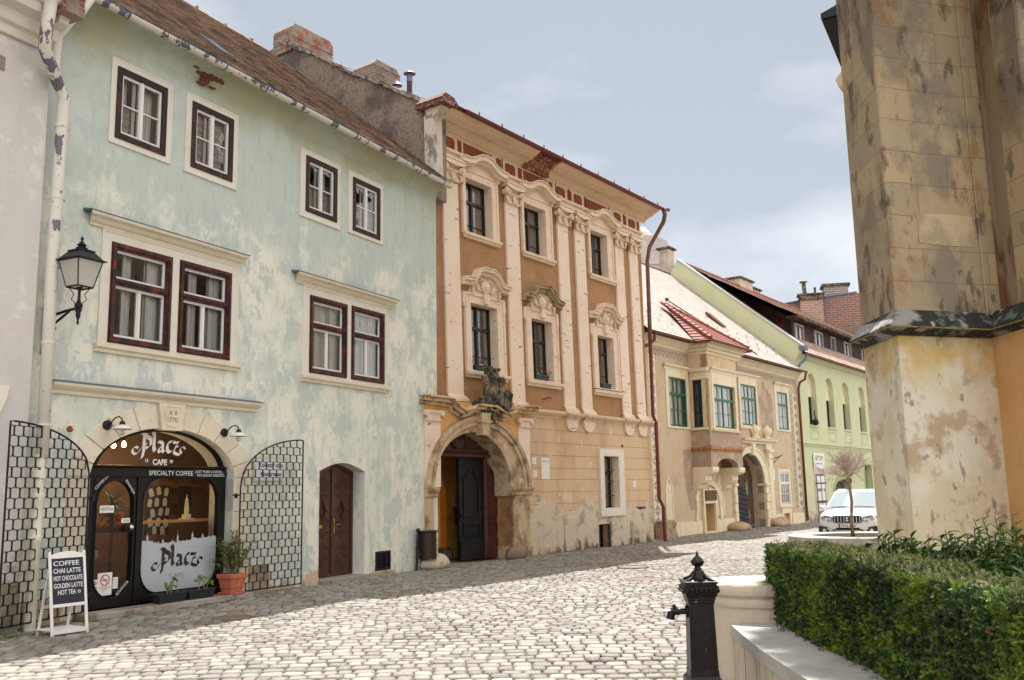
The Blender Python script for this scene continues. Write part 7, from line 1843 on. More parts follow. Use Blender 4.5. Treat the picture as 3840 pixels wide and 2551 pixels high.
for i, (a, b) in enumerate(DW):
    f = MB(); f.plate([rect(a,b,9.18,10.42), rect(a+.1,b-.1,9.28,10.32)], 1.04, 1.14); w_ = f.build('dormer_window', mat('weathered_grey_frame', S(150,134,122), .8) if i == 0 else MT['dwf'], dm_); MT['dwf'] = w_.data.materials[0]
    f = MB(); f.flat([rect(a+.08,b-.08,9.26,10.34)], 1.16); f.build('pane', glass('pale_pane', solid=(.62,.64,.72), ior=1.6) if i == 0 else MT['pp'], w_); 
    MT['pp'] = children(w_)[0].data.materials[0]
    f = MB(); f.box((a+b)/2-.04,(a+b)/2+.04,1.08,1.15,9.26,10.34); f.build('mullion', mat('blue_grey_mullion', S(60,58,84), .6) if i == 0 else MT['mul'], w_); MT['mul'] = [c for c in children(w_) if c.name.startswith('mullion')][0].data.materials[0]
mb = MB(); mb.profx(gpr(-.5,8.30), .3, 24); mb.build('gutter', MT['copper'], bd_, smooth='auto')
mb = MB(); mb.box(-.1,.4,-.6,-.3,8.40,8.60); mb.tube([(.45,-.5,8.3),(.4,-.45,8.0),(.15,-.25,7.75),(.0,-.2,7.6)], .07, 8); mb.build('gutter_box', MT['slate'], bd_)
whb = mat('lime_washed_stack', S(206,186,170), .9, layers=[(S(170,146,130), 2, .5, .64, X, None, .7), (S(126,110,104), 4, .62, .7, X, None, .7)], bump=(14,.8))
def wchim(x0,x1,y0,y1,z0,z1,parent,cap=.1):
    mb = MB(); mb.box(x0,x1,y0,y1,z0,z1); mb.box(x0-.05,x1+.05,y0-.05,y1+.05,z0+(z1-z0)*.55,z0+(z1-z0)*.62); c_ = mb.build('chimney', whb, parent, bevel=.02)
    mb = MB(); mb.box(x0-.12,x1+.12,y0-.12,y1+.12,z1,z1+cap); mb.build('cap_slab', MT['dark_stone'], c_); return c_
wchim(8.5,10.5,6.0,7.0,12.5,14.50,bd_)
c2 = wchim(13.6,17.0,8,9.2,12.5,15.3,bd_)
mb = MB(); mb.lathe([(.12,15.4),(.12,15.9)], (14.6,8.5,0), 8); mb.lathe([(.3,15.95),(.28,16.0),(0,16.05)], (14.6,8.5,0), 8); mb.build('flue_pipe', MT['slate'], c2)
wchim(17.25,17.95,7.0,7.6,11.5,15.0,bc)
mb = MB(); mb.prism([(1.1,10.2),(5.6,13.9),(5.6,14.1),(1.1,10.75)], 21.6, 22.6, 'x'); mb.build('metal_verge', MT['zinc'], bd_)

# ================================================================== far brick house and domed tower
fb = empty('brick_house', (21.4, 66, 0), R(-12), 'distant unplastered brick house with two stacks behind the green roof', 'building')
bkm = mat('red_brick_far', S(156,92,74), .92, brick=(S(120,96,90), S(160,140,130), .5, .17, .03), layers=[(S(120,108,104), .9, .5, .6, X, None, .7), (S(176,160,150), .7, .6, .7, X, None, .7)], bump=(8,1))
mb = MB(); mb.prism([(-3.2,0),(3.4,0),(3.4,15.1),(3.0,15.15),(-.2,14.85),(-3.2,14.45)], 0, 6); mb.build('wall', bkm, fb)
mb = MB(); mb.prism([(3.4,0),(4.7,0),(4.7,14.3),(3.4,15.1)], .02, 6); mb.build('grey_gable', mat('grey_render_far', S(170,162,158), .92, layers=[(S(140,110,100), 1, .55, .65, X, None, .7)]), fb)
mb = MB(); mb.box(-.9,.65,-.5,0,5,14.75); mb.build('chimney_breast', mat('pale_brick_far', S(176,140,122), .92, brick=(S(150,120,106), S(180,166,156), .5, .17, .03)), fb)
mb = MB(); mb.box(-.95,.7,-.6,.3,14.75,15.1); mb.box(-1.05,.8,-.7,.4,15.1,15.2); mb.tube([(-.5,-.1,15.2),(-.55,-.1,16.1)], .14, 6); mb.box(-.8,-.3,-.3,.1,16.1,16.16); mb.tube([(.2,-.1,15.2),(.2,-.1,15.7)], .08, 6); mb.build('chimney', MT['dark_stone'], fb)
mb = MB(); mb.box(.95,2.6,1,2.2,14.9,15.95); c_ = mb.build('chimney', mat('grey_stack_far', S(160,144,136), .92, brick=(S(140,126,120), S(180,170,164), .5, .17, .03)), fb); mb = MB(); mb.box(.8,2.75,.85,2.35,15.95,16.12); mb.build('cap_slab', MT['dark_stone'], c_)
mb = MB(); mb.prism([(-3.2,14.45),(-.2,14.85),(3.0,15.15),(3.0,15.25),(-.2,14.95),(-3.2,14.55)], -.1, 6); mb.build('roof_edge', MT['slate'], fb)
ft = empty('domed_tower', (11.0, 75, 1.0), 0, 'pale distant tower with a stepped domed top behind the tiled roof', 'tower')
fm = mat('pale_grey_tower', S(196,184,180), .9, layers=[(S(176,164,162), .5, .5, .65, X, None, .6)])
mb = MB(); mb.lathe([(1.7,10),(1.7,18.0),(1.85,18.1),(1.85,18.3),(1.7,18.4),(1.7,19.6),(1.55,20.4),(1.2,21.2),(.7,21.8),(.2,22.0),(0,22.1)], (-.6,0,0), 24); mb.build('shaft', fm, ft, smooth='auto')
mb = MB(); mb.box(-.2,1.75,-1.5,1.5,10,19.6); mb.prism([(-.2,19.6),(1.85,19.6),(1.5,20.4),(.6,20.8),(-.2,20.9)], -1.5, 1.5); mb.box(-.3,1.9,-1.6,1.6,18.4,18.6); mb.build('side_turret', fm, ft, bevel=.05)
# ================================================================== church tower / buttress on the right
ch = empty('church_buttress', (6.26, 15.1, 0), 0, 'tall weathered ashlar church buttress with a sloped stone ledge and plastered foot', 'church')
ash = mat('grey_brown_ashlar', S(188,164,128), .95, brick=(S(166,148,120), S(150,128,98), 1.25, .56, .008, (R(90),0,0)), layers=[(S(128,116,104), .9, .48, .58, (1,1,.6), None, .75), (S(84,72,62), 2.6, .57, .63, (1,1,.5), None, .7), (S(150,112,74), 1.3, .58, .66, (1,1,.5), None, .7), (S(184,166,136), .8, .56, .68, X, None, .7), (S(78,60,46), 1.8, .58, .68, (1,1,.5), None, .8), (S(176,160,136), 3.5, .62, .68, X, None, .6)], bump=(9,1.6))
ash2 = mat('grey_brown_ashlar_side', S(142,126,106), .95, brick=(S(132,118,100), S(118,104,86), .95, .56, .012, (R(90),0,R(90))), layers=[(S(100,94,94), .7, .46, .6, (1,1,.4), None, .8), (S(156,130,98), 1.3, .56, .66, (1,1,.5), None, .7)], bump=(9,1.6))
stain = mat('rust_stained_ashlar', S(152,132,104), .95, layers=[(S(120,76,36), 1.5, .50, .60, (1,1,.3), None, .85), (S(70,52,40), 2.5, .58, .66, (1,1,.3), None, .8)], bump=(9,1.4))
def off(pts, d):
    """offset the plan polyline outward (street side) by d"""
    P = [Vector(p) for p in pts]; out_ = []
    for i, p in enumerate(P):
        ns = []
        for a, b in ((i-1, i), (i, i+1)):
            if 0 <= a and b < len(P):
                t = (P[b]-P[a]).normalized(); ns.append(Vector((t.y, -t.x)))
        n = ns[0] if len(ns) == 1 else (ns[0]+ns[1]).normalized()/max(.4, math.cos(ns[0].angle(ns[1])/2))
        out_.append(p + n*d)
    return out_
plan = [(.0,1.6),(.0,.05),(1.85,.62),(1.92,-.45),(4.2,-.9)]      # relative to the empty
def wallband(pts, z0, z1, pts2=None):
    mb = MB(); pts2 = pts2 or pts; n = len(pts)
    mb._add([(p[0],p[1],z0) for p in pts] + [(p[0],p[1],z1) for p in pts2], [(i,i+1,n+i+1,n+i) for i in range(n-1)])
    return mb
def solid(pts, z0, z1):
    mb = MB(); poly = [(p[0],p[1]) for p in pts] + [(pts[-1][0]+.1, 6), (3.4, 6)]; mb.prism(poly, z0, z1, 'z'); return mb
plan_s = [(.0,1.6),(.0,.05),(2.12,.70),(2.2,-.42),(4.4,-.9)]
solid(plan_s, 4.4, 15).build('shaft', ash, ch, bevel=.03)
mb = MB(); mb.prism([(1.72,.53),(1.72,.9),(2.02,.9),(2.02,.62)], 4.5, 15, 'z'); q = mb.build('pilaster_strip', ash, ch, bevel=.02)
for v in q.data.vertices: v.co.y += -.0
mb = MB(); mb.prism([(2.02,.66),(2.12,.67),(2.14,.3),(2.2,.3),(2.3,.9),(2.02,.9)], 4.5, 15, 'z'); 
for i in range(len(mb.v)): pass
mb.T = None
q = mb.build('stained_angle', stain, ch);  
for v in q.data.vertices: v.co.y -= .004
low = solid(plan, 0, 4.25)
low.build('plastered_foot', mat('pale_patchy_plaster', S(214,200,170), .93, layers=[(S(226,218,200), .9, .46, .56, X, None, .85), (S(176,150,116), 1.3, .54, .62, X, None, .75), (S(120,104,92), 5, .60, .66, (1,1,.6), None, .7), (S(160,128,92), 1.8, .60, .70, X, None, .7), (S(170,170,170), 2.2, .58, .68, X, (0,3,.06,-.2), .6), (S(206,170,96), .9, .50, .64, X, (1.6,4.2,-.25,.14), .8)], bump=(7,1.4)), ch, bevel=.03)
mb = MB(); mb.prism([(1.80,.62),(1.86,-.50),(4.3,-1.0),(4.3,.7)], 0, 4.12, 'z'); q = mb.build('orange_render', mat('orange_ochre_render', S(206,164,112), .92, layers=[(S(196,140,76), 1, .5, .66, X, None, .6)], bump=(12,.5)), ch)

mb = MB(); mb._add([(2.12*t,.05+.65*t-.010,z) for t, z in ((.26,5.68),(.50,5.66),(.77,5.67),(.78,5.9),(.765,6.2),(.5,6.21),(.25,6.19),(.262,5.9))] + [(2.12*t,.05+.65*t+.05,z) for t, z in ((.26,5.68),(.50,5.66),(.77,5.67),(.78,5.9),(.765,6.2),(.5,6.21),(.25,6.19),(.262,5.9))], [tuple(range(8))]+[(i,(i+1)%8,(i+1)%8+8,i+8) for i in range(8)])
mb.build('infill_block', mat('smooth_infill_stone', S(196,176,142), .9, layers=[(S(160,142,116), 1.8, .48, .64, X, None, .8)], bump=(8,.8)), ch)
# sloped ledge
mb = MB(); lipo = off(plan, .24); lipi = off(plan, .03)
n = len(plan)
def bandz(A, za, B, zb_): mb._add([(p[0],p[1],za) for p in A] + [(p[0],p[1],zb_) for p in B], [(i,i+1,n+i+1,n+i) for i in range(n-1)])
bandz(lipi, 4.10, off(plan,.08), 4.12); bandz(off(plan,.08), 4.12, off(plan,.17), 4.18); bandz(off(plan,.17), 4.18, lipo, 4.2); bandz(lipo, 4.2, lipo, 4.25); bandz(lipo, 4.25, off(plan,-.02), 4.56)
mb.build('sloped_ledge', mat('sooty_ledge', S(146,146,138), .9, layers=[(S(28,27,28), 1.6, .41, .50, X, None, .95), (S(130,160,140), 1.6, .58, .68, X, None, .7), (S(196,186,170), 3.5, .6, .66, X, None, .7)], bump=(10,1.5)), ch)
mb = MB(); lo2 = off(plan, .241); mb2 = MB(); mb2._add([(p[0],p[1],4.195) for p in lo2] + [(p[0],p[1],4.22) for p in lo2], [(i,i+1,n+i+1,n+i) for i in range(n-1)]); mb2.build('ledge_drip', mat('yellow_lichen', S(140,120,56), .9, layers=[(S(70,62,44), 5, .5, .6, X, None, .8)]), ch)
mb = MB(); mb.prism([(2.15,4.3),(3.6,4.3),(3.6,5.6),(3.0,5.3),(2.6,4.9),(2.3,4.62)], -.75, .3); mb.build('weathered_scroll', bpy.data.materials['sooty_ledge'], ch, bevel=.06, seg=2)
mb = MB(); mb.tube([(-.03+.05*math.cos(a),.5,10.9+.06*math.sin(a)) for a in [i*2*PI/12 for i in range(13)]], .012, 5); mb.tube([(.0,.5,10.84),(.1,.45,10.80)], .012, 5); mb.build('iron_ring', MT['iron'], ch)
# church eave beyond
ce = empty('church_eave', (7.86, 22, 0), R(-27.5), 'dark overhanging church eave and pale bracket jutting out behind the buttress top', 'building')
mb = MB(); mb.box(.62,6,.3,6,0,13.3); mb.build('wall', MT['yellow_trim'], ce)
mb = MB(); mb.prism([(-.02,13.20),(-.02,13.34),(.3,13.45),(1.6,14.1),(1.6,13.2)], -.0, 6.4); mb.build('eave', MT['iron'], ce)
mb = MB(); mb.box(.02,.8,.05,6,13.12,13.2); mb.build('soffit', MT['room'], ce)
mb = MB(); mb.prism([(.66,11.1),(.45,11.25),(.30,11.32),(.22,11.5),(.66,12.0)], -.1, .3); mb.build('bracket', MT['yellow_trim'], ce)
# ================================================================== planter wall, bench, pillar
lime = mat('honed_limestone', S(184,180,172), .75, layers=[(S(150,146,142), 1.6, .48, .64, X, None, .7), (S(150,146,142), 5, .6, .72, X, None, .4)], bump=(16,.35))
lime2 = mat('grained_limestone', S(204,190,170), .85, layers=[(S(160,142,118), 2.4, .5, .64, (1,1,.4), None, .8), (S(110,88,66), 2.0, .56, .66, X, (.74,.96,-.3,.05), .8), (S(120,104,84), 3, .52, .64, X, (0,.3,.06,-.3), .7), (S(130,110,88), 4, .62, .68, (1,1,.3), None, .6)], bump=(14,1.2))
pw_ = empty('planter_wall', (1.6, 4, 0), 0, 'pale limestone planter wall with a smooth coping, along the hedge', 'wall')
def curve_x(y_): return 1.595 + max(0, y_-6.4)**1.2*.055
mb = MB(); ys = [2.0+.3*i for i in range(20)] + [7.72]
poly = [(curve_x(y_)-1.6, y_-4) for y_ in ys] + [(.75, 3.72), (.75, -2)]
mb.prism(poly, .56, .65, 'z'); mb.build('coping', lime, pw_, bevel=.006)
mb = MB(); poly = [(curve_x(y_)-1.6+.012, y_-4) for y_ in ys] + [(.70, 3.72), (.70, -2)]; mb.prism(poly, 0, .56, 'z')
mb.build('wall', lime2, pw_, bevel=.004)
mb = MB()
for y_ in (7.15,6.72,5.75,4.9,4.0,3.1): mb.box(curve_x(y_)-1.6+.010, curve_x(y_)-1.6+.05, y_-4-.003, y_-4+.003, .0, .555)
mb.build('panel_joint', mat('dark_joint', S(120,104,88), .9), pw_)
mb = MB(); mb.box(.45, 9, -2, 5.3, 0, .55); mb.build('soil_bed', soil, pw_)
mb = MB(); mb.prism([(.55,3.7),(9,5.35),(9,5.6),(.55,3.9)], 0, .6, 'z'); mb.build('rear_wall', lime, pw_)
rp_ = empty('round_pillar', (2.02, 8.08, 0), 0, 'round pale limestone pillar with a flat moulded cap at the end of the planter wall', 'pillar')
mb = MB(); mb.lathe([(.43,0),(.43,.20),(.395,.205),(.395,.76)], n=48); mb.build('shaft', lime2, rp_, smooth='auto')
mb = MB(); mb.lathe([(.395,.76),(.415,.765),(.43,.79),(.425,.825),(.405,.84),(.41,.85),(.44,.86),(.452,.89),(.448,.925),(.43,.945),(0,.95)], n=48); mb.build('cap', lime2, rp_, smooth='auto')
# second low slab glimpsed behind the pillar
mb = MB(); mb.box(0,.9,0,.5,0,.10); o = mb.build('stone_slab', lime, bevel=.01); o.location = (1.75,9.2,0); tag(o, 'flat pale stone slab lying on the setts just behind the round pillar', 'slab')
# ---- pump
pu = empty('street_pump', (1.26, 6.75, -.03), R(-1), 'black cast iron street pump with an onion finial and a brass-tipped spout', 'water pump')
pm = mat('black_cast_pump', S(30,24,24), .38, .4, layers=[(S(66,44,34), 1.8, .5, .66, (1,1,.5), None, .8), (S(120,104,90), 14, .68, .70, X, None, .6)], bump=(20,.3))
def sqp(mb, lv):
    for (h0,z0),(h1,z1) in zip(lv[:-1], lv[1:]):
        a = [(-h0,-h0,z0),(h0,-h0,z0),(h0,h0,z0),(-h0,h0,z0)]; b = [(-h1,-h1,z1),(h1,-h1,z1),(h1,h1,z1),(-h1,h1,z1)]; mb._add(a+b, [(i,(i+1)%4,(i+1)%4+4,i+4) for i in range(4)])
    h, z = lv[-1]; mb._add([(-h,-h,z),(h,-h,z),(h,h,z),(-h,h,z)], [(0,1,2,3)])
mb = MB(); sqp(mb, [(.16,0),(.16,.30),(.135,.34),(.135,.40),(.118,.43),(.118,.46),(.098,.48),(.0955,.52)]); mb.build('base', pm, pu, bevel=.004)
mb = MB(); sqp(mb, [(.0945,.47),(.083,.97)]); mb.plate([rect(-.072,.07,.52,.94), rect(-.062,.06,.54,.92)], -.094, -.084); mb.build('body', pm, pu, bevel=.004)
mb = MB(); sqp(mb, [(.086,.955),(.090,.965),(.090,.98),(.096,.985),(.096,1.0),(.104,1.01),(.112,1.05),(.116,1.06),(.116,1.072),(.106,1.078),(.106,1.09),(.116,1.094),(.116,1.104),(.104,1.108)])
for s_ in range(4):
    T_ = Matrix.Rotation(s_*PI/2, 4, 'Z')
    mb.T = T_
    for k in range(7):
        x = -.096+k*.032; mb.sph((x,-.112,1.048), (.014,.012,.024), 7, 5); mb.tube([(x,-.124,1.035),(x+.008,-.128,1.05)], .005, 4)
    for k in range(14): mb.sph((-.104+k*.016,-.118,1.068), (.007,.006,.007), 5, 4)
mb.T = None
mb.build('capital', pm, pu, bevel=.002)
mb = MB()
lv = [(.100,1.106),(.085,1.112),(.06,1.125),(.042,1.145),(.031,1.165),(.026,1.18)]
n8 = 16; vs = []; fs = []
for r_, z in lv:
    for j in range(n8):
        a = 2*PI*j/n8+PI/4; k = 1.0 if r_ < .05 else (1/max(abs(math.cos(a-PI/4*0)), abs(math.sin(a))))**(.8)
        vs.append((r_*k*math.cos(a)*.92, r_*k*math.sin(a)*.92, z))
for i in range(len(lv)-1):
    for j in range(n8): fs.append((i*n8+j, i*n8+(j+1)%n8, (i+1)*n8+(j+1)%n8, (i+1)*n8+j))
mb._add(vs, fs)
for s_ in range(4):
    a = PI/4+s_*PI/2; mb.tube([(.125*math.cos(a),.125*math.sin(a),1.112),(.07*math.cos(a),.07*math.sin(a),1.13),(.035*math.cos(a),.035*math.sin(a),1.17)], [.008,.008,.006], 6)
mb.build('pump_roof', pm, pu, smooth='auto')
mb = MB(); mb.lathe([(.026,1.178),(.03,1.182),(.022,1.19),(.020,1.20),(.034,1.21),(.042,1.225),(.042,1.238),(.034,1.252),(.02,1.262),(.012,1.275),(.007,1.29),(.003,1.305),(0,1.31)], n=20)
for k in range(8):
    a = 2*PI*k/8; mb.tube([(.030*math.cos(a),.030*math.sin(a),1.205),(.044*math.cos(a),.044*math.sin(a),1.23),(.022*math.cos(a),.022*math.sin(a),1.262)], .005, 5)
mb.build('finial', pm, pu, smooth='auto')
mb = MB(); mb.T = Matrix.Translation((-.085,0,.90)) @ Matrix.Rotation(R(-90), 4, 'Y'); mb.lathe([(.0,-.01),(.042,-.01),(.042,.012),(.02,.016),(.02,.06),(.026,.062),(.026,.075)], n=16)
mb.T = None; mb.tube([(-.14,0,.90),(-.17,0,.90),(-.195,0,.895)], [.024,.024,.03], 10); mb.tube([(-.19,0,.90),(-.20,0,.875),(-.205,0,.85)], [.028,.028,.03], 10); mb.tube([(-.17,0,.92),(-.18,0,.945)], [.016,.01], 8); mb.box(-.2,-.15,-.012,.012,.91,.925)
sp = mb.build('spout', pm, pu, smooth='auto')
mb = MB(); mb.tube([(-.20,0,.902),(-.235,0,.902)], .009, 8); mb.tube([(-.235,0,.902),(-.255,0,.902)], .014, 8); mb.build('spout_tip', steel, sp)
# ---- yew hedge
hd = empty('clipped_hedge', (2.25, 4, 0), 0, 'thick clipped yew hedge, dark green with yellow-green shoots, on the planter', 'hedge')
from mathutils import noise as mnoise
def hedge_clump(x, y_, z): return 1.5*mnoise.noise(Vector((x*2.6, y_*2.6, z*2.6))) + 2.6*mnoise.noise(Vector((x*15, y_*15, z*15)))
mats_top = None
mats_h = [mat('yew_dark', S(46,66,32), .6, island=.5, spec=.4, trans=.15), mat('yew_mid', S(80,108,40), .6, island=.45, spec=.4, trans=.2), mat('yew_yellow', S(118,138,44), .6, island=.4, spec=.4, trans=.25), mat('yew_rust', S(134,84,46), .7, island=.4), mat('yew_clipped_lit', S(134,134,88), .75, island=.35)]
rnd = random.Random(77)
hb_ = MB()
def top_z(x, y_): return 1.235 + .014*math.sin(y_*3+x*4) + .012*math.sin(y_*7.3)
def front_x(y_, z): return 2.035 + .015*math.sin(y_*4+z*5)
def back_x(y_): return 2.50 + .08*math.sin(y_*1.2)
def sprig(p, n_, L=.05):
    p = Vector(p); n_ = Vector(n_)
    d = (n_*rnd.uniform(-.1,.5) + Vector((rnd.gauss(0,.6), rnd.gauss(0,.6), rnd.gauss(.15,.6)))).normalized()
    c = hedge_clump(p.x, p.y, p.z)+rnd.gauss(0,.55)
    mi = 2 if c > .75 else (1 if c > -.25 else 0)
    if rnd.random() < .006: mi = 3
    if n_.z > .5 and rnd.random() < .62: mi = 4  # clipped top shoots, coloured paler to stand in for skylight falling on them
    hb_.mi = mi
    sd_ = d.cross(Vector((rnd.gauss(0,1),rnd.gauss(0,1),rnd.gauss(0,1)))).normalized()
    L *= rnd.uniform(.6,1.3)
    k = 4
    for j in range(k):
        t = (j+.5)/k; b = p + d*L*t
        for s_ in (-1,1):
            e = b + (sd_*s_ + d*.6)*L*.38*(1.1-t*.5)
            w_ = d*.0042
            hb_._add([tuple(b-w_), tuple(b+w_), tuple(e)], [(0,1,2)])
nf = 0
for k in range(32000):   # street face
    y_ = 3.4 + 4.45*rnd.random()**1.0; z = rnd.uniform(.60, 1.25)
    dpt = rnd.random()**2*.07
    sprig((front_x(y_,z)+dpt-.01, y_, min(z, top_z(2.1,y_))), (-1,0,0), .029)
for k in range(14000):    # top
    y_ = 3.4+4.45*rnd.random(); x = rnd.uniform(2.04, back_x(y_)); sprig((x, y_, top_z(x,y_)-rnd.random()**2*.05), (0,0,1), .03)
for k in range(3200):     # far end and back
    x = rnd.uniform(2.04,2.6); z = rnd.uniform(.6,1.24); sprig((x, 7.86-rnd.random()**2*.07, z), (0,1,.0), .045)
for k in range(2600):
    y_ = 3.4+4.45*rnd.random(); z = rnd.uniform(.9,1.24); sprig((back_x(y_), y_, z), (1,0,0), .045)
for k in range(160):   # stray shoots at the top edge and the ragged foot
    y_ = 3.4+4.5*rnd.random(); sprig((2.05+rnd.random()*.5, y_, top_z(2.1,y_)+.02), (0,0,1), .045)
    sprig((1.99+rnd.gauss(0,.015), y_, rnd.uniform(.655,.72)), (-1,0,-.2), .05)
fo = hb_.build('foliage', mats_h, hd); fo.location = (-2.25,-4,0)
mb = MB(); mb.v = []; 
nx_, ny_ = 5, 30
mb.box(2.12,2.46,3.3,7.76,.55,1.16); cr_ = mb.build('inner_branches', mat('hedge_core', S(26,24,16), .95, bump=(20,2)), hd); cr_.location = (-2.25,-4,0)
# ---- laurels
lau = [mat('laurel_leaf', S(50,86,44), .3, island=.35, spec=.7, trans=.12), mat('laurel_young_leaf', S(104,132,48), .4, island=.3, spec=.6, trans=.25)]
lst = mat('laurel_stem', S(90,96,52), .7)
LP = [(3.0,7.55,.80,.34,'low laurel shrub at the left end, in front of the white car'),(3.25,6.95,.84,.38,'glossy laurel shrub second from the left behind the hedge'),(3.72,7.3,.84,.50,'tallest laurel shrub with upright young shoots, before the buttress'),
      (3.55,6.35,.80,.42,'laurel shrub pressed against the back of the hedge'),(4.45,7.3,.76,.55,'laurel shrub right of the tallest one'),(4.15,6.45,.74,.55,'wide dark laurel shrub near the right edge'),(3.25,5.75,.72,.36,'laurel shrub overhanging the hedge, nearest on the right'),(3.85,5.75,.78,.45,'laurel shrub cut by the right edge of the view')]
for i, (x, y_, h, r_, lb) in enumerate(LP):
    o = empty('laurel_shrub', (x, y_, .55), 0, lb, 'shrub', 'laurel shrubs behind the hedge')
    rnd = random.Random(60+i); mb = MB(); lf = MB()
    for k in range(int(60+70*r_)):
        a = rnd.uniform(0,2*PI); q = r_*math.sqrt(rnd.random()); hh = h*(1-.22*(q/r_)**2)*rnd.uniform(.72,1.02)
        top = Vector((math.cos(a)*q, math.sin(a)*q, hh)); base = Vector((top.x*.6, top.y*.6, 0)); mid = base.lerp(top,.5)+Vector((0,0,.06))
        mb.tube([tuple(base),tuple(mid),tuple(top)], [.009,.007,.004], 4, False)
        nl = 11
        for j in range(nl):
            t = .35+.65*j/nl; p = mid.lerp(top, max(0,(t-.35)/.65)); a2 = j*2.4+rnd.uniform(-.4,.4); e = .15+.7*(j/nl)+rnd.uniform(-.2,.2)
            lf.mi = 1 if (t > .82 and rnd.random() < .45) or rnd.random() < .07 else 0
            leaf(lf, p, (math.cos(a2)*math.cos(e), math.sin(a2)*math.cos(e), math.sin(e)), rnd.uniform(.10,.16), rnd.uniform(.017,.024), rnd.uniform(.2,.6), .35)
    if i == 2:
        for k in range(6):
            a = rnd.uniform(0,2*PI); top = Vector((math.cos(a)*.16-.1, math.sin(a)*.1, h+rnd.uniform(.0,.10))); mid = Vector((top.x*.6,top.y*.6,h*.7)); mb.tube([(0,0,.3),tuple(mid),tuple(top)], [.008,.006,.003], 4)
            for j in range(11):
                p = mid.lerp(top, j/11); a2 = j*2.4; lf.mi = 1; leaf(lf, p, (math.cos(a2)*.8, math.sin(a2)*.8, .7), .10, .011, .3)
    mb.build('stems', lst, o); lf.build('foliage', lau, o)
# ---- ring planter and ball tree
rg = empty('ring_planter', (9.0, 25.3, 0), 0, 'low round white stone planter ring around the small ball tree', 'planter')
mb = MB(); mb.lathe([(1.80,0),(1.80,.43),(1.78,.45),(1.24,.45),(1.22,.43),(1.22,.25)], n=56); mb.build('ring', lime, rg, smooth='auto')
mb = MB(); mb.lathe([(0,.30),(1.22,.30)], n=40); mb.build('soil', soil, rg)
tr_ = empty('ball_tree', (8.83, 25.3, .3), 0, 'small bare ball-crowned tree with a thin trunk in the round planter', 'tree')
bark = mat('young_bark', S(150,128,104), .85, layers=[(S(104,84,70), 6, .5, .62, (1,1,.4), None, .7)], bump=(30,.6)); twm = mat('pale_twigs', S(186,172,164), .75, island=.3)
mb = MB(); mb.tube([(0,0,0),(-.02,0,.5),(.03,0,1.0),(.0,0,1.45),(.0,0,1.62)], [.055,.044,.040,.038,.05], 10); mb.sph((0,0,1.55), (.09,.09,.09), 8, 6); mb.build('trunk', bark, tr_, smooth=True)
mb = MB(); rnd = random.Random(99)
def twig(p, d, L, r_, lev):
    p = Vector(p); d = Vector(d).normalized(); q = p + d*L*.5 + Vector((rnd.gauss(0,.02),rnd.gauss(0,.02),rnd.gauss(.01,.02))); e = q + (d+Vector((rnd.gauss(0,.15),rnd.gauss(0,.15),rnd.gauss(.05,.15)))).normalized()*L*.5
    mb.tube([tuple(p),tuple(q),tuple(e)], [r_,r_*.8,r_*.5], 3, False)
    if lev > 0:
        for k in range(4 if lev > 1 else 3):
            t = rnd.uniform(.35,1); b = p.lerp(e, t); dd = (d + Vector((rnd.gauss(0,.55),rnd.gauss(0,.55),rnd.gauss(.0,.5)))).normalized(); twig(b, dd, L*rnd.uniform(.5,.75), r_*.6, lev-1)
for k in range(34):
    a = rnd.uniform(0,2*PI); e = rnd.uniform(-.3,1.5); twig((0,0,1.62), (math.cos(a)*math.cos(e), math.sin(a)*math.cos(e), math.sin(e)*1.1+.3), rnd.uniform(.36,.58), .012, 3)
mb.build('crown', twm, tr_)
# ---- car
car = empty('parked_car', (10.26, 29.8, 0), 0, 'white compact crossover car parked facing the camera beyond the tree planter', 'car')
car.rotation_euler = (0, 0, -R(29))     # local -y is the car's front
cw = mat('white_car_paint', S(224,226,230), .25, coat=.8, spec=.6); cb = mat('black_car_plastic', S(40,40,42), .6); chrome = mat('chrome', S(190,192,200), .15, 1.0)
hw = .89
# body from cross sections along y: (y, half width at sill, half width at belt, belt height, roof half width, roof height, sill height)
secs = [(-.02,.70,.74,.70,None,None,.30),(.05,.82,.84,.80,None,None,.24),(.22,.87,.87,.86,None,None,.22),(.6,.89,.885,.93,None,None,.22),(1.0,.89,.885,.97,None,None,.22),(1.25,.89,.885,1.0,None,None,.22),(2.2,.89,.885,1.02,None,None,.22),(3.4,.89,.885,1.04,None,None,.24),(4.1,.86,.86,1.04,None,None,.28),(4.25,.80,.80,.95,None,None,.34)]
mb = MB(); vs = []; m_ = 12
for (y_, ws, wb, zb_, _, _, zs_) in secs:
    ring_ = [(-ws*.96,zs_),(-ws,zs_+.12),(-ws,zs_+.3),(-wb*1.0,zb_-.15),(-wb*.97,zb_-.04),(-wb*.86,zb_+.015)]
    crown = .05 if y_ > .1 else .02
    ring_ += [(-wb*.4,zb_+crown),(wb*.4,zb_+crown)] + [(-a, b) for a, b in ring_[::-1]]
    vs += [(a, y_, b) for a, b in ring_]
m_ = 14
n_ = len(secs)
fs = [(i*m_+j, i*m_+(j+1)%m_, (i+1)*m_+(j+1)%m_, (i+1)*m_+j) for i in range(n_-1) for j in range(m_)] + [tuple(range(m_))[::-1], tuple((n_-1)*m_+j for j in range(m_))]
mb._add(vs, fs); body = mb.build('body', cw, car, smooth='auto')
mb = MB()   # greenhouse
gh = [(1.12,.80,1.02),(1.30,.795,1.10),(1.95,.66,1.50),(2.15,.64,1.545),(2.9,.65,1.575),(3.7,.66,1.55),(4.15,.74,1.15)]
vs = []
for y_, w_, z in gh: vs += [(-w_,y_,z),(-w_*.5,y_,z+.035),(w_*.5,y_,z+.035),(w_,y_,z)]
base = [(-.80,y_,1.0) for y_ in (1.12,1.3,1.95,2.15,2.9,3.7,4.15)]
fs = []
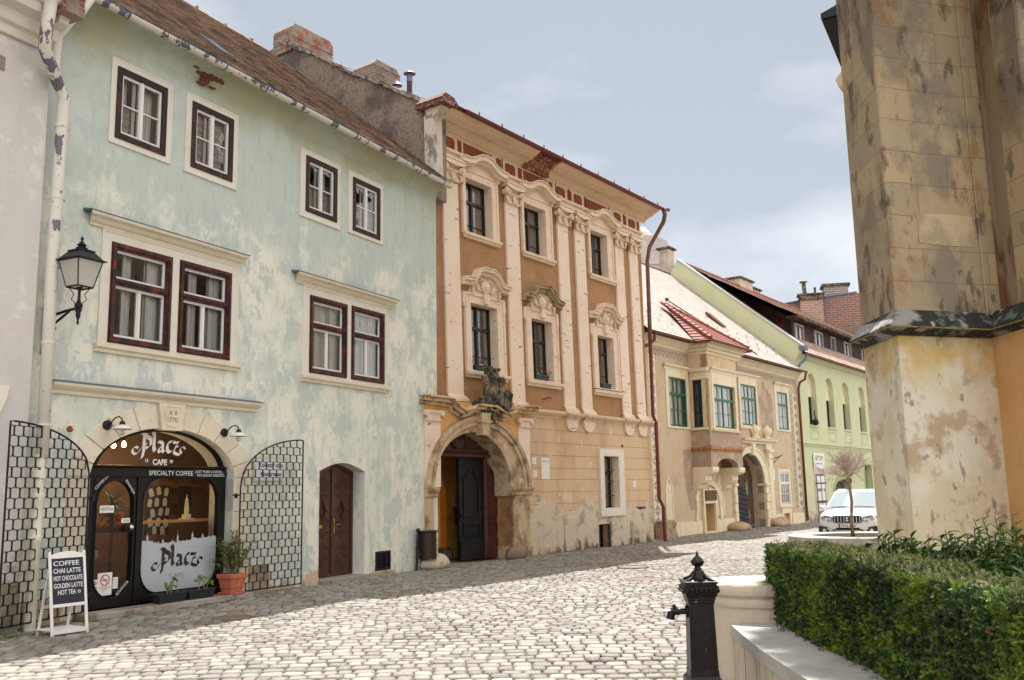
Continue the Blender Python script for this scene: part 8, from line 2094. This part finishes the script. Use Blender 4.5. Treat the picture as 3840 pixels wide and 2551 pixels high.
for i in range(2, len(gh)-1): fs += [(i*4+j, i*4+j+1, i*4+j+5, i*4+j+4) for j in range(3)]
mb._add(vs, fs)
for s_ in (-1,1):
    mb.tube([(s_*.81,1.15,1.02),(s_*.66,1.98,1.50),(s_*.655,2.3,1.545),(s_*.66,3.6,1.55),(s_*.76,4.1,1.1)], .04, 6)
    mb.tube([(s_*.83,2.55,1.0),(s_*.665,2.6,1.54)], .04, 5); mb.tube([(s_*.62,2.2,1.60),(s_*.62,3.6,1.60)], .018, 5)
mb.build('roof', cw, car, smooth='auto')
mb = MB(); mb._add([(-.79,1.14,1.01),(-.4,1.08,1.04),(.4,1.08,1.04),(.79,1.14,1.01),(-.655,1.96,1.50),(-.33,1.93,1.535),(.33,1.93,1.535),(.655,1.96,1.50)], [(0,1,5,4),(1,2,6,5),(2,3,7,6)])
mb.build('windscreen', glass('windscreen_glass', solid=(.30,.36,.38), ior=1.55, rough=.04), car, smooth=True)
mb = MB()
for s_ in (-1,1): mb._add([(s_*.815,1.2,1.02),(s_*.82,4.1,1.04),(s_*.66,3.65,1.54),(s_*.655,2.0,1.50)], [(0,1,2,3)])
mb.build('side_glass', MT['darkpane'], car)
mb = MB()   # lower black bumper and arches
mb.prism([(-.86,.24),(-.80,.20),(.80,.20),(.86,.24),(.88,.46),(.84,.50),(.62,.46),(.50,.34),(.40,.40),(-.40,.40),(-.50,.34),(-.62,.46),(-.84,.50),(-.88,.46)], -.045, .12)
mb.box(-.36,.36,-.05,.0,.40,.44)
mb.build('bumper', cb, car, bevel=.02)
mb = MB()
for k in range(3): mb.box(-.40,.40,-.055,-.047,.26+k*.045,.275+k*.045)
for s_ in (-1,1): mb.prism([(s_*.46,.28),(s_*.62,.42),(s_*.60,.44),(s_*.44,.30)], -.07, -.05)
mb.build('bumper_bars', chrome, car)
mb = MB()
for s_ in (-1,1): mb.lathe([(0,-.06),(.055,-.06),(.06,-.05),(.06,.0)], (s_*.70,0,.36), 14, 'y')
mb.build('fog_light', chrome, car)
mb = MB(); mb.plate([rrect(-.44,.44,.585,.80,.07,5)], -.045, .05); mb.build('grille', MT['black'], car, bevel=.01)
mb = MB()
for k in range(9):
    x = -.37+k*.0925
    if abs(x) < .02: continue
    mb.box(x-.012, x+.012, -.062, -.045, .60, .785)
mb.ring(rrect(-.455,.455,.575,.81,.08,5), rrect(-.435,.435,.592,.793,.07,5), -.06, -.04)
mb.build('grille_bars', chrome, car, bevel=.004)
mb = MB()   # S-shaped badge
mb.prism([(-.055,.665),(.0,.63),(.055,.665),(.0,.70),(.055,.735),(.0,.77),(-.055,.735),(-.0,.70)], -.075, -.06); mb.build('badge', chrome, car)
mb = MB()
for s_ in (-1,1):
    q = [(.45,.64),(.58,.62),(.78,.66),(.86,.72),(.85,.79),(.70,.82),(.47,.77)]
    vs = [(s_*a, -.035+.16*max(0,(a-.6))/.28, b) for a, b in q]; vs2 = [(p[0], p[1]+.1, p[2]) for p in vs]; n7 = len(q)
    mb._add(vs+vs2, [tuple(range(n7))] + [(i,(i+1)%n7,(i+1)%n7+n7,i+n7) for i in range(n7)])
mb.build('headlight', glass('lamp_glass', solid=(.16,.17,.18), ior=2.0), car)
mb = MB()
for s_ in (-1,1):
    mb.lathe([(.0,-.03),(.045,-.03),(.055,-.045),(.06,-.03)], (s_*.72,.0,.725), 14, 'y'); mb.box(s_*.48,s_*.60,-.05,-.035,.66,.74)
mb.build('headlamp_reflector', chrome, car)
mb = MB()
for s_ in (-1,1): mb.sph((s_*.98,1.35,1.03), (.10,.07,.08), 10, 7)
mb.build('mirror', cw, car, smooth=True)
mb = MB(); mb.tube([(-.65,1.05,1.05),(-.1,1.06,1.065)], .012, 4); mb.tube([(.05,1.05,1.065),(.65,1.05,1.05)], .012, 4); mb.build('wiper', cb, car)
pl_ = MB(); pl_.box(-.26,.26,-.085,-.06,.445,.56); pn = pl_.build('number_plate', paper, car, bevel=.004)
mb = MB(); mb.box(-.26,-.215,-.088,-.085,.445,.56); mb.build('blue_band', mat('plate_blue', S(40,84,170), .4), pn)
text_mesh('lettering', 'SYG-644', .10, black_ink, pn, (-.20,-.0875,.468), w=.44, bold=.002)
for s_ in (-1,1):
    for y_ in (.78,3.4):
        wh = empty('wheel', (s_*.80, y_, .335), 0); wh.parent = car
        mb = MB(); mb.lathe([(.20,-.10),(.30,-.11),(.335,-.08),(.335,.08),(.30,.11),(.20,.10)], n=28, axis='x'); mb.build('tyre', mat('tyre_rubber', S(30,30,30), .8) if 'ty' not in MT else MT['ty'], wh, smooth='auto'); MT['ty'] = bpy.data.materials['tyre_rubber']
        mb = MB(); mb.lathe([(.0,s_*.09),(.06,s_*.09),(.05,s_*.07),(.19,s_*.06),(.21,s_*.10)], n=28, axis='x')
        for k in range(5): a = 2*PI*k/5; mb.tube([(s_*.09,.04*math.cos(a),.04*math.sin(a)),(s_*.085,.2*math.cos(a),.2*math.sin(a))], .025, 5)
        mb.build('rim', chrome, wh)
        mb = MB(); mb.lathe([(.37,s_*.0),(.37,s_*.10),(.345,s_*.10),(.345,0)], (s_*.80,y_,.335), 24, 'x', -.2, PI+.2); mb.build('wheel_arch', cb, car)

# ---- unseen tree added right of the buttress only so its crown shades the planter
st_ = empty('added_shade_tree', (8.3, 12.4, 0), 0, 'unseen tall tree added beside the church to shade the planter', 'tree')
mb = MB(); mb.tube([(0,0,0),(.1,.0,3),(.3,0,6),(.2,0,9),(-.4,.1,11.6),(-1.6,.4,12.8),(-3.0,.9,13.4)], [.28,.24,.22,.2,.15,.10,.05], 9)
rnd = random.Random(5)
for k in range(24):
    a = rnd.uniform(0,2*PI); e = rnd.uniform(-.1,1.2); L = rnd.uniform(1.6,2.9); p0 = Vector((-2.4,.8,12.4)); p1 = p0+Vector((math.cos(a)*math.cos(e)*L, math.sin(a)*math.cos(e)*L, math.sin(e)*L*.7+.3)); mb.tube([tuple(p0),tuple(p0.lerp(p1,.5)+Vector((0,0,.2))),tuple(p1)], [.06,.04,.015], 5)
mb.build('trunk', bark, st_, smooth=True)
mb = MB(); c0 = Vector((-2.83,.75,13.0))
for k in range(17000):
    a = rnd.uniform(0,2*PI); q = rnd.random()**.5; e = rnd.uniform(-1,1)
    rr = (1-e*e)**.5*q**.6
    p = c0+Vector((3.25*rr*math.cos(a), 3.2*rr*math.sin(a), 2.2*e*q+.4)); d = Vector((rnd.gauss(0,1),rnd.gauss(0,1),rnd.gauss(0,.5))).normalized(); s_ = d.orthogonal().normalized()
    w_ = rnd.uniform(.14,.26); mb._add([tuple(p-d*w_),tuple(p+s_*w_*.5),tuple(p+d*w_),tuple(p-s_*w_*.5)], [(0,1,2,3)])
mb.build('crown', lau[0], st_)
for o in list(bpy.data.objects):
    if o.parent is None and o.type in ('MESH', 'EMPTY') and o.get('label') and not o.get('kind'): o['kind'] = 'thing'
